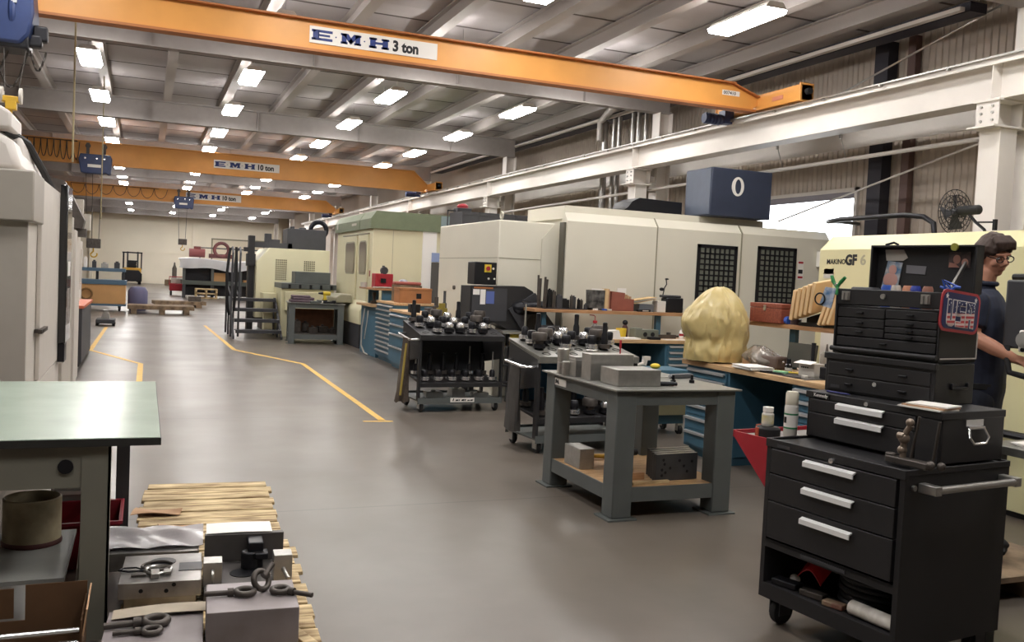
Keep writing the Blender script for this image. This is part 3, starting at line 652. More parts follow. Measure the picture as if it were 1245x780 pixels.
# green-capped machine down the aisle
m = thing('machining_center', 'cream machining center with olive green cap and two smoky door windows', 'machine', (4.28, 18.1, 0))
obj('body', B().box(0, 2.9, 0, 3.6, .0, 2.5), CREAM, m, bev=.01)
cap = [(-.06, 2.48), (-.06, 2.68), (.05, 2.84), (3.0, 2.84), (3.0, 2.48)]
obj('cap', B().prism(cap, 'xz', 1.02, 3.66).prism(cap, 'xz', -.05, .98), GREEN_CAP, m, sm=False)
obj('cap_panel', B().box(1.42, 2.9, -.062, -.05, 2.50, 2.82), mat('blue_grey_panel', '7f8e90', .4), m, sm=False)
obj('cap_logo', B().box(-.068, -.06, 1.3, 1.75, 2.58, 2.63), PAPERG, m, sm=False); obj('cap_emblem', B().prism([(-.062, 2.55), (-.068, 2.55), (-.068, 2.68), (-.062, 2.68)], 'xz', 3.3, 3.42), PAPERG, m, sm=False)
def rrect(y0, y1, z0, z1, r):
    pts = []
    for cy, cz, a0 in ((y1 - r, z1 - r, 0), (y0 + r, z1 - r, PI / 2), (y0 + r, z0 + r, PI), (y1 - r, z0 + r, 1.5 * PI)):
        for k in range(5): a = a0 + PI / 8 * k; pts.append((cy + r * math.cos(a), cz + r * math.sin(a)))
    return pts
for y0, y1 in ((.28, 1.22), (1.36, 2.85)):
    d = obj('door', B().box(-.03, 0, y0 + .02, y1 - .02, .8, 2.36), CREAM, m, bev=.008)
    w0, w1 = (y0 + .02 + .12, y1 - .2) if y0 < 1 else (y0 + .16, y1 - .42)
    obj('window_seal', B().prism(rrect(w0 - .03, w1 + .03, 1.53, 2.24, .12), 'yz', -.038, -.03), BEIGE_D, d, sm=False)
    obj('window_pane', B().prism(rrect(w0, w1, 1.56, 2.21, .1), 'yz', -.046, -.038), GLASSG, d, sm=False)
    obj('door_rail', B().box(-.03, 0, y0, y1, 2.37, 2.4), BEIGE_D, m, sm=False)
obj('door_sticker', B().box(-.006, 0, .12, .19, 1.5, 1.62), REDDARK, m, 'small dark red sticker', sm=False)
bed = [(-.17, .5), (-.17, .76), (-.14, .84), (-.04, .98), (-.032, .98), (-.032, .5)]
obj('bed_cover', B().prism(bed, 'xz', .2, 2.7), CREAM, m, bev=.008)
obj('bed_base', B().box(-.15, -.002, .3, 2.6, 0, .5), CHARC, m, sm=False)
obj('way_cover', B().prism([(-.45, .9), (-.45, 1.0), (-.35, 1.08), (-.1, 1.08), (-.1, .9)], 'xz', 1.3, 2.3), BEIGE_D, m, bev=.02)
obj('side_pillar', B().box(1.05, 1.35, -.03, 0, 0.0, 2.48), mat('bright_white_panel', 'ece9e4', .4), m, 'white pillar panel', sm=False)
obj('side_doorway', B().box(1.25, 1.9, -.05, -.03, .2, 1.85), mat('dark_grey_panel', '55524e', .6), m, 'dark grey doorway panel', sm=False)
obj('doorway_sign', B().box(1.25, 1.9, -.055, -.03, 1.86, 2.05), mat('pale_blue_sign', '8c9bc0', .5), m, 'pale blue sign strip', sm=False)
obj('side_seam', B().box(.42, .426, -.004, 0, .1, 2.46), BEIGE_D, m, sm=False)
# cream machine behind the low table
m = thing('machining_center', 'cream machine with two square vent grilles and a dark column on its left', 'machine', (2.5, 22.5, 0))
obj('body', B().prism([(0, .36), (0, 1.72), (.3, 2.06), (1.75, 2.06), (1.75, .36)], 'xz', 0, 2.2), CREAM, m, bev=.008)
obj('base', B().box(.3, 1.7, .1, 2.1, 0, .36).box(-.0, .3, .1, 2.1, .28, .36), BLACKP, m, sm=False)
for x0, x1, z0, z1, nx, nz in ((.44, .72, 1.28, 1.80, 6, 10), (1.12, 1.40, 1.28, 1.79, 6, 10)):
    v = B()
    for i in range(nx):
        for j in range(nz): v.box(x0 + (i + .2) * (x1 - x0) / nx, x0 + (i + .8) * (x1 - x0) / nx, -.006, .0, z0 + (j + .2) * (z1 - z0) / nz, z0 + (j + .8) * (z1 - z0) / nz)
    obj('vent_grille', v, mat('vent_dark', '5a5444', .6), m, sm=False)
obj('column', B().box(-.16, -.02, .3, .6, 0, 2.34).cbox(-.1, .4, 1.75, .2, .3, .3).cbox(-.22, .4, 2.0, .1, .2, .1), BLACKP, m, sm=False)
obj('cross_beam', B().box(-.1, .9, .5, .8, 2.07, 2.2).box(.25, .4, .55, .75, 2.2, 2.42).box(.35, .6, .5, .7, 2.2, 2.28), CHARC, m, sm=False)
obj('motor_block', B().box(.78, 1.74, .5, 1.4, 2.06, 2.58).cyl((.95, .9, 2.58), (.95, .9, 2.65), .06).box(1.1, 1.25, .6, .9, 2.58, 2.62), CHARC, m, bev=.015)
obj('cable_drum', B().torus((1.62, .95, 2.6), .2, .06, 'y', 22, 8).cbox(1.62, .95, 2.2, .3, .2, .25), BLACKM, m)
m = thing('machine_table', 'slotted grey machine table with an angle plate in front of the cream machine', 'machine table', (2.5, 22.5, 0))
obj('table', B().box(.42, 1.68, -1.35, -.1, 1.12, 1.24), GREYT, m, sm=False)
obj('saddle', B().box(.42, 1.64, -1.3, -.08, 0, 1.12), mat('pale_olive_enamel', 'd0caa8', .5), m, bev=.01)
obj('apron', B().box(.5, 1.66, -1.42, -1.31, .62, 1.05), MATS['pale_olive_enamel'], m, bev=.01)
obj('chip_pan', B().box(.1, .41, -.70, -.05, .5, .98).box(.15, .40, -.6, -.2, 0, .5), MATS['pale_olive_enamel'], m, bev=.01)
obj('angle_plate', B().box(.78, 1.6, -1.0, -.4, 1.24, 1.52), GREYT, m, bev=.01)
for q in range(5): obj('table_clamp', B().cyl((.6 + .24 * q, -1.38, 1.13), (.6 + .24 * q, -1.38, 1.22), .03), BLACKM, m)
# dark support under bed of green machine table
# left machine along the aisle
m = thing('machining_center', 'big light grey machining center on the left behind the green table', 'machine', (-.78, 7.3, 0))
obj('front_panel', B().box(-2.0, 0, 0, .05, .05, 1.85), mat('grey_front_enamel', 'aaa39a', .45, var=.02), m, sm=False)
obj('front_hood', B().box(-2.0, .045, -.08, .6, 1.84, 2.2), mat('grey_hood_enamel', 'a39c93', .45, var=.02), m, bev=.012)
obj('body', B().box(-2.0, -.005, .05, 4.1, .0, 2.18), LGREY2, m, sm=False)
obj('side_panel', B().box(-.004, .03, .65, 2.55, .62, 2.2), LGREY2, m, bev=.006)
obj('side_panel', B().box(-.004, .02, .1, 2.55, .06, .6), LGREY2, m, bev=.006)
obj('door_edge', B().box(-.0, .06, 2.6, 2.75, .55, 2.24), LGREY2, m, sm=False)
cp = obj('operator_panel', B().box(.03, .10, 2.2, 2.72, .78, 2.28), GLASSD, m, 'black operator panel seen edge on', bev=.01)
b = obj('panel_label', B().box(.1, .103, 2.3, 2.6, 1.42, 1.56), PAPER, cp, sm=False)
obj('panel_lower', B().box(.03, .09, 2.25, 2.5, .60, .78), BLACKM, m, sm=False)
obj('panel_stickers', B().box(.1, .102, 2.3, 2.62, .95, 1.3), mat('mottled_label', '8d8580', .6, var=.5, scale=25), cp, sm=False)
obj('side_door', B().box(-.004, .03, 2.8, 4.05, .06, 2.05), LGREY, m, bev=.008)
obj('door_handle', B().box(.0, .06, .55, .62, 1.0, 1.03).box(.03, .06, .5, .95, 1.0, 1.03), RUST, m, sm=False)
obj('upper_cover', B().prism([(-2.0, 2.2), (-.05, 2.2), (-.12, 2.42), (-.25, 2.5), (-2.0, 2.5)], 'xz', .1, 1.5), mat('off_white_cover', 'd5cec8', .4), m, bev=.05)
obj('upper_cover', B().prism([(.5, 2.18), (2.4, 2.18), (1.7, 2.42), (.5, 2.5)], 'yz', -1.4, -.1), MATS['off_white_cover'], m, bev=.04)
obj('vent_stack', B().prism([(-1.1, 2.5), (-.13, 2.5), (-.13, 2.62), (-.2, 2.66), (-1.1, 2.70)], 'xz', .1, .7), MATS['off_white_cover'], m, bev=.02)
obj('cover_hose', B().tube([(-.2, .3, 2.52), (-.1, .8, 2.48), (-.05, 1.5, 2.33), (-.03, 2.1, 2.22)], .03), BLACKR, m)
m = thing('machine_cabinet', 'second grey machine unit further along on the left', 'machine', (-.80, 11.75, 0))
obj('body', B().box(-1.6, 0, .05, 1.6, 0, 1.95), LGREY2, m, bev=.01)
obj('corner_post', B().box(-.02, .05, .0, .5, 0, 1.92), LGREY2, m, bev=.006)
obj('top_arm', B().prism([(-.3, 1.95), (.1, 1.95), (.12, 2.05), (-.1, 2.5), (-.3, 2.55)], 'xz', .2, .5).cbox(.08, .3, 1.9, .12, .12, .1), RUST, m, sm=False)
obj('top_bracket', B().cbox(-.0, .9, 2.05, .3, .3, .2).cbox(-.1, 1.2, 2.25, .3, .2, .2), LGREY, m, sm=False)
t = thing('drawer_cabinet', 'dark cabinet with an orange red top behind the grey machines', 'cabinet', (-1.25, 14.6, 0))
obj('carcass', B().box(0, .42, 0, 2.4, .05, .86), CHARC, t, bev=.006)
obj('top', B().box(-.02, .44, -.02, 2.42, .86, .9), mat('orange_red_top', 'c86a4a', .5), t, sm=False)
obj('plinth', B().box(.03, .39, .03, 2.37, 0, .05), BLACKP, t, sm=False)
solo('spray_bottle', B().lathe([(.04, 0), (.04, .17), (.015, .22), (.015, .26)], (0, 0, 0), 12).cbox(.02, 0, .28, .08, .03, .04), PAPER, 'white spray bottle on the orange red cabinet top', 'bottle', loc=(-1.0, 16.2, .9))
solo('wall_box', B().box(0, .4, 0, .5, 0, 1.9).box(.4, .42, .1, .4, 1.5, 1.75), LGREY2, 'tall pale box behind the grey machines on the left', 'cabinet', loc=(-1.45, 17.6, 0), sm=False)
# ------------------------------------------------------------------ benches and drawer cabinets
def drawer_stack(parent, kind, x0, x1, y, z0, z1, hs, m=BLUECAB, hm=ALU):
    # drawers that face -Y in the parent's frame, stacked from the top down; each carries its full-width handle
    tot = sum(hs); z = z1
    for h in hs:
        hh = (z1 - z0) * h / tot
        d = obj('drawer', B().box(x0 + .008, x1 - .008, y - .018, y, z - hh + .004, z - .004), m, parent, sm=False)
        hz = z - hh * .22 if hh < .12 else z - .035
        obj('handle', B().prism([(y - .018, hz + .014), (y - .045, hz + .008), (y - .045, hz - .012), (y - .038, hz - .012), (y - .038, hz), (y - .018, hz - .002)], 'yz', x0 + .03, x1 - .03), hm, d, sm=False)
        z -= hh
def cabinet(t, x0, x1, d, h, hs, nm='cabinet_body', z0=.0, y0=0):
    obj(nm, B().box(x0, x1, y0 + .0, y0 + d, z0 + .08, h).box(x0 + .02, x1 - .02, y0 + .05, y0 + d, z0, z0 + .08), BLUECAB, t, sm=False)
    drawer_stack(t, 'd', x0 + .02, x1 - .02, y0, z0 + .1, h - .02, hs)
# bench across, in front of the white machine
t = thing('workbench', 'wood-topped teal workbench with a riser shelf in front of the white machine', 'workbench', (4.58, 9.87, 0))
obj('bench_top', B().box(0, 2.44, 0, .78, .855, .90), MAPLE, t, bev=.004)
cabinet(t, 1.62, 2.32, .7, .855, [1, 1, 1, 1.3, 1.6, 1.6, 2], y0=.04)
obj('back_panel', B().box(.05, 1.62, .68, .70, .12, .855), BLUECAB_D, t, sm=False)
obj('leg', B().box(.05, .12, .06, .7, 0, .855), BLUECAB, t, sm=False)
obj('shelf_post', B().box(.1, .16, .55, .61, .90, 1.195), BLUECAB, t, sm=False)
obj('shelf_post', B().box(1.78, 1.85, .55, .61, .90, 1.195), BLUECAB, t, sm=False)
obj('riser_shelf', B().box(-.06, 2.42, .44, .78, 1.195, 1.235), SHELFW, t, bev=.004)
# bench along the yellow machine
t = thing('workbench', 'wood-topped teal workbench by the yellow machine, loaded with papers and plastic bags', 'workbench', (4.84, 7.42, 0), rad(-90))
obj('bench_top', B().box(0, 2.2, 0, .78, .855, .90), MAPLE, t, bev=.004)
cabinet(t, .06, .74, .7, .855, [1.1, .9, 1, 1.2, 1.4, 1.7, 2], y0=.03)
cabinet(t, 1.58, 2.18, .7, .855, [1, 1, 1, 1.4, 1.6, 2], y0=.03)
obj('back_panel', B().box(.74, 1.58, .66, .68, .08, .855), BLUECAB_D, t, sm=False)
for x in (.85, 1.7): obj('shelf_post', B().box(x - .04, x + .04, .6, .64, .90, 1.26), TEALD, t, sm=False)
obj('riser_shelf', B().box(.28, 2.1, .55, .78, 1.26, 1.30), SHELFW, t, bev=.004)
# drawer cabinets by the green-capped machine
t = thing('drawer_cabinet', 'low teal drawer cabinet with a wood top behind the front tool cart', 'cabinet', (3.92, 15.06, 0), rad(-90))
cabinet(t, 0, 1.2, .38, .94, [1.2, 1.2, 1.6, 2.2], y0=.0); cabinet(t, 1.2, 2.4, .38, .94, [1.2, 1.2, 1.6, 2.2], nm='second_body')
obj('cabinet_top', B().box(-.02, 2.42, -.02, .40, .94, .98), MAPLE, t, bev=.004)
t = thing('drawer_cabinet', 'tall teal cabinet of many slim drawers with a wood top by the cream machine', 'cabinet', (4.0, 16.34, 0), rad(-90))
cabinet(t, 0, 1.22, .85, 1.04, [1] * 10 + [1.3], y0=0)
obj('cabinet_top', B().box(-.02, 1.24, -.02, .87, 1.04, 1.08), MAPLE, t, bev=.004)
t = thing('drawer_cabinet', 'plain teal cabinet with a raised shelf under the red cutter box', 'cabinet', (4.02, 17.75, 0), rad(-90))
obj('cabinet_body', B().box(0, 1.3, 0, .8, .0, .94), BLUECAB, t, bev=.004)
obj('cabinet_top', B().box(-.02, 1.32, -.1, .8, .94, .98), MAPLE, t, bev=.004)
obj('riser_shelf', B().box(.1, 1.32, -.08, .7, 1.26, 1.30), SHELFW, t, bev=.004)
obj('shelf_post', B().box(.12, .18, .1, .3, .98, 1.26), BLUECAB, t, sm=False); obj('shelf_post', B().box(1.2, 1.26, .1, .3, .98, 1.26), BLUECAB, t, sm=False)
obj('drain_hose', B().tube([(.4, -.02, .88), (.36, -.06, .5), (.42, -.07, .16), (.6, -.05, .03), (.9, -.05, .02)], .014, 6).tube([(.7, -.02, .85), (.72, -.05, .6), (.62, -.06, .3)], .012, 6), LGREY, t)

# ------------------------------------------------------------------ tool-holder carts
def cart(label, loc, rz, W, D, zf, zb, ztf, ztb, plate, cast_r=.058):
    t = thing('tool_cart', label, 'tool cart', loc, rz)
    s = .014
    for x in (0, W - s * 2):
        obj('side_panel', B().prism([(0, .14), (0, zf - .02), (.05, zf - .015), (D - .05, zb - .02), (D, zb - .02), (D, .14), (D - .06, .14), (D - .06, ztb + .12), (.06, ztf + .28), (.06, .14)], 'yz', x, x + s * 2), BLACKP, t, sm=False)
    obj('rear_panel', B().box(.028, W - .028, D - .03, D - .018, ztb, zb - .22), CHARC, t, sm=False)
    a = math.atan2(zb - zf, D)
    p = B().prism([(-.02, zf - .06), (-.02, zf), (D + .02, zb), (D + .02, zb - .03), (.02, zf - .03), (.02, zf - .06)], 'yz', 0, W)
    tp = obj('tool_plate', p, plate, t, sm=False)
    obj('lower_rack', B().prism([(-.01, ztf - .05), (-.01, ztf), (D, ztb), (D, ztb - .02), (.02, ztf - .02), (.02, ztf - .05)], 'yz', .028, W - .028), BLACKP, t, sm=False)
    obj('bottom_tray', B().box(0, W, 0, D, .13, .145).box(0, W, -.004, .0, .10, .17).box(0, W, D, D + .004, .10, .17), GREYT, t, sm=False)
    for x in (.06, W - .06):
        for y in (.06, D - .06):
            c = obj('caster', B().box(x - .045, x + .045, y - .045, y + .045, .118, .13).box(x - .03, x - .024, y - .03, y + .05, .04, .118).box(x + .024, x + .03, y - .03, y + .05, .04, .118), STEEL, t, sm=False)
            obj('wheel', B().lathe([(.015, -.018), (cast_r - .008, -.02), (cast_r, -.012), (cast_r, .012), (cast_r - .008, .02), (.015, .018)], (x, y + .01, cast_r), 16, 'x'), BLACKR, c)
    return t
def hole(tp, x, y, z, a, r=.032):
    obj('pocket', B().lathe([(r + .012, 0), (r + .012, .004), (r, .006), (r, .0)], (0, 0, 0), 14), BLACKR, tp, loc=(x, y, z)).rotation_euler.x = a
# kinds of tool holder; the part below the flange hangs in its pocket
HP = {}
def holder_kind(kind, t):
    if kind == 'chrome':      # bright flange, short collet chuck
        obj('flange', B().lathe([(.03, 0), (.047, 0), (.047, .012), (.04, .016), (.047, .02), (.047, .032), (.03, .034)], n=16), CHROME, t, 'chrome flange')
        obj('collet_chuck', B().lathe([(.03, .034), (.034, .05), (.034, .085), (.026, .095), (.012, .097)], n=14), BLACKM, t)
    elif kind == 'dome':
        obj('flange', B().lathe([(.03, 0), (.046, 0), (.046, .03), (.03, .032)], n=16), BLACKM, t)
        obj('mill_body', B().lathe([(.03, .032), (.038, .04), (.04, .065), (.03, .085), (.012, .09)], n=16), CHROME, t, 'bright dome shaped body')
    elif kind == 'tall':
        obj('flange', B().lathe([(.028, 0), (.044, 0), (.044, .03), (.03, .032)], n=16), RUST, t)
        obj('shank', B().lathe([(.026, .032), (.024, .10), (.018, .12), (.018, .19), (.010, .195)], n=12), BLACKM, t)
    elif kind == 'drill':
        obj('flange', B().lathe([(.028, 0), (.044, 0), (.044, .03), (.03, .032)], n=16), CHROME, t, 'chrome flange')
        obj('nose', B().lathe([(.026, .032), (.024, .08), (.014, .095)], n=12), BLACKM, t)
        obj('drill_bit', B().cyl((0, 0, .09), (0, 0, .26), .008, .006, n=8), STEEL, t)
    elif kind == 'wide':
        obj('flange', B().lathe([(.03, 0), (.046, 0), (.046, .025), (.03, .03)], n=16), BLACKM, t)
        obj('face_mill', B().lathe([(.03, .03), (.034, .05), (.056, .056), (.058, .10), (.05, .112), (.02, .112)], n=18), RUST, t)
WORD = {'chrome': 'chrome ringed tool holder', 'dome': 'bright domed tool holder', 'tall': 'tall black tool holder', 'drill': 'tool holder with long drill', 'wide': 'wide face mill holder'}
def put_holder(kind, loc, label, group, s=1):
    if (kind, s) not in HP:
        t = thing('tool_holder', label, 'tool holder', loc, 0, group); holder_kind(kind, t); t.scale = (s,) * 3; HP[(kind, s)] = t; return t
    return dup(HP[(kind, s)], loc, random.random() * 3, label, group)
def fill(ct, loc, rz, tp, W, D, rows, zfun, pat, cartname, tier, s=1, x0=.1, x1=None, holes=True, y0=.1, y1=None):
    x1 = x1 or W - .1; y1 = y1 or D - .08; a = math.atan2(zfun(1) - zfun(0), 1)
    RN = ['front row', 'second row', 'third row', 'back row'] if rows == 4 else (['front row', 'middle row', 'back row'] if rows == 3 else ['front row', 'back row'])
    c, sn = math.cos(rz), math.sin(rz)
    for j in range(rows):
        cols = len(pat[j])
        for i in range(cols):
            x = x0 + (x1 - x0) * i / (cols - 1); y = y0 + (y1 - y0) * (j / max(1, rows - 1)); z = zfun(y)
            if holes: hole(tp, x, y, z, a)
            k = {'c': 'chrome', 'd': 'dome', 't': 'tall', 'l': 'drill', 'w': 'wide', '.': None}[pat[j][i]]
            if k:
                z += .006 + .05 * a
                put_holder(k, (loc[0] + x * c - y * sn, loc[1] + x * sn + y * c, z), '%s %s from left, %s, %s, %s tool cart' % (WORD[k], ORD[i], RN[j], tier, cartname), 'tool holders on the %s cart' % cartname, s)
L1 = (2.95, 9.95, 0); R1 = rad(2)
c1t = cart('black tool cart full of tool holders, white nameplate on its bottom rail', L1, R1, 1.06, .66, .90, 1.03, .345, .42, BLACKP)
lp = [o for o in c1t.children if o.name.startswith('tool_plate')][0]
fill(c1t, L1, R1, lp, 1.06, .66, 3, lambda y: .90 + .13 * y / .66, ['.cddcd.', 'cdcdcwc', 'tcwdtcw'], 'front', 'top tier', 1.3)
lr = [o for o in c1t.children if o.name.startswith('lower_rack')][0]
fill(c1t, L1, R1, lr, 1.06, .66, 2, lambda y: .345 + .075 * y / .66, ['cccccl', 'ltttlt'], 'front', 'lower tier', 1.3, y1=.42)
pl = obj('nameplate', B().box(.40, .70, -.012, -.004, .118, .168), SIGNW, c1t, 'white nameplate', sm=False)
st = B()
for q, (w, h) in enumerate(((.012, .03), (.03, .018), (.012, .02), (.03, .02), (.012, .022), (.028, .012), (.03, .016))):
    x = .425 + q * .037; st.prism([(x, .132), (x + w, .132), (x + w + .008, .132 + h), (x + .008, .132 + h)], 'xz', -.0135, -.012)
obj('plate_print', st, SIGNK, pl, 'dark slanted print', sm=False)
obj('push_handle', B().tube([(-.0, .05, .84), (-.09, .05, .84), (-.1, .1, .84), (-.1, .5, .88), (-.0, .55, .88)], .014).cyl((-.04, .05, .84), (-.0, .05, .84), .02), GALV, c1t)
for y_, z_, l_ in ((.1, .55, .1), (.1, .34, .14), (.3, .28, .18)): obj('side_hook', B().cyl((1.06, y_, z_), (1.06 + l_, y_, z_ - .01), .013), BLACKM, c1t)
# jacket-like strap hanging on the handle
jk = B()
rs = []
for i in range(13):
    u = i / 12; ring = []
    for q in range(16):
        a = 2 * PI * q / 16; f = 1 + .25 * math.sin(3 * a + 4 * u) + .12 * math.sin(7 * a)
        ring.append(Vector((2.845 - .05 * u + (.035 + .03 * u) * f * math.cos(a), 10.12 + (.06 + .07 * u) * f * math.sin(a), .855 - .74 * u + .015 * math.sin(5 * a) * u)))
    rs.append(ring)
jk.rings(rs)
jo = solo('hanging_cloth', jk, mat('brown_cloth', '4c423a', .9, var=.2, scale=18), 'dark brown cloth hanging from the left handle of the front tool cart', 'cloth')
yb = B()
yb.tube([(2.845 - .05 * (q / 8) - .045, 9.99 - .01 * (q / 8), .80 - .6 * q / 8) for q in range(9)], .013, 6)
obj('yellow_strap', yb, mat('mustard_strap', '9a8740', .8), jo, 'mustard yellow strap')
for x, y, sx, sy, h, lb in ((.26, .22, .2, .14, .07, 'grey metal block on the bottom tray, left'), (.56, .25, .16, .2, .1, 'dark metal block on the bottom tray, centre'), (.84, .2, .2, .12, .06, 'low metal block on the bottom tray, right')):
    solo('metal_block', B().box(-sx / 2, sx / 2, -sy / 2, sy / 2, 0, h).cyl((0, 0, h), (0, 0, h + .02), .03), STEEL, lb + ' of the front cart', 'block', loc=(2.95 + x, 9.98 + y, .147), bev=.004)

L2 = (3.34, 7.46, 0); R2 = rad(4)
c2t = cart('black tool cart with chrome pocket rings behind the grey steel table', L2, R2, 1.08, .62, .90, 1.02, .33, .40, GREYTOP)
lp = [o for o in c2t.children if o.name.startswith('tool_plate')][0]
fill(c2t, L2, R2, lp, 1.08, .62, 4, lambda y: .90 + .12 * y / .62, ['.......', 'w.c.ct.', 'cwdcdwc', 'ltcdtcw'], 'rear', 'top tier', 1.3, x0=.12, y0=.08, y1=.54)
lr = [o for o in c2t.children if o.name.startswith('lower_rack')][0]
fill(c2t, L2, R2, lr, 1.08, .62, 2, lambda y: .33 + .07 * y / .62, ['ttcwdc', 'tcttct'], 'rear', 'lower tier', 1.3, y1=.42)
obj('blue_backing', B().box(.05, 1.03, .572, .582, .42, .80), mat('blue_sheet', '3f6f92', .5), c2t, 'blue sheet behind the racks', sm=False)
obj('push_handle', B().tube([(0, .06, .80), (-.1, .06, .80), (-.11, .12, .80), (-.11, .46, .82), (0, .52, .82)], .014), CHROME, c2t, 'chrome push handle')
rs = []
for i in range(11):
    u = i / 10; ring = []
    for q in range(14):
        a = 2 * PI * q / 14; f = 1 + .2 * math.sin(3 * a + 3 * u)
        ring.append(Vector((3.235 - .012 * u + (.03 + .02 * u) * f * math.cos(a), 7.74 + (.09 + .06 * u) * f * math.sin(a), .81 - .62 * u)))
    rs.append(ring)
solo('hanging_apron', B().rings(rs), mat('dark_apron', '3b3836', .6, var=.2, scale=10), 'dark apron hanging from the handle of the rear tool cart', 'apron')
# blue trolley behind the grey table
t = thing('service_trolley', 'teal service trolley on casters glimpsed under the grey table', 'trolley', (4.62, 8.22, 0))
obj('body', B().box(0, .84, 0, .42, .36, .70), BLUECAB, t, bev=.006)
obj('ledge', B().box(0, .84, -.02, .42, .22, .36), mat('olive_ledge', '6f6a52', .6), t, sm=False)
obj('skirt', B().box(.03, .81, .02, .40, .12, .22), BLUECAB_D, t, sm=False)
for x in (.06, .78):
    for y in (.05, .37):
        c = obj('caster', B().box(x - .03, x + .03, y - .03, y + .03, .1, .12).box(x - .03, x - .024, y - .02, y + .03, .04, .1).box(x + .024, x + .03, y - .02, y + .03, .04, .1), STEEL, t, sm=False)
        obj('wheel', B().cyl((x - .018, y, .05), (x + .018, y, .05), .05, n=16), BLACKR, c)
solo('spray_gun', B().cyl((-.08, 0, .03), (.03, .02, .05), .022).cyl((.03, .02, .03), (.05, .03, .1), .03).cbox(.06, .02, .11, .08, .04, .04), PAPERG, 'pale spray gun lying on the teal trolley', 'spray gun', loc=(4.95, 8.35, .701))
solo('yellow_bag', B().sph((0, 0, .03), .05, 1.2, .8, .6), YELLOW, 'small yellow bundle on the teal trolley', 'bundle', loc=(5.10, 8.33, .701))
solo('grinder', B().cyl((-.1, 0, .04), (.1, .03, .04), .035).cyl((.1, .03, .0), (.1, .03, .08), .04), BLACKR, 'small black grinder on the teal trolley', 'grinder', loc=(4.68, 8.34, .701))
# ------------------------------------------------------------------ things on the back bench and its riser shelf
ZB, ZR = .9012, 1.2362
for i, (x, y, h, r) in enumerate(((4.66, 10.52, .42, .014), (4.70, 10.56, .38, .016), (4.73, 10.50, .40, .015), (4.77, 10.55, .37, .016))):
    solo('boring_bar', B().cyl((0, 0, 0), (.01 * (i - 1), 0, h), r, n=10), RUST, 'upright dark boring bar on the riser shelf, %s of four' % ('leftmost', 'second from left', 'third from left', 'rightmost')[i], 'bar', 'boring bars', loc=(x, y, ZR))
for i, (x, y, sx, sy, h) in enumerate(((4.83, 10.56, .05, .06, .24), (4.89, 10.56, .05, .06, .22), (4.96, 10.55, .08, .08, .17), (5.06, 10.57, .10, .08, .12), (5.13, 10.52, .03, .04, .17), (5.18, 10.56, .05, .05, .16), (5.24, 10.53, .03, .04, .13), (5.29, 10.55, .03, .04, .12), (5.32, 10.48, .04, .04, .07))):
    solo('tool_block', B().box(-sx / 2, sx / 2, -sy / 2, sy / 2, 0, h).cyl((0, 0, h), (0, 0, h + .015), sx * .3, n=10), [BLACKM, RUST, CHARC][i % 3], 'dark upright tool block on the riser shelf, %s after the boring bars' % ORD[i], 'tool block', 'dark tool blocks', loc=(x, y, ZR), bev=.003)
solo('parallel_bar', B().box(-.12, .12, -.02, .02, 0, .07), CHARC, 'long low dark bar at the back of the riser shelf', 'bar', loc=(5.5, 10.6, ZR), bev=.003)
solo('flat_plate', B().box(-.3, .3, -.05, .05, 0, .012), BLACKM, 'thin black plate at the front edge of the riser shelf, left', 'plate', loc=(4.98, 10.40, ZR), bev=.002)
t = thing('file_holder', 'black mesh file holder with manila folders on the riser shelf', 'file holder', (5.36, 10.45, ZR))
obj('holder', B().prism([(0, .03), (.21, .0), (.22, .26), (-.01, .26)], 'xz', 0, .10), mat('black_mesh', '302f30', .5, col2='6a6866', scale=14, var=.5), t, sm=False)
obj('folder', B().box(.225, .27, .0, .1, .0, .285), MANILA, t, 'manila folder', sm=False); obj('folder', B().box(.275, .29, .0, .1, .0, .28), CARD_L, t, 'tan folder', sm=False); obj('label_card', B().box(.02, .2, -.004, .0, .262, .28), PAPER, t, sm=False)
for i, (x, m_) in enumerate(((5.42, PAPER), (5.55, BLUEP), (5.62, PAPERG))): solo('small_box', B().box(-.03, .03, -.02, .02, 0, .022), m_, ('small white carton in front of the file holder', 'small blue pack in front of the file holder', 'small grey pack beside the blue one')[i], 'carton', loc=(x, 10.39, ZR), bev=.003)
t = thing('magazine_file', 'red-brown cardboard magazine file stuffed with papers on the riser shelf', 'file holder', (5.66, 10.42, ZR))
obj('box', B().prism([(0, 0), (.34, 0), (.34, .16), (.20, .165), (.20, .24), (0, .255)], 'xz', 0, .006).prism([(0, 0), (.34, 0), (.34, .16), (.20, .165), (.20, .24), (0, .255)], 'xz', .19, .196).box(0, .34, 0, .196, 0, .004).box(0, .006, 0, .196, 0, .255), KRAFT, t, sm=False)
obj('papers', B().box(.12, .25, .06, .07, .02, .30), PAPER, t, 'white sheets', sm=False)
for i in range(4): obj('folder', B().box(.21 + .03 * i, .214 + .03 * i + .012, .03, .17, .01, .23 - .012 * i), [MANILA, CARD_L][i % 2], t, sm=False)
t = thing('folder_stack', 'slanting stack of manila folders propped on a grey box on the shelf', 'folders', (6.05, 10.44, ZR))
obj('grey_box', B().box(.06, .28, .02, .18, 0, .10), mat('blue_grey_card', '6a7078', .6), t, sm=False)
for i in range(3): obj('folder', B().cbox(.14, .1, .14 + .016 * i, .34, .22, .006, 0, 0, rad(-13 + 2 * i)), [MANILA, mat('white_folder', 'dcd6cc', .7), MANILA][i], t, sm=False)
t = thing('tape_dispenser', 'black tape dispenser lying at the shelf front under the folders', 'dispenser', (6.14, 10.40, ZR))
obj('body', B().box(-.1, .1, -.03, .03, 0, .035), BLACKM, t, bev=.01); obj('label', B().box(-.03, .06, -.032, -.03, .008, .022), PAPERG, t, sm=False)
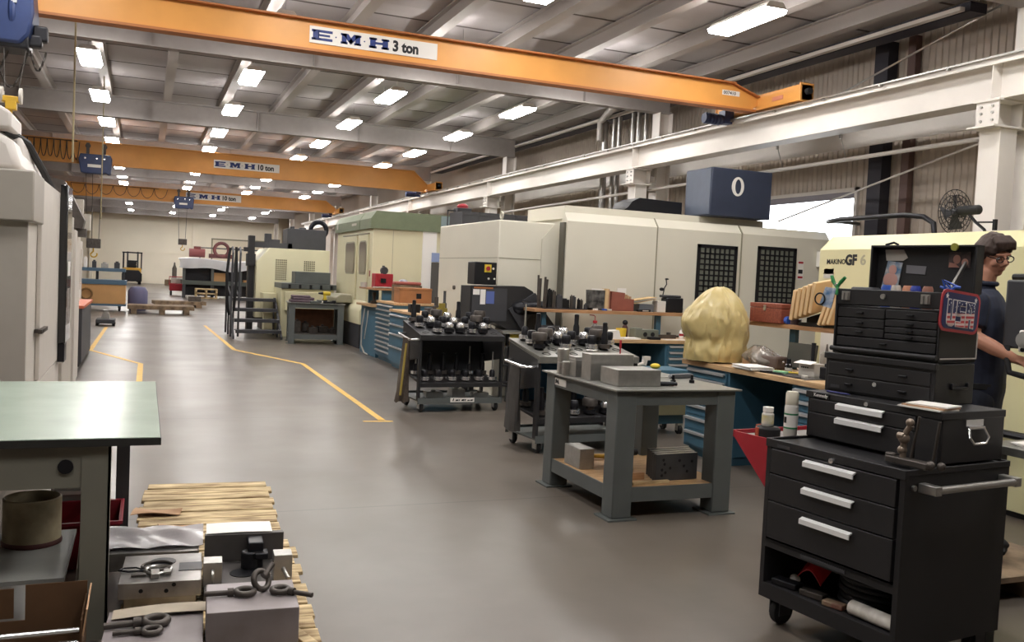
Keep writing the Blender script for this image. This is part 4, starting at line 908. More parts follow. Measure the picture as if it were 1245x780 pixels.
solo('white_carton', B().box(0, .13, 0, .14, 0, .15), INSUL, 'plain white carton on the riser shelf left of the black radio', 'carton', loc=(6.37, 10.43, ZR), bev=.004)
t = thing('radio', 'boxy black radio with a bent wire aerial on the riser shelf', 'radio', (6.52, 10.45, ZR))
obj('body', B().box(.0, .27, 0, .15, 0, .20).cyl((.27, .07, .05), (.3, .07, .05), .03), BLACKM, t, bev=.02)
obj('carry_bar', B().box(-.05, .25, .03, .12, .20, .235), CHARC, t, bev=.012)
obj('aerial', B().tube([(-.02, .07, .23), (.0, .07, .33), (.03, .07, .38), (.02, .07, .44)], .008, 6).sph((-.04, .07, .31), .03, 1.3, .6, .8).sph((.03, .07, .45), .02, 1.6, .5, .6).tube([(.0, .07, .30), (-.04, .07, .31)], .007, 6), BLACKM, t)
# bench top
t = thing('round_pan', 'dark round pan on the left end of the back bench', 'pan', (4.72, 10.25, ZB))
obj('pan', B().lathe([(.11, 0), (.125, .03), (.125, .13), (.112, .13), (.105, .03), (.0, .02)], n=22), CHARC, t); obj('handle', B().cyl((.12, .0, .10), (.22, .02, .11), .012), BLACKM, t)
solo('paper_sheet', B().box(-.16, .16, -.11, .11, 0, .01), PAPER, 'white papers on the back bench behind the rear tool cart', 'paper', loc=(5.10, 10.3, ZB), rz=.2)
t = thing('wash_bottle', 'squeeze bottle with yellow and red cap and bent spout on the back bench', 'bottle', (5.22, 10.0, ZB))
obj('bottle', B().lathe([(.045, 0), (.045, .15), (.02, .18), (.02, .19)], n=14), mat('smoky_plastic', '6a6460', .35), t); obj('cap', B().cyl((0, 0, .19), (0, 0, .22), .028), REDP, t, 'red cap')
obj('spout', B().tube([(0, 0, .22), (0, 0, .27), (-.02, 0, .285), (-.08, 0, .29)], .006, 6), REDDARK, t)
solo('capped_bottle', B().lathe([(.028, 0), (.028, .07), (.012, .09), (.008, .13)], n=12), YELLOW, 'small yellow capped bottle next to the squeeze bottle', 'bottle', loc=(5.13, 10.05, ZB))
solo('folded_paper', B().prism([(-.13, 0), (.13, 0), (.10, .11), (-.12, .10)], 'xz', -.07, .07), PAPER, 'white folded paper package on the back bench', 'paper', loc=(5.42, 9.98, ZB), sm=False)
solo('paper_sheet', B().box(-.12, .12, -.08, .08, 0, .02), PAPER, 'white sheet at the bench edge beside the paper package', 'paper', loc=(5.70, 9.96, ZB))
t = thing('plastic_tub', 'yellow plastic tub on the back bench', 'tub', (5.72, 10.22, ZB))
obj('tub', B().lathe([(.06, 0), (.07, .12), (.062, .12), (.054, .01), (.0, .008)], n=16), YELLOW, t); obj('content', B().cyl((0, 0, .02), (0, 0, .09), .055), MANILA, t)
t = thing('oil_bottle', 'dark red bottle with a round knob cap at the back of the bench', 'bottle', (5.83, 10.32, ZB))
obj('bottle', B().lathe([(.038, 0), (.038, .13), (.02, .16)], n=14), mat('maroon_plastic', '4a2724', .4), t); obj('knob_cap', B().sph((0, 0, .19), .036), BLACKM, t)
t = thing('vise_block', 'grey drilled fixture block on the back bench', 'fixture', (5.82, 10.02, ZB))
obj('block', B().box(0, .34, 0, .16, 0, .12).box(.0, .1, 0, .16, .12, .135), mat('grey_green_casting', '6f7268', .5), t, bev=.006)
obj('bore', B().cyl((.14, -.003, .06), (.14, .0, .06), .03), BLACKM, t); obj('bore', B().cyl((.25, -.003, .06), (.25, .0, .06), .03), BLACKM, t)
solo('clamp_bar', B().box(-.22, .22, -.03, .03, 0, .05).cyl((-.1, 0, .05), (-.1, 0, .09), .035).cyl((.12, 0, .05), (.12, 0, .08), .03), RUST, 'long rusty clamp bar with two studs on the back bench', 'clamp', loc=(6.32, 10.22, ZB), rz=.06)
solo('pry_bar', B().tube([(-.28, 0, .017), (.2, .02, .017), (.27, .05, .03)], .013), RUST, 'long dark pry bar lying behind the clamp bar', 'bar', loc=(6.55, 10.355, ZB + .004))
solo('clamp_step', B().prism([(-.08, 0), (.08, 0), (.08, .05), (.03, .09), (-.05, .09)], 'xz', -.03, .03), RUST, 'rusty step block beside the pry bar', 'block', loc=(6.12, 10.4, ZB), bev=.004)
solo('marker', B().cyl((-.06, 0, .012), (.06, 0, .012), .012), YELLOW, 'yellow marker lying on the back bench', 'marker', loc=(6.14, 10.05, ZB))
solo('black_case', B().box(-.08, .08, -.04, .04, 0, .035), BLACKM, 'small black case on the front edge of the back bench', 'case', loc=(6.05, 9.95, ZB), bev=.006)
solo('paper_sheet', B().box(-.17, .17, -.06, .06, 0, .006), PAPER, 'white papers at the front edge of the back bench, right', 'paper', loc=(6.38, 9.95, ZB))
t = thing('glue_bottle', 'small white and red bottle at the right end of the back bench', 'bottle', (6.62, 10.2, ZB))
obj('bottle', B().lathe([(.03, 0), (.03, .09), (.012, .12)], n=12), PAPER, t); obj('band', B().lathe([(.031, .04), (.031, .07)], n=12), REDP, t, 'red band')
solo('dark_box', B().box(-.07, .07, -.05, .05, 0, .06), BLACKM, 'small dark box at the right end of the back bench', 'box', loc=(6.78, 10.12, ZB), bev=.006)
# ------------------------------------------------------------------ things on the bench by the yellow machine
from mathutils import noise as NZ
b = B(); rs = []
for i in range(61):
    u = i / 60; z = .918 + .69 * u
    base = (.262 + .045 * math.sin(u * 3.2)) * math.sqrt(max(0, 1 - max(0, (u - .42) / .585) ** 2.2)) + .004
    ring = []
    for k in range(96):
        a = 2 * PI * k / 96; ca, sa = math.cos(a), math.sin(a)
        p = Vector((ca * 1.9 + u * 1.3, sa * 1.9, u * 2.2 - ca * 1.1)); q = Vector((ca * 3.4 + u, sa * 3.4, u * 1.6 + sa))
        crease = 1 - abs(NZ.noise(p * 1.3)) * 2; crease2 = 1 - abs(NZ.noise(q * 1.5 + Vector((7, 3, 1)))) * 2; fine = 1 - abs(NZ.noise(q * 3.6)) * 2
        w = 1 + .07 * NZ.noise(p * .6) + .05 * (crease - .55) + .06 * (crease2 - .55) + .03 * (fine - .55)
        w += .13 * math.exp(-((u - .56) / .2) ** 2) * max(0, math.cos(a - rad(172))) ** 2 - .10 * math.exp(-((u - .27) / .08) ** 2) * max(0, math.cos(a - rad(190)))
        w += .05 * math.exp(-((u - .04) / .12) ** 2) * (1 + .5 * math.sin(9 * a))
        ring.append(Vector((5.03 + base * w * ca * 1.0 + .02 * u, 7.17 + base * w * sa * .95, z + .012 * NZ.noise(p * 2))))
    rs.append(ring)
b.rings(rs)
bg_ = thing('covered_monitor', 'bulky thing wrapped in yellowish plastic sheeting at the bench corner', 'covered equipment', (0, 0, 0))
obj('plastic_sheet', b, BAG, bg_)
obj('hidden_monitor', B().box(4.94, 5.14, 7.02, 7.32, 1.06, 1.42).box(4.97, 5.11, 7.08, 7.24, .902, 1.06), CHARC, bg_, bev=.02)
obj('top_hoop', B().tube([(5.09 + .17 * math.cos(a), 7.17 - .0, 1.43 + .175 * math.sin(a)) for a in [PI * .15 + PI * .6 * q / 8 for q in range(9)]], .008, 6), mat('grey_edge', '7f7a70', .5), bg_)
t = thing('bagged_parts', 'clear plastic bag over brown parts on the wood bench top', 'bag', (5.20, 6.66, ZB))
rs = []
for i in range(15):
    u = i / 14; r = (.24 * math.sin(PI * (.12 + .8 * (1 - u))) * (1 - .55 * u) + .015)
    rs.append([Vector(((.62 * r * (1 + .12 * math.sin(5 * a + 7 * u))) * math.cos(a), -.04 + 1.25 * r * (1 + .1 * math.sin(7 * a - 5 * u)) * math.sin(a) + .10 * u, .002 + .19 * u)) for a in [2 * PI * k / 30 for k in range(30)]])
obj('bag', B().rings(rs), BAGC, t)
obj('contents', B().cbox(0, -.14, .06, .17, .22, .115, .2), mat('brown_parts', '5a4a42', .7), t, bev=.02); obj('carton', B().cbox(-.03, .13, .042, .12, .1, .08, .1), CARD_L, t, bev=.003)
t = thing('paper_stack', 'stack of white papers near the front edge of the wood bench', 'papers', (4.945, 6.46, ZB), rad(-97))
for i in range(4): obj('sheet_pile', B().cbox(.012 * math.sin(i * 2.1), .01 * math.cos(i * 3), .006 + .009 * i, .31, .23, .008, .06 * math.sin(i * 1.7)), PAPER if i % 2 else PAPERG, t, sm=False)
solo('cutting_mat', B().box(-.17, .17, -.3, .3, 0, .004), mat('dark_mat', '4c4844', .7), 'dark mat spread on the right half of the wood bench', 'mat', loc=(5.05, 6.0, ZB))
solo('pencil', B().cyl((0, -.13, .009), (0, .13, .009), .007, n=8), YELLOW, 'yellow pencil beside the white papers on the bench', 'pencil', loc=(5.08, 6.15, ZB + .004), rz=.35)
solo('green_gauge', B().cbox(0, 0, .012, .05, .12, .024), mat('pale_green_plastic', '7fb08a', .5), 'small pale green gauge on the dark mat', 'gauge', loc=(4.97, 6.12, ZB + .004), rz=.5, bev=.006)
solo('calliper', B().cbox(0, 0, .006, .02, .22, .012).cbox(.02, .08, .006, .05, .015, .012).cbox(.02, .04, .008, .05, .03, .016), BLACKM, 'black calliper lying on the dark mat', 'calliper', loc=(4.90, 6.15, ZB + .004), rz=.3)
solo('hex_key', B().tube([(0, -.1, .006), (0, .08, .006), (.03, .09, .006)], .005, 6), BLACKM, 'black hex key on the dark mat near the edge', 'hex key', loc=(4.86, 5.86, ZB + .004), rz=.2)
solo('eraser', B().cbox(0, 0, .012, .03, .05, .024), PAPERG, 'pale eraser on the dark mat near the edge', 'eraser', loc=(4.95, 5.8, ZB + .004), bev=.004)
t = thing('ink_bottle', 'little dark jar with a pale label beside the plastic bag', 'jar', (5.18, 6.28, ZB + .004))
obj('jar', B().lathe([(.03, 0), (.03, .06), (.018, .07)], n=14), GLASSD, t); obj('label', B().lathe([(.031, .01), (.031, .035)], n=14), PAPERG, t); obj('lid', B().cyl((0, 0, .07), (0, 0, .11), .02), BLACKM, t)
solo('dark_screen', B().cbox(0, 0, .113, .02, .36, .22, 0, 0, .12), mat('dark_olive_board', '4a4a44', .6), 'dark board leaning at the back of the wood bench', 'board', loc=(5.40, 6.38, ZB + .02), sm=False)
t = thing('white_carton', 'white carton with open flap on the wood bench near the chests', 'carton', (5.12, 5.92, ZB + .004), .1)
obj('box', B().box(-.06, .06, -.085, .085, 0, .11), PAPERG, t, bev=.002); obj('flap', B().cbox(-.075, 0, .118, .08, .18, .004, 0, 0, -.25), PAPER, t, sm=False)
pr = B()
for q in range(4): pr.box(-.0615, -.06, .045 - .022 * q, .058 - .022 * q, .07, .082)
obj('print_mark', pr, SIGNK, t, sm=False)
t = thing('glue_dispenser', 'grey pointed bottle standing behind the white carton', 'bottle', (5.32, 5.98, ZB))
obj('bottle', B().lathe([(.05, 0), (.05, .18), (.03, .205)], n=14), mat('grey_brown_plastic', '7d7468', .5), t); obj('nozzle', B().cyl((0, 0, .2), (0, 0, .27), .015, .005), mat('dark_nozzle', '5a5450', .5), t)
solo('long_file', B().cyl((0, 0, 0), (.03, .03, .26), .016, .02), BLACKM, 'black handle standing upright behind the white carton', 'tool', loc=(5.28, 6.10, ZB + .006))
solo('black_clip_box', B().cbox(0, 0, .05, .08, .08, .1).cyl((0, 0, .1), (0, 0, .13), .02), BLACKM, 'black boxed tool beside the white carton near the chests', 'tool', loc=(5.1, 5.72, ZB + .004), bev=.008)
# riser shelf items (bench runs along -Y; shelf at z 1.30)
t = thing('wooden_box', 'red-brown varnished wooden case on the wood riser shelf', 'wooden box', (5.36, 6.64, 1.301))
obj('case', B().box(0, .2, 0, .46, 0, .135), REDBROWN, t, bev=.004); obj('lid', B().box(-.002, .202, -.002, .462, .137, .18), REDBROWN, t, bev=.004)
obj('latch', B().box(-.01, -.002, .22, .25, .11, .16), STEEL, t, sm=False)
solo('blue_tape', B().cyl((0, -.02, .035), (0, .02, .035), .035, n=18), BLUEP, 'blue tape roll on the riser shelf beside the wooden case', 'tape roll', loc=(5.41, 6.605, 1.301))
solo('gauge_stand', B().cyl((0, 0, 0), (0, 0, .05), .05).cyl((0, 0, .05), (0, 0, .13), .018).sph((0, 0, .14), .035), mat('maroon_black', '3a2a2c', .4), 'dark gauge stand on the riser shelf beside the blue roll', 'gauge', loc=(5.44, 6.535, 1.301))
t = thing('envelope_rack', 'dark sorter of tan envelopes standing on the riser shelf', 'envelopes', (5.44, 6.18, 1.301))
obj('rack', B().box(-.05, .12, -.06, .26, 0, .03).prism([(-.06, .03), (.26, .03), (.26, .07), (-.06, .16)], 'yz', .04, .10), BLACKM, t, sm=False)
for i in range(5): obj('envelope', B().cbox(-.02, .27 - .06 * i, .195 + .018 * i, .30, .034, .27, .35, rad(10), rad(-7)), MANILA, t, bev=.006)
for i in range(3): obj('envelope', B().cbox(.0, -.08 - .055 * i, .165 + .006 * i, .22, .03, .30, .3, rad(17), 0), MANILA, t, bev=.006)
# ------------------------------------------------------------------ by the green-capped machine
t = thing('cutter_box', 'red tool grinder box with a small gauge on top, on the raised shelf', 'machine tool', (3.98, 16.5, 1.301))
obj('case', B().box(0, .34, 0, .3, 0, .27), REDP, t, bev=.012); obj('switch', B().box(.1, .2, -.02, 0, .10, .18), BLACKM, t, 'black switch')
obj('gauge', B().cyl((.17, .1, .27), (.17, .1, .36), .05).cyl((.17, .0, .33), (.17, .08, .33), .07).cyl((.17, .1, .36), (.17, .1, .42), .025), CHARC, t)
obj('hose', B().tube([(.34, .1, .1), (.40, .0, .05), (.36, -.06, .015), (.1, -.08, .015), (-.06, -.07, .015)], .012, 6), PAPERG, t)
solo('white_rag', B().sph((0, 0, .09), .11, 1, .7, .85), mat('spotted_rag', 'd8d8dc', .8, col2='4a4a66', var=.1, scale=14), 'spotted white rag beside the red box', 'rag', loc=(4.54, 16.6, 1.302))
solo('white_cup', B().lathe([(.06, 0), (.065, .09), (.055, .09), (.05, .01), (0, .01)], n=14), PAPERG, 'small pale cup left of the red box', 'cup', loc=(3.88, 17.0, 1.301))
solo('red_cloth', B().cbox(0, 0, .03, .5, .2, .06), mat('faded_red', 'a05a50', .7), 'faded red folded cloth behind the wooden crate box', 'cloth', loc=(4.45, 16.0, 1.384), bev=.02)
t = thing('wooden_box', 'light brown wooden box with a dark square label on the teal cabinet', 'wooden box', (4.12, 15.25, 1.082))
obj('case', B().box(0, .58, 0, .4, 0, .22), mat('tan_wood', 'a06c44', .6, var=.12, scale=5), t, bev=.005); obj('lid', B().box(-.005, .585, -.005, .405, .222, .265), mat('tan_wood', 'a06c44', .6), t, bev=.005)
obj('label', B().box(.3, .39, -.006, 0, .08, .17), BLACKM, t, 'dark square label', sm=False)
solo('crate_lid', B().box(-.24, .24, -.16, .16, 0, .3), OLDWOOD, 'old wooden crate behind the light brown box', 'crate', loc=(4.45, 16.0, 1.082), sm=False)
solo('vise', B().box(-.06, .06, -.05, .05, 0, .05).cyl((0, 0, .05), (0, 0, .16), .03).cbox(0, 0, .18, .06, .05, .07), RUST, 'small rusty vise on the plain teal cabinet', 'vise', loc=(4.16, 17.3, .982))
for i, (x, y, s, h, m_, lb) in enumerate(((4.0, 13.9, .16, .13, BLACKM, 'black square block on the low teal cabinet'), (4.15, 13.4, .2, .10, CHARC, 'wide dark block on the low teal cabinet'), (4.1, 13.05, .09, .28, RUST, 'tall dark cylinder on the low teal cabinet'), (4.18, 12.9, .06, .38, CHARC, 'slim upright bar on the low teal cabinet'))):
    bb = B().box(-s / 2, s / 2, -s / 2, s / 2, 0, h) if i < 2 else B().lathe([(s * .6, 0), (s * .6, h * .5), (s * .35, h * .55), (s * .35, h)], n=14)
    solo('tool_block' if i < 2 else 'tool_shank', bb, m_, lb, 'tool block', loc=(x, y, .982), bev=.004 if i < 2 else 0)
solo('yellow_fixture', B().cbox(0, 0, .1, .14, .1, .06).cyl((0, 0, 0), (0, 0, .2), .05), mat('yellow_black', '8a7a30', .5), 'small yellow and black fixture behind the front tool cart', 'fixture', loc=(4.08, 12.7, .982))
# ------------------------------------------------------------------ grey work table in the middle distance
t = thing('work_table', 'grey steel work table beyond the carts, cluttered with rags and tools', 'table', (2.84, 19.35, 0), rad(-6))
def steel_table(t, W, D, H, leg, zs, plates=True, shelfm=GREYT):
    obj('table_top', B().box(-.03, W + .03, -.03, D + .03, H - .012, H), GREYTOP, t, bev=.002)
    for q in ((leg, W - leg, .008, .02), (leg, W - leg, D - .02, D - .008), (.008, .02, leg, D - leg), (W - .02, W - .008, leg, D - leg)):
        obj('apron', B().box(*q, H - .11, H - .012), GREYT, t, sm=False); obj('lower_rail', B().box(*q, zs - .10, zs), GREYT, t, sm=False)
    for x in (0, W - leg):
        for y in (0, D - leg):
            l = obj('leg', B().box(x, x + leg, y, y + leg, .012, H - .012), GREYT, t, bev=.008)
            if plates: obj('foot_plate', B().box(x - .04, x + leg + .03, y - .03, y + leg + .03, 0, .012), GREYT, l, sm=False)
steel_table(t, 1.15, .95, .87, .13, .20)
obj('lower_shelf', B().box(.03, 1.12, .03, .92, .20, .215), RUST, t, sm=False)
def on(t, x, y):
    c, s = math.cos(t.rotation_euler.z), math.sin(t.rotation_euler.z); return t.location.x + x * c - y * s, t.location.y + x * s + y * c
def put(t, x, y, z): a = on(t, x, y); return (a[0], a[1], z)
solo('cloth_pile', B().cbox(0, 0, .03, .5, .3, .06).cbox(.02, .0, .085, .46, .28, .05, .05).cbox(-.02, .01, .13, .4, .26, .04, -.05), mat('dusty_purple', '5f5058', .85, var=.15), 'pile of folded dusky cloths on the far grey table', 'cloth', loc=put(t, .27, .3, .8715), bev=.02)
solo('white_rag', B().sph((0, 0, .028), .085, 1.2, .8, .3), PAPER, 'crumpled white rag on the far grey table', 'rag', loc=put(t, .64, .30, .8715))
d = thing('power_drill', 'yellow and black power drill standing on the far grey table', 'drill', put(t, .80, .62, .8715), rad(180))
obj('body', B().cyl((-.1, 0, .2), (.06, 0, .2), .045).cbox(.02, 0, .1, .05, .05, .18), YELLOW, d, bev=.008); obj('chuck', B().cyl((.06, 0, .2), (.16, 0, .2), .03, .018), BLACKM, d); obj('battery', B().cbox(.02, 0, .03, .12, .08, .06), BLACKM, d, bev=.008)
for i, (x, y, m_, lb) in enumerate(((.84, .1, BLACKM, 'black tool lying on the far grey table'), (.55, .06, GREYT, 'grey wrench lying at the front of the far grey table'), (.22, .70, ORANGE_D, 'orange clamp behind the cloths on the far grey table'), (.45, .8, YELLOW, 'yellow clamp on the back of the far grey table'))):
    solo('hand_tool', B().cbox(0, 0, .025, .26, .05, .05).cbox(.1, .02, .045, .08, .1, .05), m_, lb, 'hand tool', loc=put(t, x, y, .8715), rz=i * .4, bev=.01)
solo('oil_can', B().lathe([(.05, 0), (.05, .06), (.012, .17)], n=12), YELLOW, 'small yellow cone oiler on the far grey table', 'oil can', loc=put(t, .8, .84, .8715))
solo('plywood_sheet', B().box(0, .85, 0, .02, 0, .5), mat('rust_brown_board', '6f4a34', .75, var=.15), 'brown board standing behind the far grey table legs', 'board', loc=put(t, .16, .78, .217), rz=rad(-6), sm=False)
for i, (x, y, sx, h) in enumerate(((.2, .5, .14, .24), (.38, .6, .12, .2), (.52, .35, .2, .12), (.74, .5, .22, .14), (.95, .4, .16, .1))):
    solo('metal_block', B().box(-sx / 2, sx / 2, -.08, .08, 0, h).cyl((0, 0, h), (0, 0, h + .04), .03), RUST, 'dark metal block under the far grey table, %s from the left' % ORD[i], 'block', 'blocks under the far grey table', loc=put(t, x, y, .217), rz=.1 * i, bev=.004)
# rolling ladder with tall handrails
t = thing('rolling_ladder', 'dark steel rolling step ladder with tall rails beside the aisle', 'ladder', (1.78, 20.3, 0))
for i, z in enumerate((.20, .42, .64, .86)): obj('step', B().box(.08, 1.06, .02 + .36 * i, .36 + .36 * i, z - .02, z).box(.08, 1.06, .02 + .36 * i, .03 + .36 * i, z - .07, z - .02), CHARC, t, sm=False)
for x in (.04, 1.06): obj('stringer', B().prism([(0, .0), (.05, .0), (1.42, .84), (1.42, .88), (1.3, .88), (0, .06)], 'yz', x - .02, x + .02).box(x - .02, x + .02, 1.40, 1.44, 0, .86).box(x - .02, x + .02, .7, .74, 0, .46), CHARC, t, sm=False)
for i, (x, y0) in enumerate(((-.02, .1), (.14, .12))):
    obj('handrail', B().tube([(x, y0 + .0, 0.05), (x, y0, 1.5), (x + .02, y0 + .12, 1.86), (x + .05, y0 + .6, 2.0), (x + .02, y0 + 1.15, 1.9), (x, y0 + 1.25, 1.6), (x, y0 + 1.25, .05)], .022, 8), CHARC, t)
    obj('rail_tie', B().tube([(x, y0, .9), (x, y0 + 1.25, 1.2)], .016, 6), CHARC, t)
obj('hanging_hose', B().tube([(-.04, .5, 1.98), (-.1, .46, 1.4), (-.08, .45, .7), (-.02, .5, .5)], .03, 8).tube([(.08, .4, 2.0), (.1, .36, 1.3), (.06, .38, .6)], .03, 8), BLACKR, t)
# ------------------------------------------------------------------ far end of the hall
t = thing('steel_frame_bench', 'long dark steel frame draped with a white sheet at the far end', 'frame', (1.62, 44.0, 0))
obj('deck', B().box(0, 3.9, 0, 2.4, .62, .80), mat('green_grey_steel', '4d5450', .6), t, sm=False)
for x in (0, 1.25, 2.5, 3.75): obj('post', B().box(x, x + .12, .0, .12, .8, 1.38), GREYT, t, sm=False); obj('leg', B().box(x, x + .14, .05, .19, 0, .62), CHARC, t, sm=False)
obj('side_panel', B().box(.14, 3.7, .6, .64, .8, 1.38).box(.1, 3.8, .7, .74, .1, .62), BLACKM, t, sm=False)
obj('crate', B().box(1.36, 1.9, .2, .5, .8, 1.2), TANW, t, 'tan crate on the deck', sm=False); obj('crate', B().box(2.7, 3.7, .2, .5, .8, .9), TANW, t, 'flat tan crate', sm=False)
obj('roof_deck', B().box(-.05, 3.95, -.05, 2.4, 1.38, 1.42), CHARC, t, sm=False)
b = B().grid(lambda u, v: (-.12 + 4.1 * u, -.1 + 2.5 * v, 1.80 + .04 * math.sin(u * 9) + .03 * math.sin(v * 7 + u * 5) - .05 * u), 30, 8, .03)
b.grid(lambda u, v: (-.12 + 4.1 * u, -.13 + .02 * math.sin(u * 40), 1.80 + .04 * math.sin(u * 9) - .05 * u - (.42 + .04 * math.sin(u * 14)) * v), 40, 6, .01)
sh = solo('white_sheet', b, mat('white_tarp', 'f2f2f4', .6), 'white sheet draped over the dark frame at the far end', 'sheet', loc=(1.62, 44, 0))
obj('tarp_padding', B().box(-.05, 3.95, .0, 2.3, 1.43, 1.74), mat('white_tarp', 'f2f2f4', .6), sh, sm=False)
solo('red_tank', B().cyl((-.35, 0, .2), (.35, 0, .2), .2, n=18).cbox(0, 0, .44, .3, .2, .12), mat('maroon', '6d3434', .5), 'dark red bundle on top of the white sheet, left', 'tank', loc=(2.25, 44.6, 1.89))
solo('hose_coil', B().torus((0, 0, .40), .32, .08, 'y', 22, 8).cbox(0, .2, .1, 1.1, .2, .2), mat('red_black', '5a3030', .6, var=.4, scale=6), 'coiled red and black hose on the white sheet, right', 'hose', loc=(3.35, 44.8, 1.885))
solo('top_rail', B().cyl((2.5, 46.8, 2.38), (5.8, 46.8, 2.38), .03, n=6).cyl((2.5, 46.8, 0), (2.5, 46.8, 2.38), .03, n=6).cyl((5.7, 46.8, 0), (5.7, 46.8, 2.38), .03, n=6), CHARC, 'thin dark rail above the draped frame', 'rail')
t = thing('shipping_pallet', 'small pale pallet on its edge under the draped frame', 'pallet', (2.15, 43.0, 0))
for z in (.02, .22, .42): obj('board', B().box(0, .95, 0, .8, z, z + .05), PINE, t, sm=False)
for x in (0, .44, .88): obj('stringer', B().box(x, x + .07, 0, .8, .07, .42), PINE, t, sm=False)
t = thing('welding_cart', 'red welding cart with a gas bottle by the draped frame', 'welder', (1.12, 46.6, 0))
obj('body', B().box(.02, .78, .1, .9, .22, .58), REDP, t, bev=.04)
obj('cage', B().box(.1, .7, .2, .8, .58, .84).box(.16, .64, .18, .2, .62, .8), PAPERG, t, sm=False)
obj('gas_bottle', B().lathe([(.11, .2), (.11, 1.3), (.05, 1.45), (.03, 1.6)], (.25, .95, 0), 12), mat('dark_gas_bottle', '4a443e', .5), t)
for x in (.1, .72): obj('wheel', B().cyl((x - .04, .15, .11), (x + .04, .15, .11), .11), BLACKR, t)
for x in (.1, .72): obj('rear_wheel', B().cyl((x - .04, .85, .11), (x + .04, .85, .11), .11), BLACKR, t)
obj('push_bar', B().tube([(.0, .1, .5), (.0, -.1, .9), (.78, -.1, .9), (.78, .1, .5)], .025), REDP, t)
t = thing('forklift', 'yellow and black forklift parked by the back wall', 'forklift', (-1.45, 65.4, 0))
obj('body', B().box(.1, 1.25, .2, 2.2, .3, 1.1), mat('forklift_yellow', 'c89a3c', .5), t, bev=.06); obj('counterweight', B().prism([(.05, .2), (1.3, .2), (1.3, .7), (1.1, .95), (.25, .95), (.05, .7)], 'xz', -.05, .25), BLACKM, t, bev=.04)
obj('overhead_guard', B().box(.08, .16, .3, .38, 1.0, 2.1).box(1.2, 1.28, .3, .38, 1.0, 2.1).box(.08, .16, 1.6, 1.68, 1.0, 2.1).box(1.2, 1.28, 1.6, 1.68, 1.0, 2.1).box(.05, 1.3, .25, 1.75, 2.08, 2.16), BLACKM, t, sm=False)
obj('mast', B().box(.3, .4, 2.3, 2.4, .1, 2.2).box(.95, 1.05, 2.3, 2.4, .1, 2.2).box(.3, 1.05, 2.3, 2.36, 1.5, 1.6), CHARC, t, sm=False); obj('seat', B().box(.4, .95, .6, 1.2, 1.1, 1.3).box(.4, .95, .55, .65, 1.3, 1.6), BLACKR, t, bev=.04)
for x in (.2, 1.15):
    for y in (.35, 2.0): obj('wheel', B().cyl((x - .1, y, .28), (x + .1, y, .28), .28, n=18), BLACKR, t)
# wood-sided cart with a teal frame
t = thing('parts_cart', 'plywood sided cart with a teal upper shelf near the left machines', 'cart', (-1.85, 30.5, 0))
obj('box', B().box(0, 1.32, 0, 1.0, .22, .82), TANW, t, bev=.01); obj('frame', B().box(-.02, 1.34, -.02, 1.02, .82, .96).box(-.02, 1.34, -.01, 1.01, .16, .22), mat('blue_grey_paint', '4c6478', .5), t, sm=False)
obj('upper_shelf', B().box(0, 1.3, .1, .9, 1.22, 1.32), MATS['blue_grey_paint'], t, sm=False)
for x in (.45, 1.2): obj('post', B().box(x, x + .08, .4, .48, .96, 1.22), CHARC, t, sm=False)
for x in (.1, 1.15):
    for y in (.1, .85): obj('caster', B().cyl((x - .03, y, .08), (x + .03, y, .08), .08).box(x - .04, x + .04, y - .03, y + .03, .1, .16), BLACKR, t)
obj('rope_coil', B().torus((.22, -.06, .52), .16, .03, 'y', 18, 6), mat('rope_brown', '7a5c3a', .8), t)
for i, (x, s, h, m_, lb) in enumerate(((.15, .1, .3, PAPER, 'white bottle on the teal shelf of the plywood cart'), (.4, .12, .2, CHARC, 'dark box on the teal shelf of the plywood cart, left'), (.7, .2, .14, STEEL, 'grey part on the teal shelf of the plywood cart'), (1.05, .16, .18, CHARC, 'dark box on the teal shelf of the plywood cart, right'))):
    solo('stored_part', B().box(-s / 2, s / 2, -.08, .08, 0, h).cyl((0, 0, h), (0, 0, h + .04), s * .3), m_, lb, 'part', loc=(-1.85 + x, 30.9, 1.322), bev=.01)
solo('drum', B().lathe([(.24, 0), (.3, .1), (.3, .62), (.22, .75), (.0, .78)], n=18), mat('violet_drum', '5a5a78', .6), 'dull violet round drum just right of the plywood cart', 'drum', loc=(-.18, 31.4, 0))
t = thing('lumber_skid', 'low weathered timber skid on the floor past the plywood cart', 'pallet', (-.45, 29.3, 0))
for i in range(4): obj('timber', B().box(0, 1.9, .3 * i, .3 * i + .2, .14, .26), OLDWOOD, t, sm=False)
for x in (.1, .9, 1.6): obj('block', B().box(x, x + .16, 0, 1.1, 0, .14), OLDWOOD, t, sm=False)
t = thing('lumber_skid', 'second weathered skid with a block on it, farther and to the right', 'pallet', (.35, 34.0, 0), rad(6))
for i in range(3): obj('timber', B().box(0, 1.75, .3 * i, .3 * i + .2, .1, .22), OLDWOOD, t, sm=False)
for x in (.1, 1.4): obj('block', B().box(x, x + .2, 0, .9, 0, .1), OLDWOOD, t, sm=False)
obj('timber_block', B().box(1.2, 1.6, .2, .5, .22, .4), RUST, t, sm=False)
t = thing('steel_stack', 'low brown stack of parts by the back wall', 'stack', (1.3, 66, 0))
for i in range(3): obj('bar', B().box(0, 2.0, .3 * i, .3 * i + .24, 0, .4 - .08 * i), OLDWOOD, t, sm=False)
t = thing('floor_jack', 'small dark floor jack beside the grey machines on the left', 'jack', (-1.05, 23.6, 0))
obj('frame', B().box(0, .42, 0, .7, .06, .16), CHARC, t, bev=.02); obj('lift_arm', B().prism([(.1, .16), (.3, .16), (.28, .3), (.14, .3)], 'xz', .3, .5).cyl((.2, .4, .3), (.2, .4, .36), .06), STEEL, t, sm=False)
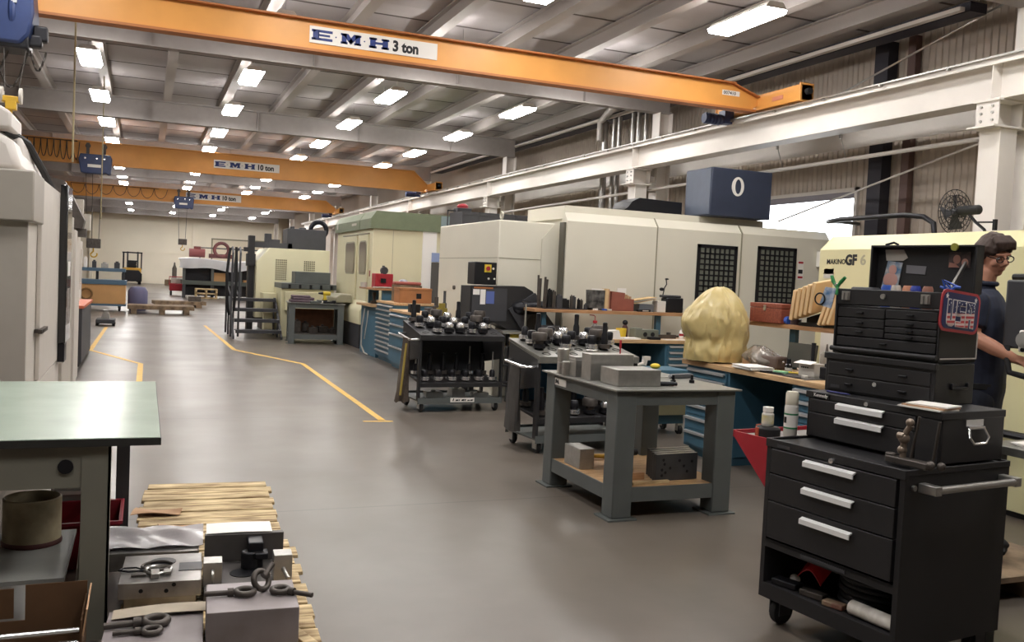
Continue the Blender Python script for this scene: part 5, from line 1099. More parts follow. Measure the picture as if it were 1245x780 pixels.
for x in (.03, .39):
    for y in (.1, .6): obj('wheel', B().cyl((x - .03, y, .06), (x + .03, y, .06), .06), BLACKR, t)
# ------------------------------------------------------------------ grey steel table in front
t = thing('work_table', 'grey steel work table with machined blocks on top, nearest the toolbox', 'table', (2.95, 5.27, 0), 0)
steel_table(t, .95, 1.15, .89, .15, .22)
obj('lower_shelf', B().box(.02, .93, .02, 1.13, .205, .22), PLY, t, 'worn plywood lower shelf', sm=False)
obj('sticker', B().box(-.002, .006, .80, .99, .80, .855), SIGNW, t, 'white sticker', sm=False)
sk = [o for o in t.children if o.name.startswith('sticker')][0]
obj('sticker_mark', B().prism([(.98, .81), (.98, .84), (.96, .848), (.945, .83), (.93, .848), (.915, .81), (.93, .81), (.95, .82)], 'yz', -.0035, -.002), SIGNK, sk, sm=False)
ZT = .891
solo('steel_block', B().box(0, .34, 0, .26, 0, .115), STEEL, 'low machined steel block at the front of the grey table', 'block', loc=(3.03, 5.42, ZT), bev=.003)
solo('steel_block', B().box(0, .36, 0, .14, 0, .19), STEEL, 'taller machined steel block behind the low one on the grey table', 'block', loc=(2.99, 5.76, ZT), rz=.03, bev=.003)
solo('steel_block', B().box(0, .22, 0, .12, 0, .13).box(.0, .05, 0, .12, .13, .15), STEEL, 'short steel block between the cylinders on the grey table', 'block', loc=(2.97, 5.96, ZT), bev=.003)
for x, y, r, h, lb in ((2.99, 6.22, .045, .19, 'tall turned steel cylinder at the left end of the grey table'), (2.965, 6.10, .036, .105, 'short turned steel cylinder in front of the tall one'), (3.22, 6.20, .045, .185, 'turned steel cylinder behind the taller steel block')):
    solo('steel_cylinder', B().lathe([(r - .004, 0), (r, .004), (r, h * .45), (r - .002, h * .46), (r - .002, h * .5), (r, h * .51), (r, h - .004), (r - .004, h)], n=24), STEEL_B, lb, 'cylinder', loc=(x, y, ZT))
solo('hex_driver', B().cyl((0, 0, 0), (0, 0, .07), .005, n=8).cyl((0, 0, .04), (0, 0, .10), .009, n=8), REDP, 'thin red driver standing on the taller steel block', 'driver', loc=(3.27, 5.84, ZT + .19))
solo('red_marker', B().cyl((-.04, 0, .01), (.05, .01, .01), .01, n=10), REDP, 'red marker lying behind the low steel block', 'marker', loc=(3.52, 5.93, ZT))
solo('round_bar', B().cyl((-.05, 0, .017), (.05, -.01, .017), .017, n=14).cyl((.05, -.01, .017), (.075, -.012, .017), .013, n=14), BLACKM, 'short black round bar at the front edge of the grey table', 'bar', loc=(3.43, 5.44, ZT), rz=-.1)
for x, lb in ((3.60, 'left'), (3.76, 'right')):
    solo('cap_screw', B().lathe([(.02, 0), (.02, .022), (.011, .024), (.011, .058), (.009, .06)], n=14), BLACKM, 'black cap screw standing on its head on the grey table, %s one' % lb, 'screw', loc=(x, 5.62, ZT))
t = thing('deburring_tool', 'grey handled scraper with a flat blade on the grey table', 'scraper', (3.86, 5.92, ZT), rad(12))
obj('handle', B().prism([(-.11, 0), (.11, 0), (.12, .02), (.1, .035), (-.09, .032), (-.12, .015)], 'xz', -.025, .025), mat('grey_tool_handle', '55565a', .5), t, bev=.006); obj('blade', B().box(-.26, -.1, -.012, .012, .008, .012), STEEL, t, sm=False)
# on the plywood shelf
ZS = .2212
for i in range(4):
    solo('drilled_plate', B().box(0, .36, 0, .045, 0, .19), mat('dark_plate', '4a4a4c', .45, .5, var=.12, scale=8), 'dark drilled steel plate on the plywood shelf, %s from the front' % ORD[i], 'plate', 'drilled plates on the plywood shelf', loc=(3.36 + .02 * i, 5.40 + .062 * i, ZS), rz=.08, bev=.002)
for o in [o for o in COL.objects if o.name.startswith('drilled_plate')]: obj('top_strip', B().box(.004, .356, .004, .041, .1895, .1915), STEEL_B, o, 'bright steel top strip', sm=False)  # strip of brighter steel along the top of each plate
fp = [o for o in COL.objects if o.name == 'drilled_plate'][0]
for x, z in ((.06, .15), (.05, .04), (.08, .06), (.05, .08), (.12, .09), (.2, .14), (.27, .06), (.31, .13), (.24, .10), (.07, .12)): obj('bolt_hole', B().cyl((x, -.001, z), (x, .001, z), .011, n=10), BLACKM, fp)

solo('steel_block', B().box(0, .12, 0, .26, 0, .15), STEEL, 'grey steel block on the plywood shelf, left', 'block', loc=(2.99, 5.86, ZS), bev=.004)
t = thing('hammer', 'hammer with a yellow handle on the plywood shelf', 'hammer', (3.2, 6.22, ZS), rad(-15))
obj('head', B().cyl((-.06, -.08, .03), (-.06, .08, .03), .03, n=14), STEEL, t); obj('handle', B().tube([(-.06, 0, .03), (.1, 0, .025), (.26, 0, .02)], [.013, .017, .019], 10), mat('amber_handle', 'c79a3c', .4), t)
solo('wood_block', B().box(0, .16, 0, .09, 0, .045), PLY, 'small pale wood block on the plywood shelf', 'wood block', loc=(3.16, 5.62, ZS), rz=.2, bev=.003)
solo('wood_block', B().box(0, .22, 0, .08, 0, .05), SHELFW, 'reddish wood block behind the pale stick on the plywood shelf', 'wood block', loc=(3.10, 5.46, ZS), rz=.1, bev=.003)
solo('wood_stick', B().box(0, .3, 0, .03, 0, .02), PINE, 'pale wooden stick at the front of the plywood shelf', 'stick', loc=(3.14, 5.33, ZS), rz=.05, bev=.002)
solo('shop_tool', B().cyl((0, 0, .03), (.12, .03, .03), .028, n=12).cbox(-.03, 0, .03, .08, .1, .06), BLACKM, 'small dark air tool at the back of the plywood shelf', 'tool', loc=(3.58, 6.24, ZS))

# ------------------------------------------------------------------ black tool chests
KA = rad(-83); KO = Vector((2.79, 3.50, 0)); ku = Vector((math.cos(KA), math.sin(KA), 0)); kv = Vector((-math.sin(KA), math.cos(KA), 0))
def K(x, y, z): p = KO + ku * x + kv * y; return (p.x, p.y, z)
def pull(parent, x0, x1, y, z):
    return obj('handle', B().prism([(y, z + .014), (y - .022, z + .006), (y - .022, z - .016), (y - .017, z - .016), (y - .017, z + .0), (y, z + .008)], 'yz', x0, x1), mat('pull_silver', 'f4f4f4', .3, .15), parent, 'silver drawer pull', sm=False)
W = .765; D = .70
t = thing('roller_cabinet', 'black rolling tool cabinet with three drawers and an open bottom bay', 'tool cabinet', tuple(KO), KA)
obj('cabinet_body', B().box(0, .025, 0, D, .13, .885).box(W - .025, W, 0, D, .13, .885).box(.025, W - .025, D - .012, D, .13, .885).box(.025, W - .025, .0, D, .13, .2).box(.025, W - .025, .0, D, .40, .415).box(0, W, 0, D, .865, .885).box(.025, W - .025, 0, .02, .375, .415), BLACKP, t, sm=False)
obj('top_rim', B().box(-.004, W + .004, -.006, .012, .855, .895).box(-.004, .01, 0, D, .87, .895).box(W - .01, W + .004, 0, D, .87, .895).box(0, W, D - .01, D + .004, .87, .895), BLACKP, t, bev=.002)
for z0, z1, hz in ((.735, .85, .825), (.605, .73, .70), (.425, .60, .562)):
    d = obj('drawer', B().box(.035, W - .035, -.010, .40, z0, z1), BLACKP, t, bev=.003); pull(d, .25, .53, -.010, hz)
obj('lock', B().cyl((.40, -.022, .862), (.40, -.004, .862), .012, n=14), CHROME, t)
obj('bay_latch', B().box(.25, .5, -.006, .0, .385, .402), CHARC, t, sm=False)
obj('badge', B().box(.07, .15, -.008, -.004, .862, .876), CHARC, t, sm=False)
sh = obj('push_handle', B().tube([(W + .07, .10, .82), (W + .07, .64, .82)], .016, 12), GALV, t, 'steel push handle')
for y in (.10, .64): obj('handle_bracket', B().box(W, W + .085, y - .02, y + .02, .80, .84), STEEL, sh, bev=.004)
obj('handle_bolt', B().cyl((W, .05, .82), (W + .012, .05, .82), .012), STEEL, sh)
for x in (.07, W - .07):
    for y in (.07, D - .07):
        c = obj('caster', B().box(x - .045, x + .045, y - .045, y + .045, .118, .13).box(x - .034, x - .028, y - .03, y + .04, .05, .118).box(x + .028, x + .034, y - .03, y + .04, .05, .118), CHARC, t, sm=False)
        obj('wheel', B().lathe([(.015, -.02), (.05, -.023), (.062, -.016), (.064, 0), (.062, .016), (.05, .023), (.015, .02)], (x, y + .015, .064), 20, 'x'), BLACKR, c)
rs_ = obj('side_shelf', B().box(-.30, -.004, .06, .60, .845, .855).box(-.30, -.004, .06, .07, .855, .875).box(-.30, -.004, .59, .60, .855, .88).box(-.30, -.29, .06, .60, .855, .88).prism([(-.29, .845), (-.004, .845), (-.004, .60), (-.02, .60)], 'xz', .06, .066).prism([(-.29, .845), (-.004, .845), (-.004, .60), (-.02, .60)], 'xz', .594, .60), REDP, t, 'red bracketed side shelf', sm=False)
obj('shelf_liner', B().box(-.288, -.006, .072, .588, .855, .860), mat('grey_liner', '8a8480', .6), rs_, 'grey shelf liner', sm=False)
# inside the open bay
ZK = .2012
bw = thing('coil_of_hose', 'black coiled hose lying in the open bay of the tool cabinet', 'hose', K(.48, .27, ZK), KA)
for i in range(5): obj('loop', B().torus((0, 0, .02 + .028 * i), (.17 - .006 * (i % 2)), .016, 'z', 26, 8), mat('hose_black', '16161a', .55), bw)
rb = B().grid(lambda u, v: (-.06 + .14 * u, -.02 + .10 * v, .05 + .05 * math.sin(u * 3.2) + .09 * v), 8, 4, .006)
rbo = solo('red_bag', rb, mat('red_bag', 'b0242c', .4), 'crumpled red plastic packet in the open bay', 'bag', loc=K(.195, .13, ZK), rz=KA)
obj('bag_end', B().sph((-.1, .01, .02), .022, 1.3, .9, .9), PAPER, rbo, 'white end')
t2 = thing('sealant_roll', 'white printed tube lying at the right of the open bay', 'tube', K(.60, .055, ZK), KA)
obj('tube', B().cyl((-.1, 0, .032), (.12, 0, .032), .032, n=20), mat('tube_white', 'cfc8c0', .6, col2='e4e0d8', scale=20, var=.1), t2); obj('end_cap', B().cyl((.12, 0, .032), (.13, 0, .032), .03, n=20), PAPERG, t2)
for x, y, sx, sy, h, m_, lb in ((.12, .06, .13, .07, .03, BLACKM, 'black tool case at the left of the open bay'), (.28, .06, .12, .05, .03, RUST, 'rusty tool lying at the front of the open bay'), (.41, .05, .1, .05, .025, mat('printed_packet', 'a8967a', .6, col2='7a4a40', scale=25, var=.3), 'printed packet beside the white tube')):
    solo('bay_item', B().box(-sx / 2, sx / 2, -sy / 2, sy / 2, 0, h), m_, lb, 'tool', loc=K(x, y, ZK), rz=KA + .2, bev=.005)
# things on the red shelf and on the cabinet top
t2 = thing('pill_bottle', 'small white bottle standing on the black tape measure', 'bottle', K(-.165, .16, .918), KA)
obj('bottle', B().lathe([(.028, 0), (.03, .004), (.03, .06), (.022, .07), (.022, .074)], n=20), INSUL, t2); obj('cap', B().cyl((0, 0, .072), (0, 0, .095), .026, n=20), PAPER, t2, 'white cap'); obj('label', B().lathe([(.0305, .012), (.0305, .055)], n=20), mat('yellow_label', 'd2c78a', .6, col2='d9d6cf', scale=18, var=.05), t2)
t2 = thing('tape_measure', 'round black and orange tape measure on the red shelf', 'tape measure', K(-.16, .16, .8612), KA)
obj('case', B().lathe([(.05, 0), (.062, .008), (.062, .045), (.05, .055)], n=22), BLACKR, t2); obj('clip', B().box(-.02, .0, -.066, -.06, .006, .05), mat('orange_clip', 'b4553c', .5), t2, 'orange clip', sm=False); obj('clip_side', B().box(-.064, -.055, -.02, .02, .03, .056), mat('orange_clip', 'b4553c', .5), t2, sm=False)
t2 = thing('spray_can', 'white aerosol can with green print on the red shelf', 'can', K(-.05, .20, .8612), KA)
obj('can', B().lathe([(.03, 0), (.033, .004), (.033, .17), (.03, .18)], n=22), INSUL, t2); obj('cap', B().lathe([(.03, .18), (.031, .183), (.031, .235), (.026, .245)], n=22), mat('ivory_cap', 'ddd6c4', .5), t2, 'ivory cap')
obj('label_band', B().lathe([(.0335, .07), (.0335, .13)], n=22), PAPER, t2); gb = obj('green_frame', B().lathe([(.0338, .062), (.0338, .07)], n=22).lathe([(.0338, .13), (.0338, .138)], n=22), mat('green_print', '2e7d52', .5), t2, 'green rings'); obj('print', B().cbox(-.004, -.0345, .105, .014, .002, .03), SIGNK, t2, sm=False)
obj('side_nozzle', B().cyl((-.035, 0, .1), (-.035, 0, .16), .008, n=8), PAPERG, t2)
MW, MY0, MY1, MZ0, MZ1 = .735, .24, .68, .8962, 1.118
t = thing('tool_chest', 'black two drawer chest with silver pulls sitting on the rolling cabinet', 'tool chest', K(0.005, 0, 0), KA)
obj('chest_body', B().box(0, MW, MY0 + .01, MY1, MZ0, MZ1), BLACKP, t, bev=.005)
obj('lid_edge', B().box(-.003, MW + .003, MY0 - .004, MY1 + .003, MZ1 - .03, MZ1 + .002), BLACKP, t, bev=.003)
for z0, z1, hz in ((1.022, 1.085, 1.072), (.905, 1.018, 1.006)):
    d = obj('drawer', B().box(.03, MW - .12, MY0 - .008, MY0 + .3, z0, z1), BLACKP, t, bev=.003); pull(d, .20, .46, MY0 - .008, hz)
obj('corner_panel', B().box(MW - .115, MW - .005, MY0 - .004, MY0 + .01, .90, 1.085), BLACKP, t, bev=.002)
obj('lock', B().cyl((.36, MY0 - .014, 1.102), (.36, MY0 - .003, 1.102), .011, n=14), CHROME, t)
bd = obj('name_badge', B().box(.045, .145, MY0 - .008, MY0 - .004, 1.093, 1.115), BLACKM, t, sm=False)
text('badge_lettering', 'Kennedy', PAPER, bd, (.05, MY0 - .0085, 1.098), .024, UP, .0005, .0003, 1.0)
hd = obj('side_handle', B().box(MW, MW + .006, .40, .52, 1.055, 1.085).cyl((MW + .012, .405, 1.05), (MW + .012, .515, 1.05), .008, n=8), CHROME, t, 'chrome side handle', sm=False)
obj('bail', B().tube([(MW + .014, .41, 1.05), (MW + .03, .395, 1.01), (MW + .034, .42, .985), (MW + .034, .50, .985), (MW + .03, .525, 1.01), (MW + .014, .51, 1.05)], .006, 8), CHROME, hd)
t2 = thing('paper_pad', 'pad of white papers on the right end of the two drawer chest', 'papers', K(.635, .292, MZ1 + .003), KA + .05)
for i in range(3): obj('sheet_pile', B().cbox(.006 * i, .01 * i, .004 + .007 * i, .20 - .01 * i, .14, .006, .07 * i), PAPER if i % 2 == 0 else CARD_L, t2, sm=False)
solo('pen', B().cyl((-.06, 0, .006), (.05, 0, .006), .005, n=8).cyl((.05, 0, .006), (.07, 0, .006), .005, .002, n=8), mat('pen_blue', '3a3f7a', .4), 'blue and white pen lying on the two drawer chest', 'pen', loc=K(.16, .275, MZ1 + .003), rz=KA + .05)
t2 = thing('indicator_stand', 'small steel surface gauge with a brassy clamp on the cabinet top corner', 'gauge', K(.70, .10, .8962), KA)
obj('base', B().cbox(0, .0, .015, .20, .05, .03).cyl((-.09, 0, .0), (-.09, 0, .04), .022), RUST, t2, bev=.006)
obj('clamp', B().tube([(-.03, 0, .03), (-.03, 0, .10), (-.02, 0, .14), (.0, 0, .17)], .013, 10).sph((-.03, 0, .11), .024).sph((-.035, 0, .06), .02).sph((-.005, 0, .18), .018).cyl((-.05, -.01, .12), (-.02, -.01, .12), .015), mat('aged_brass', '8d7f72', .4, .6), t2)
obj('rod', B().cyl((.0, .01, .03), (.03, .01, .21), .006), RUST, t2); obj('rod', B().cyl((.09, .03, .03), (.11, .03, .20), .006), RUST, t2); obj('knob', B().sph((.10, -.0, .02), .02).sph((.13, .03, .02), .018), RUST, t2)
# machinist chests on top
CA = rad(-78); co = Vector(K(.03, .33, 0)); cu_ = Vector((math.cos(CA), math.sin(CA), 0)); cv_ = Vector((-math.sin(CA), math.cos(CA), 0))
def C_(x, y, z): p = co + cu_ * x + cv_ * y; return (p.x, p.y, z)
CW, CD, Z1, Z2 = .57, .32, MZ1 + .0032, 1.312
t = thing('tool_chest', 'black two drawer base chest under the open machinist chest', 'tool chest', C_(0, 0, Z1), CA)
obj('chest_body', B().box(0, CW, 0, CD, 0, Z2 - Z1 - .004), BLACKP, t, bev=.006)
obj('lid_lip', B().box(-.004, CW + .004, -.012, .02, Z2 - Z1 - .03, Z2 - Z1), BLACKP, t, bev=.004)
for z0, z1 in ((.085, .148), (.012, .08)):
    d = obj('drawer', B().box(.02, CW - .02, -.006, .2, z0, z1), BLACKP, t, bev=.003)
    for x in (.14, .42): obj('knob', B().cbox(x, -.011, (z0 + z1) / 2, .04, .012, .009), BLACKM, d, bev=.002)
obj('lock', B().cyl((.28, -.012, .062), (.28, -.005, .062), .011, n=14), CHROME, t)
obj('name_badge', B().box(.04, .09, -.008, -.006, .022, .036), CHARC, t, sm=False)
obj('side_handle', B().box(CW, CW + .012, .12, .26, .07, .082).box(CW, CW + .012, .12, .132, .07, .1).box(CW, CW + .012, .248, .26, .07, .1), BLACKM, t, bev=.003)
Z3 = 1.625
H = Z3 - Z2
t = thing('machinist_chest', 'black machinist chest with its lid open and many small drawers', 'tool chest', C_(.025, .01, Z2 + .001), CA)
w = CW - .025; dd = CD - .01
obj('chest_body', B().box(0, .012, 0, dd, 0, H).box(w - .012, w, 0, dd, 0, H).box(0, w, dd - .012, dd, 0, H).box(0, w, .0, dd, 0, .03).box(0.012, w - .012, .2, dd, .03, .22).box(0, w, 0, .012, H - .075, H).box(0.012, w - .012, .012, dd, H - .09, H - .08), BLACKP, t, bev=.004)
def mini(x0, x1, z0, z1):
    d = obj('drawer', B().box(x0 + .003, x1 - .003, .004, .19, z0 + .002, z1 - .002), BLACKP, t, bev=.003)
    obj('knob', B().cbox((x0 + x1) / 2, -.003, (z0 + z1) / 2, .035, .012, .008), BLACKM, d, bev=.002)
mini(.014, w - .014, .035, .085)
for z0, z1 in ((.087, .13), (.13, .175), (.175, .225)): mini(.014, .27, z0, z1)
for z0, z1 in ((.087, .115), (.115, .145), (.145, .18), (.18, .225)): mini(.27, w - .014, z0, z1)
obj('front_panel_rail', B().cyl((.0, -.012, .022), (w, -.012, .022), .012, n=10), BLACKP, t)
for x in (.06, .47): 
    l = obj('latch', B().box(x - .022, x + .022, -.006, .0, H - .055, H - .012).box(x - .016, x - .006, -.014, -.006, H - .055, H - .02).box(x + .006, x + .016, -.014, -.006, H - .055, H - .02), STEEL, t, 'steel latch', sm=False)
obj('lock', B().cyl((.26, -.01, H - .03), (.26, 0, H - .03), .012, n=14), STEEL, t)
lid = obj('lid', B().box(.0, w, dd + .002, dd + .012, H, H + .225).box(.0, w, dd - .05, dd + .012, H + .215, H + .225).box(0, .010, dd - .05, dd + .012, H + .0, H + .225).box(w - .010, w, dd - .05, dd + .012, H, H + .225), BLACKP, t, 'open black lid', bev=.002)
yl = dd + .001
ph = obj('baby_photo', B().prism([(.04, H + .01), (.13, H + .01), (.15, H + .14), (.07, H + .15)], 'xz', yl - .006, yl), mat('photo_blue', '4f86b4', .4, col2='c9c4c2', scale=22, var=.3), lid, 'snapshot print with a blue background', sm=False)
obj('photo_figure', B().sph((.10, yl - .007, H + .105), .022, 1, .1, 1.1).sph((.09, yl - .007, H + .055), .04, 1, .06, .9), mat('photo_pink', 'c99a90', .5), ph)
obj('paper_note', B().prism([(.06, H + .15), (.15, H + .15), (.175, H + .165), (.15, H + .205), (.05, H + .205)], 'xz', yl - .004, yl - .001), PAPERG, lid, 'torn grey paper note', sm=False)
obj('tape_note', B().prism([(.17, H + .09), (.27, H + .085), (.275, H + .125), (.17, H + .13)], 'xz', yl - .003, yl), mat('grey_tape', '77757a', .6), lid, 'grey tape note', sm=False)
p2_ = obj('portrait_photo', B().prism([(.385, H + .12), (.49, H + .12), (.49, H + .195), (.385, H + .195)], 'xz', yl - .004, yl), mat('photo_dark', '3a3236', .4, col2='5e4a48', scale=30, var=.3), lid, 'snapshot of two people', sm=False)
obj('photo_figure', B().sph((.425, yl - .005, H + .16), .018, 1, .1, 1.2).sph((.465, yl - .005, H + .145), .016, 1, .1, 1.2).prism([(.388, H + .122), (.44, H + .122), (.42, H + .14), (.39, H + .145)], 'xz', yl - .006, yl - .003), mat('photo_skin', 'a87a6c', .5), p2_)
obj('lid_clip', B().cyl((.44, dd - .06, H + .215), (.44, dd - .05, H + .215), .018, n=14), mat('olive_tape', '8c8a3a', .5), lid, 'round yellow clip')
obj('clip_wire', B().tube([(.05, dd - .0, H + .23), (.10, dd - .01, H + .24), (.12, dd, H + .228)], .006, 6), BLACKM, lid)
obj('lid_stay', B().cbox(.47, .24, H + .07, .012, .20, .018, 0, rad(48)), STEEL, t, 'lid stay strap')
items = [(.2, BLUEP, 'blue cap in the open top of the machinist chest'), (.25, PAPERG, 'grey cap in the open top of the machinist chest'), (.31, mat('salmon', 'c98a6a', .5), 'orange cap in the open top of the machinist chest'), (.35, mat('royal', '2c3f9a', .45), 'royal blue cap right of the orange one in the chest'), (.41, mat('copper', '9a6a5a', .5), 'copper fitting in the open top of the machinist chest')]
for x, m_, lb in items: solo('bottle_cap', B().lathe([(.022, 0), (.024, .09), (.018, .105)], n=14), m_, lb, 'cap', loc=C_(.025 + x, .12, Z2 + H - .078))
solo('bolt_tray', B().box(-.06, .06, -.04, .04, 0, .09), CHARC, 'dark tray at the left of the open chest top', 'tray', loc=C_(.1, .14, Z2 + H - .078), rz=CA, bev=.01)
solo('clear_strap', B().prism([(-.04, 0), (.04, 0), (.03, .11), (.01, .12)], 'xz', -.003, .003), PAPERG, 'grey plastic scrap at the right of the open chest top', 'scrap', loc=C_(.49, .16, Z2 + H - .078), rz=CA, sm=False)
rbn = B()
for q in range(5): rbn.tube([(.02 * math.sin(q), .0, .0), (.03 * math.cos(q * 2.3), -.01, .03 * math.sin(q * 1.9) + .02), (.05 * math.sin(q * 1.3 + 1), .01, .02)], .006, 6)
solo('blue_ribbon', rbn, BLUEP, 'tangled blue ribbon above the USA plate', 'ribbon', loc=C_(CW - .02, .10, Z3 + .007), rz=CA)
# green clamp with a tag at the left corner
t2 = thing('spring_clamp', 'green spring clamp gripping the left corner of the open chest', 'clamp', C_(.02, .02, Z3), CA)
obj('jaw', B().tube([(-.02, 0, .03), (.01, -.004, .0), (.012, -.016, -.03)], .008, 8).tube([(.02, 0, .03), (.0, .0, .0)], .008, 8), GREENP, t2); obj('grip', B().cyl((-.02, 0, .03), (-.032, 0, .062), .010, .008).cyl((.02, 0, .03), (.045, 0, .055), .010, .008), GREENP, t2); obj('pivot', B().cyl((0, -.012, .018), (0, .012, .018), .006, n=8), CHROME, t2)
t2 = thing('hang_tag', 'blue printed hang tag dangling from the green clamp', 'tag', C_(.0, -.012, Z3 - .085), CA)
obj('card', B().prism([(-.05, .0), (.02, -.015), (.04, .085), (-.02, .09)], 'xz', -.002, .001), mat('tag_blue', '4a7fb5', .4, col2='d2d6dc', scale=24, var=.2), t2, sm=False); obj('ring', B().torus((-.045, -.006, .03), .028, .004, 'y', 18, 6), BLACKM, t2)
# USA plate hung on the right side
t2 = thing('souvenir_plate', 'red and blue USA plate with stars and stripes hung on the chest side', 'plate', C_(CW + .010, .145, Z3 + .01), CA + PI / 2)
def rr2(x0, x1, z0, z1, r): return rrect(x0, x1, z0, z1, r)
TL_ = Matrix.Rotation(rad(4), 4, 'Y')
def plate(b0, x0, x1, z0, z1, r, ya, yb): return b0.prism(rr2(x0, x1, z0, z1, r), 'xz', ya, yb, TL_)
obj('red_border', plate(B(), -.16, .16, -.185, .0, .04, -.004, 0), mat('plate_red', 'b83a44', .35), t2, 'red border', sm=False)
bl_ = obj('blue_field', plate(B(), -.145, .145, -.172, -.012, .034, -.006, -.004), mat('plate_blue', '27305f', .35), t2, 'navy field', sm=False)
def glyph(polys, ya, yb):
    b = B()
    for p in polys: b.prism(p, 'xz', ya, yb, TL_)
    return b
def rc(x0, x1, z0, z1): return [(x0, z0), (x1, z0), (x1, z1), (x0, z1)]
def usa(o, e):
    # three heavy letters; o = outline growth
    U = [rc(-.108 - e, -.086 + e, -.135, -.045 + e), rc(-.066 - e, -.044 + e, -.135, -.045 + e), [(-.108 - e, -.134), (-.044 + e, -.134), (-.048 + e, -.152), (-.062, -.158 - e), (-.09, -.158 - e), (-.104 - e, -.152)]]
    S = [rc(-.033 - e, .033 + e, -.064 - e, -.045 + e), rc(-.033 - e, -.012 + e, -.108 - e, -.064), rc(-.033 - e, .033 + e, -.110 - e, -.092 + e), rc(.008 - e, .033 + e, -.141, -.108), rc(-.033 - e, .033 + e, -.158 - e, -.139 + e)]
    A = [rc(.044 - e, .066 + e, -.158 - e, -.045 + e), rc(.088 - e, .110 + e, -.158 - e, -.045 + e), rc(.066, .088, -.065 - e, -.045 + e), rc(.066, .088, -.118 - e, -.100 + e)]
    return U, S, A
for g, nm in zip(usa(0, .004), ('letter_u', 'letter_s', 'letter_a')): obj(nm + '_outline', glyph(g, -.0075, -.006), PAPER, bl_, sm=False)
stripe = mat('stripe_red', 'c0444c', .4)
def stripes_mat():
    m = bpy.data.materials.new('stars_and_stripes'); m.use_nodes = True; nt = m.node_tree; p = nt.nodes['Principled BSDF']; L = nt.links.new; p.inputs['Roughness'].default_value = .4
    tc = nt.nodes.new('ShaderNodeTexCoord'); s = nt.nodes.new('ShaderNodeSeparateXYZ'); L(tc.outputs['Object'], s.inputs[0])
    def mth(op, a, v): n = nt.nodes.new('ShaderNodeMath'); n.operation = op; L(a, n.inputs[0]); n.inputs[1].default_value = v; return n.outputs[0]
    st = mth('GREATER_THAN', mth('PINGPONG', s.outputs['Z'], .0105), .0052)
    up = mth('GREATER_THAN', s.outputs['Z'], -.098)
    a = nt.nodes.new('ShaderNodeMix'); a.data_type = 'RGBA'; L(st, a.inputs[0]); a.inputs[6].default_value = rgb('e0c8c4'); a.inputs[7].default_value = rgb('c23a44')
    v = nt.nodes.new('ShaderNodeTexVoronoi'); v.inputs['Scale'].default_value = 70; L(tc.outputs['Object'], v.inputs['Vector'])
    dot = mth('LESS_THAN', v.outputs['Distance'], .28)
    c = nt.nodes.new('ShaderNodeMix'); c.data_type = 'RGBA'; L(dot, c.inputs[0]); c.inputs[6].default_value = rgb('232c5c'); c.inputs[7].default_value = rgb('d8dae4')
    f = nt.nodes.new('ShaderNodeMix'); f.data_type = 'RGBA'; L(up, f.inputs[0]); L(a.outputs[2], f.inputs[6]); L(c.outputs[2], f.inputs[7]); L(f.outputs[2], p.inputs['Base Color']); return m
SS = stripes_mat()
for g, nm in zip(usa(0, 0), ('letter_u', 'letter_s', 'letter_a')): obj(nm, glyph(g, -.009, -.0075), SS, bl_, sm=False)
def star(cx, cz, r): return [(cx + (r if k % 2 == 0 else r * .42) * math.sin(PI * k / 5), cz + (r if k % 2 == 0 else r * .42) * math.cos(PI * k / 5)) for k in range(10)]
for cx in (-.12, .115): obj('star', glyph([star(cx, -.03, .013)], -.0075, -.006), PAPER, bl_, sm=False)
# red/white edge tape on the chest side, as on the lower corner
obj('edge_tape', B().box(-.14, .155, -.004, -.001, -.305, -.299).box(.150, .156, -.004, -.001, -.30, -.19), PAPERG, t2, 'pale edging strip', sm=False)
# sheet-covered side table at the right edge
t = thing('side_table', 'grey side table edge at the far right with white papers on it', 'table', (3.66, 2.1, 0))
obj('table_top', B().box(0, .8, 0, .95, .90, .94), GREYTOP, t, bev=.004)
for x in (.03, .72):
    for y in (.03, .87): obj('leg', B().box(x, x + .05, y, y + .05, 0, .90), GREYT, t, sm=False)
for i in range(3): solo('drawing_sheet', B().box(0, .5, 0, .36, 0, .004), PAPER, ('bottom white drawing sheet on the side table', 'middle white drawing sheet on the side table', 'topmost white drawing sheet on the side table')[i], 'paper', loc=(3.72 + .02 * i, 2.55 + .02 * i, .94 + .004 * i), rz=.05 * i)

# ------------------------------------------------------------------ green topped bench on the left
t = thing('green_bench', 'grey steel bench with a pale green top in the left foreground', 'bench', (-1.45, 4.06, 0))
TW, TD, TH = 1.53, 1.9, .86
obj('bench_top', B().box(0, TW, 0, TD, TH - .012, TH), mat('pale_green_top', 'a9b8aa', .25, var=.06, scale=3), t, bev=.002)
obj('edge_strip', B().box(-.002, TW + .003, -.004, 0, TH - .035, TH - .004).box(TW, TW + .004, 0, TD, TH - .035, TH - .004).box(0, TW, 0, TD, TH - .035, TH - .012), mat('black_edge', '2e2e2c', .5), t, sm=False)
ap = mat('bench_grey', '77756a', .55, var=.08, scale=3)
obj('apron', B().box(.16, TW - .30, .024, .04, TH - .21, TH - .035), ap, t, sm=False); obj('side_apron', B().box(TW - .24, TW - .22, .12, TD - .05, TH - .16, TH - .035), ap, t, sm=False)
obj('apron_hole', B().cyl((TW - .36, .016, TH - .12), (TW - .36, .024, TH - .12), .03, n=16), BLACKM, t)
for x, y in ((TW - .30, .02), (.05, .02), (TW - .26, TD - .42), (.05, TD - .42)):
    k = TH - .035
    dark = y > 1
    obj('leg', B().box(x, x + .11, y, y + .012, 0, k).box(x + .1, x + .11, y, y + .09, 0, k), ap, t, sm=False) if not dark else obj('leg', B().box(x + .06, x + .13, y, y + .05, 0, k), CHARC, t, sm=False)
obj('lower_shelf', B().box(.1, TW - .36, .10, .85, .232, .25), mat('shelf_grey', '8a8a86', .5, var=.05), t, sm=False)
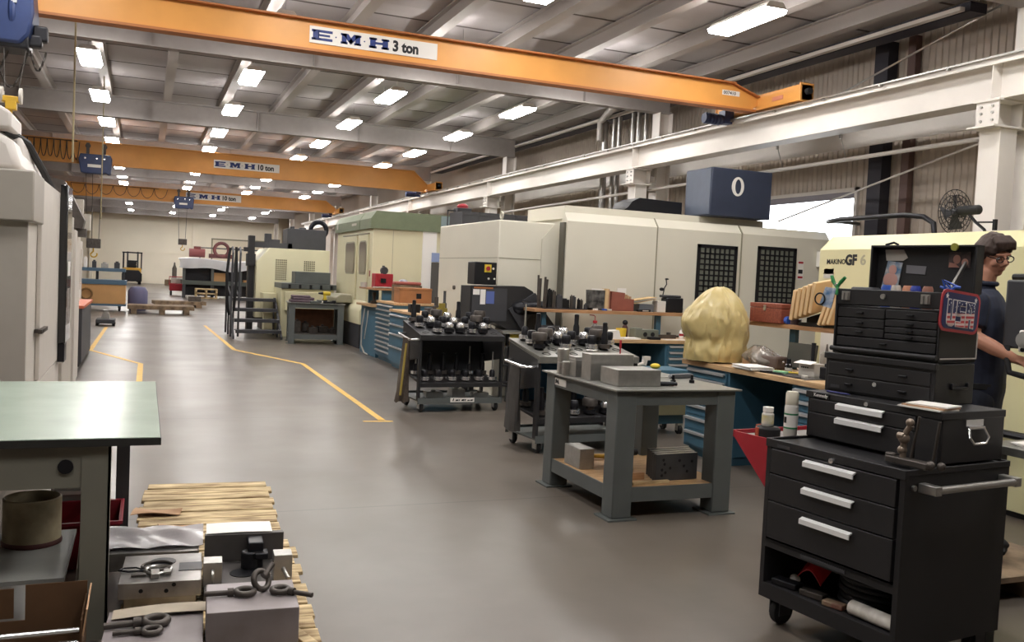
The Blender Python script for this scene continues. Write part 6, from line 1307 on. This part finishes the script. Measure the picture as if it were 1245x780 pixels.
obj('side_stretcher', B().box(TW - .26, TW - .235, .11, 1.48, .33, .37), CHARC, t, sm=False)
solo('paper_parts', B().cbox(0, 0, .015, .22, .3, .03).cbox(.01, .02, .04, .18, .24, .02, .1), PAPERG, 'pale stack of parts at the back left of the green top', 'parts', loc=(-.86, 5.72, TH + .001), bev=.004)
t = thing('steel_pail', 'old beige pail with a dark rim under the green bench', 'pail', (-.46, 4.72, .2512))
obj('pail', B().lathe([(.105, .012), (.125, .02), (.125, .215), (.118, .22), (.11, .21), (.108, .03), (0, .025)], n=26), mat('aged_beige', '8e8268', .6, col2='a3977c', scale=9, var=.2), t)
obj('bottom_rim', B().lathe([(.10, 0), (.128, 0), (.130, .012), (.126, .022), (.10, .02)], n=26), mat('dark_red_rim', '4a2422', .6), t, 'dark red rim')
t = thing('storage_bin', 'dark red plastic bin on the floor behind the bench leg', 'bin', (-.42, 5.02, 0))
prof = []
def taper(x0, x1, y0, y1, z0, z1, e): return [[Vector((x0 + e, y0 + e, z0)), Vector((x1 - e, y0 + e, z0)), Vector((x1 - e, y1 - e, z0)), Vector((x0 + e, y1 - e, z0))], [Vector((x0, y0, z1)), Vector((x1, y0, z1)), Vector((x1, y1, z1)), Vector((x0, y1, z1))]]
o_ = taper(0, .34, 0, .46, 0, .25, .03); i_ = taper(.01, .33, .01, .45, .012, .25, .03)
obj('bin', B().rings([o_[0], o_[1], i_[1], i_[0]]), REDDARK, t, sm=False)
obj('rim', B().box(-.008, .348, -.008, .0, .235, .252).box(-.008, .348, .46, .468, .235, .252).box(-.008, 0, 0, .46, .235, .252).box(.34, .348, 0, .46, .235, .252), mat('red_rim', '96283a', .4), t, sm=False)
solo('bin_part', B().cyl((0, 0, 0), (0, 0, .12), .05).cyl((.13, .02, 0), (.13, .02, .1), .045), RUST, 'dark round parts inside the red bin', 'part', loc=(-.32, 5.2, .013))
t = thing('glass_case', 'small grey framed case standing behind the red bin', 'case', (-.44, 5.52, 0))
obj('case', B().box(0, .2, 0, .2, 0, .40), mat('pale_case', '8a8a84', .4), t, bev=.006); obj('frame', B().box(-.008, .208, -.01, 0, .28, .30).box(-.008, .208, -.01, 0, .39, .41).box(.192, .208, -.01, 0, .28, .41).box(-.008, .008, -.01, 0, .28, .41), PAPERG, t, sm=False)
solo('leaning_rod', B().cyl((-.265, 4.82, .01), (-.245, 4.98, .40), .011), GALV, 'thin steel rod leaning in front of the red bin', 'rod')
# cardboard box of bars
t = thing('cardboard_box', 'open brown cardboard box of steel bars at the bench foot', 'box', (-.56, 3.62, 0))
obj('box', B().box(0, .38, .30, .306, 0, .17).box(.374, .38, 0, .306, 0, .26).box(0, .006, 0, .306, 0, .2).box(0, .38, 0, .306, 0, .006), CARD, t, sm=False)
obj('back_flap', B().box(.16, .38, .30, .306, .17, .31).cbox(.05, .303, .24, .14, .006, .12, 0, .05), CARD, t, sm=False)
obj('side_flap', B().cbox(.388, .15, .25, .006, .3, .10, 0, 0, .12), CARD_L, t, sm=False)
for i, (y, z) in enumerate(((.06, .045), (.12, .075), (.19, .1))): solo('steel_bar', B().cyl((.03, 0, 0), (.36, .004, 0), .013, n=14), CHROME, 'shiny round bar in the cardboard box, %s' % ('front', 'middle', 'rear')[i], 'bar', 'bars in the cardboard box', loc=(-.56, 3.62 + y, z + .05))
# ------------------------------------------------------------------ pallets with steel plates
PR = rad(-3.5)
def pallet(label, loc, L, boards, bw, gap):
    t = thing('wooden_pallet', label, 'pallet', loc, PR)
    y = 0
    for i in range(boards):
        wv = bw * (1 + .12 * math.sin(i * 2.3)); x0 = .012 * math.sin(i * 4.1); 
        obj('deck_board', B().box(x0, .77 + .015 * math.sin(i * 3), y, y + wv, .108, .13 - .003 * (i % 2)), PINE, t, bev=.004); y += wv + gap
    for x in (.02, .36, .70): obj('stringer', B().box(x, x + .045, .0, y - gap, .018, .108), OLDWOOD, t, sm=False)
    for yy in (.0, y / 2 - .05, y - gap - .1): obj('bottom_board', B().box(0, .77, yy, yy + .1, 0, .018), OLDWOOD, t, sm=False)
    return t
pallet('bare pine pallet beyond the steel plates in the left foreground', (-.03, 5.03, 0), 1.3, 9, .13, .018)
pallet('pine pallet loaded with steel plates in the left foreground', (-.09, 3.42, 0), 1.5, 11, .13, .011)
solo('torn_cardboard', B().grid(lambda u, v: (-.06 + .26 * u + .02 * v, .16 * v * (1 - .4 * u), .006 + .010 * math.sin(u * 4 + v * 3) + .006), 8, 5, .003), CARD_L, 'torn piece of cardboard on the bare pallet boards', 'cardboard', loc=(.02, 5.52, .133), rz=PR)
solo('torn_cardboard', B().grid(lambda u, v: (.22 * u, .12 * v * (1 - .5 * u), .008 + .006 * math.sin(u * 5 + v * 2)), 6, 4, .003), CARD_L, 'smaller scrap of cardboard near the plastic film', 'cardboard', loc=(.12, 5.18, .133), rz=PR + .2)
ZP = .1312
solo('steel_plate', B().box(0, .42, 0, .34, 0, .085), SCUFF, 'wide steel plate under plastic film on the loaded pallet, rear left', 'plate', loc=(-.14, 4.56, ZP), rz=PR, bev=.003)
solo('plastic_film', B().grid(lambda u, v: (-.02 + .46 * u, .36 * v, .006 + .012 * abs(math.sin(u * 7 + v * 4)) + .02 * max(0, math.sin(v * 9 + u * 3)) * v), 22, 12, .002), mat('film', 'c6c0c2', .25, trans=.35, bump=.3, bscale=12), 'wrinkled clear film draped on the rear left steel plate', 'film', loc=(-.14, 4.60, ZP + .086), rz=PR)
solo('paper_sheet', B().grid(lambda u, v: (.30 * u - .03, .26 * v, .2045 + .012 * u * (1 - u) - .10 * max(0, v - .6) ** 1.5), 8, 8, .002), PAPER, 'white paper sheet draped over the back wall of the angle fixture', 'paper', loc=(.33, 4.385, ZP), rz=PR)
def disc(cx, cy, z, r, n=26, h=.003): return B().cyl((cx, cy, z), (cx, cy, z + h), r, n=n)
b = B(); bx0, bx1, by0, by1 = 0, .34, 0, .36
bp = solo('bored_plate', B().prism([(0, 0), (.33, 0), (.33, .38), (0, .38)], 'xy', .05, .12).box(.02, .31, .03, .08, 0, .05).box(.02, .31, .30, .35, 0, .05), SCUFF, 'scuffed steel plate with a large bore on the loaded pallet, left', 'plate', loc=(-.07, 4.02, ZP), rz=PR, bev=.003)
obj('bore', disc(.165, .27, .1195, .055), BLACKM, bp); obj('slot', B().box(.235, .332, .13, .24, .1195, .122), BLACKM, bp, sm=False)
hb = B()
for x, z in ((.09, .05), (.19, .045), (.22, .07)): hb.cyl((x, -.002, z + .035), (x, .001, z + .035), .009, n=10)
obj('side_holes', hb, BLACKM, bp)
solo('snap_ring', B().torus((0, 0, .006), .052, .008, 'z', 26, 8), STEEL_B, 'bright metal ring lying by the bore', 'ring', loc=(.09, 4.15, ZP + .1212))
solo('snap_ring', B().torus((0, 0, .005), .062, .006, 'z', 26, 8, .3, 5.6), RUST, 'thin dark ring behind the bright one', 'ring', loc=(.085, 4.21, ZP + .1212))
solo('wire_loop', B().tube([(0, 0, .004), (-.03, .03, .006), (-.08, .04, .004), (-.10, .01, .004), (-.06, -.02, .006), (0, -.01, .004)], .004, 6), BLACKM, 'small dark wire loop on the bored plate', 'wire', loc=(.03, 4.17, ZP + .1212))
for x, y, sx, sy, h, lb in ((.075, 4.09, .035, .07, .02, 'bright square key on the bored plate, left'), (.125, 4.11, .03, .04, .015, 'bright square key on the bored plate, right'), (.01, 4.1, .06, .02, .01, 'dark flat key on the bored plate')):
    solo('steel_key', B().box(-sx / 2, sx / 2, -sy / 2, sy / 2, 0, h), STEEL_B if 'bright' in lb else RUST, lb, 'key', loc=(x, y, ZP + .1212), bev=.002)
f = thing('angle_fixture', 'dark machined angle fixture with two clamp posts on the loaded pallet', 'fixture', (.27, 4.0, ZP), PR)
obj('base_plate', B().box(0, .36, 0, .42, 0, .07), mat('dark_cast', '5a5654', .5, .4, var=.1), f, bev=.003); obj('back_wall', B().box(.0, .36, .38, .42, .07, .20), mat('dark_cast', '5a5654', .5, .4), f, bev=.003)
obj('bore', disc(.17, .2, .0695, .06), BLACKM, f); obj('clamp_arm', B().box(.19, .26, .26, .38, .07, .19).box(.22, .28, .22, .30, .12, .15).cyl((.2, .27, .07), (.2, .27, .15), .04), BLACKM, f, bev=.006)
obj('post', B().box(-.005, .075, .06, .15, .07, .17), STEEL, f, bev=.003); obj('post', B().box(.29, .37, .02, .11, .0, .20), STEEL, f, bev=.003)
obj('ring_bolt', B().torus((.035, .055, .11), .024, .007, 'x', 16, 8), STEEL, f); obj('ring_bolt', B().cyl((.33, .02, .14), (.35, -.03, .11), .010, n=10), STEEL_B, f)
solo('kraft_paper', B().grid(lambda u, v: (.40 * u, .10 * v + .02 * u, .004 + .01 * math.sin(u * 3)), 10, 4, .002), mat('newsprint', 'b4a896', .8, var=.1), 'strip of tan packing paper between the plates on the pallet', 'paper', loc=(-.085, 3.735, ZP + .074), rz=PR)
solo('steel_plate', B().box(0, .355, 0, .40, 0, .07), PURPLE, 'lilac grey steel plate with eye bolts at the front left of the pallet', 'plate', loc=(-.12, 3.44, ZP), rz=PR, bev=.003)
solo('steel_block', B().box(0, .34, 0, .32, .0, .14), PURPLE, 'thick lilac grey steel block with eye bolts at the front right of the pallet', 'block', loc=(.245, 3.46, ZP + .0312), rz=PR, bev=.003)
for q, lb in ((.02, 'near'), (.26, 'far')): solo('wood_spacer', B().box(.01, .33, q, q + .04, 0, .03), OLDWOOD, 'wood strip under the thick block on the pallet, %s one' % lb, 'spacer', loc=(.245, 3.46, ZP), rz=PR)
def eye_bolt(label, loc, rz, s=1, lean=0):
    t = thing('eye_bolt', label, 'eye bolt', loc, rz)
    if not lean:
        obj('eye', B().torus((.0, 0, .014 * s), .036 * s, .013 * s, 'z', 24, 10), RUST, t); obj('shank', B().cyl((-.045 * s, 0, .014 * s), (-.07 * s, 0, .014 * s), .018 * s).cyl((-.07 * s, 0, .013 * s), (-.16 * s, 0, .013 * s), .011 * s), RUST, t)
    else:
        b = B().torus((0, 0, 0), .036 * s, .012 * s, 'z', 24, 10); b.bm.transform(Matrix.Translation((0, 0, .042)) @ Euler((rad(62), 0, rad(35))).to_matrix().to_4x4()); obj('eye', b, RUST, t)
        obj('shank', B().cyl((.02, .02, .06), (.05, .06, .085), .011).cyl((.012, .012, .052), (.022, .022, .062), .017), RUST, t)
    return t
eye_bolt('rusty eye bolt lying left of the leaning one on the thick block', (.40, 3.62, ZP + .1722), rad(-4), .95)
eye_bolt('rusty eye bolt propped upright between two others on the thick block', (.465, 3.655, ZP + .1722), 0, 1, 1)
eye_bolt('rusty eye bolt lying at the right on the thick block', (.535, 3.61, ZP + .1722), rad(140), .9)
eye_bolt('larger eye bolt lying at the back of the front left plate', (.075, 3.66, ZP + .0712), rad(3), 1.15)
eye_bolt('smaller eye bolt lying in front of the larger one on the left plate', (.06, 3.575, ZP + .0712), rad(-3), .85)
solo('wood_splinter', B().box(0, .05, 0, .2, 0, .015), PINE, 'loose splinter of pine at the front right of the pallet', 'splinter', loc=(.62, 3.45, ZP), rz=.3, bev=.003)
# ------------------------------------------------------------------ machinist at the pendant
def remesh(o, v, it=4):
    m = o.modifiers.new('remesh', 'REMESH'); m.mode = 'VOXEL'; m.voxel_size = v; m.use_smooth_shade = True
    if it: s = o.modifiers.new('smooth', 'SMOOTH'); s.iterations = it; s.factor = .5
PF = .13
solo('duckboard', B().box(0, .9, 0, .9, .10, .13).box(0, .08, 0, .9, 0, .10).box(.82, .9, 0, .9, 0, .10).box(.41, .49, 0, .9, 0, .10), OLDWOOD, 'low wooden standing board under the machinist by the yellow machine', 'platform', loc=(4.05, 3.36, 0), sm=False)
per = thing('person', 'man in navy shirt and glasses looking down at the control pendant', 'person', (4.5, 3.79, PF + .002), rad(31))
def limb(b, pts, n=12): b.tube([p[:3] for p in pts], [p[3] for p in pts], n); b.sph(pts[0][:3], pts[0][3]); b.sph(pts[-1][:3], pts[-1][3])
def ell(b, c, rx, ry, rz, M=None):
    s = B().sph((0, 0, 0), 1, rx, ry, rz, 20, 14)
    if M: s.bm.transform(M)
    s.bm.transform(Matrix.Translation(c)); me = bpy.data.meshes.new('tmp'); s.bm.to_mesh(me); b.bm.from_mesh(me); bpy.data.meshes.remove(me); s.bm.free()
def torso(b, g):
    rings = []
    for z, rx, ry, cy in ((.86, .165, .115, .01), (.95, .17, .12, .0), (1.05, .16, .115, -.005), (1.18, .17, .12, -.0), (1.32, .19, .125, .0), (1.42, .195, .115, .01), (1.49, .16, .09, .015), (1.53, .085, .065, .02)):
        rings.append([Vector(((rx + g) * math.copysign(abs(math.cos(a)) ** .8, math.cos(a)), cy + (ry + g) * math.sin(a), z)) for a in [2 * PI * k / 24 for k in range(24)]])
    b.rings(rings)
SR, ER, WR = (-.185, .015, 1.45), (-.235, .015, 1.265), (-.228, -.20, 1.158)
SL, EL, WL = (.185, .015, 1.45), (.22, -.14, 1.30), (.07, -.33, 1.36)
LEG = [[(s * .095, .005, .90, .095), (s * .105, .0, .70, .085), (s * .11, -.01, .49, .058), (s * .11, .01, .32, .058), (s * .11, .02, .09, .038)] for s in (-1, 1)]
bd = B(); torso(bd, 0)
for S, E_, Wv in ((SR, ER, WR), (SL, EL, WL)):
    mid = [(a + c) / 2 for a, c in zip(E_, Wv)]
    limb(bd, [(*S, .058), (*E_, .042)]); limb(bd, [(*E_, .043), (mid[0], mid[1], mid[2], .042), (*Wv, .027)])
for l in LEG: limb(bd, l)
limb(bd, [(0, .02, 1.50, .058), (0, -.005, 1.62, .052)])
# head, turned and tipped down
HC = Vector((.0, -.03, 1.728)); HM = Euler((rad(17), rad(-5), rad(-42)), 'XYZ').to_matrix().to_4x4() @ Matrix.Scale(.93, 4)
def h(x, y, z): v = HM @ Vector((x, y, z)); return (HC.x + v.x, HC.y + v.y, HC.z + v.z)
ell(bd, h(0, .012, .02), .074, .094, .102, HM); ell(bd, h(0, -.025, -.045), .058, .068, .068, HM); ell(bd, h(0, -.058, -.092), .027, .027, .022, HM)
ell(bd, h(0, -.078, .028), .055, .016, .014, HM)
for s in (-1, 1): ell(bd, h(s * .034, -.062, -.03), .026, .026, .024, HM); ell(bd, h(s * .076, .015, -.01), .010, .022, .034, HM)
bd.tube([h(0, -.085, .02), h(0, -.098, -.005), h(0, -.112, -.03)], [.009, .012, .015], 10); ell(bd, h(0, -.098, -.036), .020, .014, .010, HM)
ell(bd, h(0, -.082, -.066), .024, .012, .008, HM)
# hands: palm, four bent fingers, thumb
def hand(b, Wv, d, up, side, curl):
    d, up = Vector(d).normalized(), Vector(up).normalized(); sd = d.cross(up).normalized() * side; o = Vector(Wv)
    limb(b, [(*(o), .026), (*(o + d * .045), .027)])
    for k in range(5): ell(b, o + d * .06 + sd * (-.028 + .014 * k), .020, .020, .016)
    for k, L in enumerate((.070, .080, .076, .060)):
        p0 = o + d * .085 + sd * (.030 - .020 * k); a = curl; p1 = p0 + (d * math.cos(a) - up * math.sin(a)) * L * .45; p2 = p1 + (d * math.cos(a * 2.1) - up * math.sin(a * 2.1)) * L * .32; p3 = p2 + (d * math.cos(a * 2.9) - up * math.sin(a * 2.9)) * L * .26
        b.tube([o + d * .05 + sd * (.024 - .016 * k), p0, p1, p2, p3], [.010, .0095, .0088, .008, .0065], 8); b.sph(p3, .0065)
    t0 = o + d * .03 + sd * .03; t1 = t0 + d * .035 + sd * .025 - up * .012; t2 = t1 + d * .035 + sd * .004 - up * .010
    b.tube([o + d * .02 + sd * .015, t0, t1, t2], [.013, .012, .010, .008], 8); b.sph(t2, .008)
hand(bd, WR, (.12, -.95, -.25), (-.15, -.2, 1), 1, .45)
hand(bd, WL, (-.55, -.75, .0), (.0, -.1, 1), -1, .35)
for s in (-1, 1): ell(bd, (s * .11, -.06, .045), .045, .13, .045)
body = obj('body', bd, SKIN, per); remesh(body, .0055, 3)
# clothing
sb = B(); torso(sb, .016)
for S, E_ in ((SR, ER), (SL, EL)):
    m = [a + (c - a) * .72 for a, c in zip(S, E_)]
    limb(sb, [(*S, .076), (*[a + (c - a) * .5 for a, c in zip(S, E_)], .070)]); sb.tube([S, [a + (c - a) * .5 for a, c in zip(S, E_)], m], [.076, .070, .066], 14)
limb(sb, [(0, .02, 1.49, .075), (0, .015, 1.545, .066)])
sh_ = obj('shirt', sb, SHIRT, per); remesh(sh_, .008, 3)
obj('collar', B().torus((0, .008, 1.565), .062, .014, 'z', 22, 8), SHIRT, sh_)
obj('name_patch', B().cbox(-.10, -.137, 1.36, .06, .008, .025, 0, rad(-4)), REDP, sh_, 'red name patch')
jb = B()
for l in LEG: limb(jb, [(x, y, z, r + .018) for x, y, z, r in l[:-1]] + [(l[-1][0], l[-1][1], .07, .062)])
rg_ = []
for z, rx, ry in ((.80, .175, .125), (.92, .185, .135), (.99, .180, .132)): rg_.append([Vector((rx * math.cos(a), .004 + ry * math.sin(a), z)) for a in [2 * PI * k / 24 for k in range(24)]])
jb.rings(rg_); jn = obj('trousers', jb, JEANS, per); remesh(jn, .009, 3)
obj('belt', B().rings([[Vector(((r_ + .187) * math.cos(a), .004 + (r_ + .138) * math.sin(a), z)) for a in [2 * PI * k / 28 for k in range(28)]] for z, r_ in ((.965, .0), (.968, .004), (.998, .004), (1.0, .0))]), BLACKR, jn)
for s in (-1, 1):
    ss = B(); ell(ss, (s * .11, -.06, .052), .055, .145, .05); ell(ss, (s * .11, .03, .07), .05, .06, .07); ss.box(s * .11 - .052, s * .11 + .052, -.19, .08, 0, .03)
    so = obj('shoe', ss, BLACKR, per); remesh(so, .008, 2)
# hair: thick brown mop with a side fringe
hb_ = B(); ell(hb_, h(0, .022, .042), .084, .102, .098, HM)
random.seed(11)
for k in range(46):
    a = rad(-150 + 300 * k / 45) + PI / 2; e = random.uniform(.2, 1.0)
    p0 = Vector((.07 * math.cos(a) * e, .015 + .09 * math.sin(a) * e, .105 * math.sqrt(max(.05, 1 - e * e * .8)) + .03))
    p1 = Vector((.086 * math.cos(a), .018 + .104 * math.sin(a), .045 + random.uniform(-.02, .02)))
    lo = -.055 if math.sin(a) > -.25 else .035
    p2 = Vector((.083 * math.cos(a), .018 + .100 * math.sin(a), lo + random.uniform(-.015, .015)))
    hb_.tube([h(*p0), h(*p1), h(*p2)], [.015, .017, .008], 6)
for k in range(8):
    x = -.06 + .016 * k; hb_.tube([h(x * .8, -.03, .128), h(x, -.082, .10), h(x + .012, -.090, .062 - .006 * math.sin(k))], [.016, .016, .007], 6)
hr = obj('hair', hb_, HAIR, per); remesh(hr, .0065, 1)
gl = B()
for s in (-1, 1):
    gl.tube([h(s * .034 + .026 * math.cos(q), -.100, .003 + .019 * math.sin(q)) for q in [2 * PI * k / 16 for k in range(16)]], .0026, 6, True); gl.tube([h(s * .06, -.097, .008), h(s * .078, -.05, .01), h(s * .079, .02, .008)], .0026, 6)
gl.tube([h(-.008, -.102, .006), h(.008, -.102, .006)], .0026, 6); obj('glasses', gl, BLACKM, per, 'dark framed glasses')
for s in (-1, 1): 
    e = B(); ell(e, h(s * .033, -.0775, .003), .012, .008, .008, HM); ey = obj('eye', e, mat('eye_white', 'd8cfc8', .3), per, 'eye')
    e = B(); ell(e, h(s * .033, -.085, .001), .005, .003, .005, HM); obj('iris', e, BLACKM, ey)
e = B(); e.tube([h(-.022, -.087, -.0665), h(0, -.0945, -.066), h(.022, -.087, -.0665)], .0025, 6); obj('mouth', e, mat('lip', '9a5c50', .5), per, 'closed mouth')
# ------------------------------------------------------------------ world and view
wd = bpy.data.worlds.new('world'); SC.world = wd; wd.use_nodes = True
bg = wd.node_tree.nodes['Background']; bg.inputs[0].default_value = (.92, .96, 1, 1); bg.inputs[1].default_value = 6
vs = SC.view_settings; vs.view_transform = 'Standard'; vs.look = 'None'; vs.gamma = 1; vs.use_curve_mapping = False; vs.exposure = EXPO
SC.cycles.use_denoising = True; SC.cycles.max_bounces = 6; SC.cycles.diffuse_bounces = 4; SC.cycles.glossy_bounces = 3; SC.cycles.transmission_bounces = 5
SC.cycles.sample_clamp_indirect = 6; SC.cycles.caustics_reflective = False; SC.cycles.caustics_refractive = False
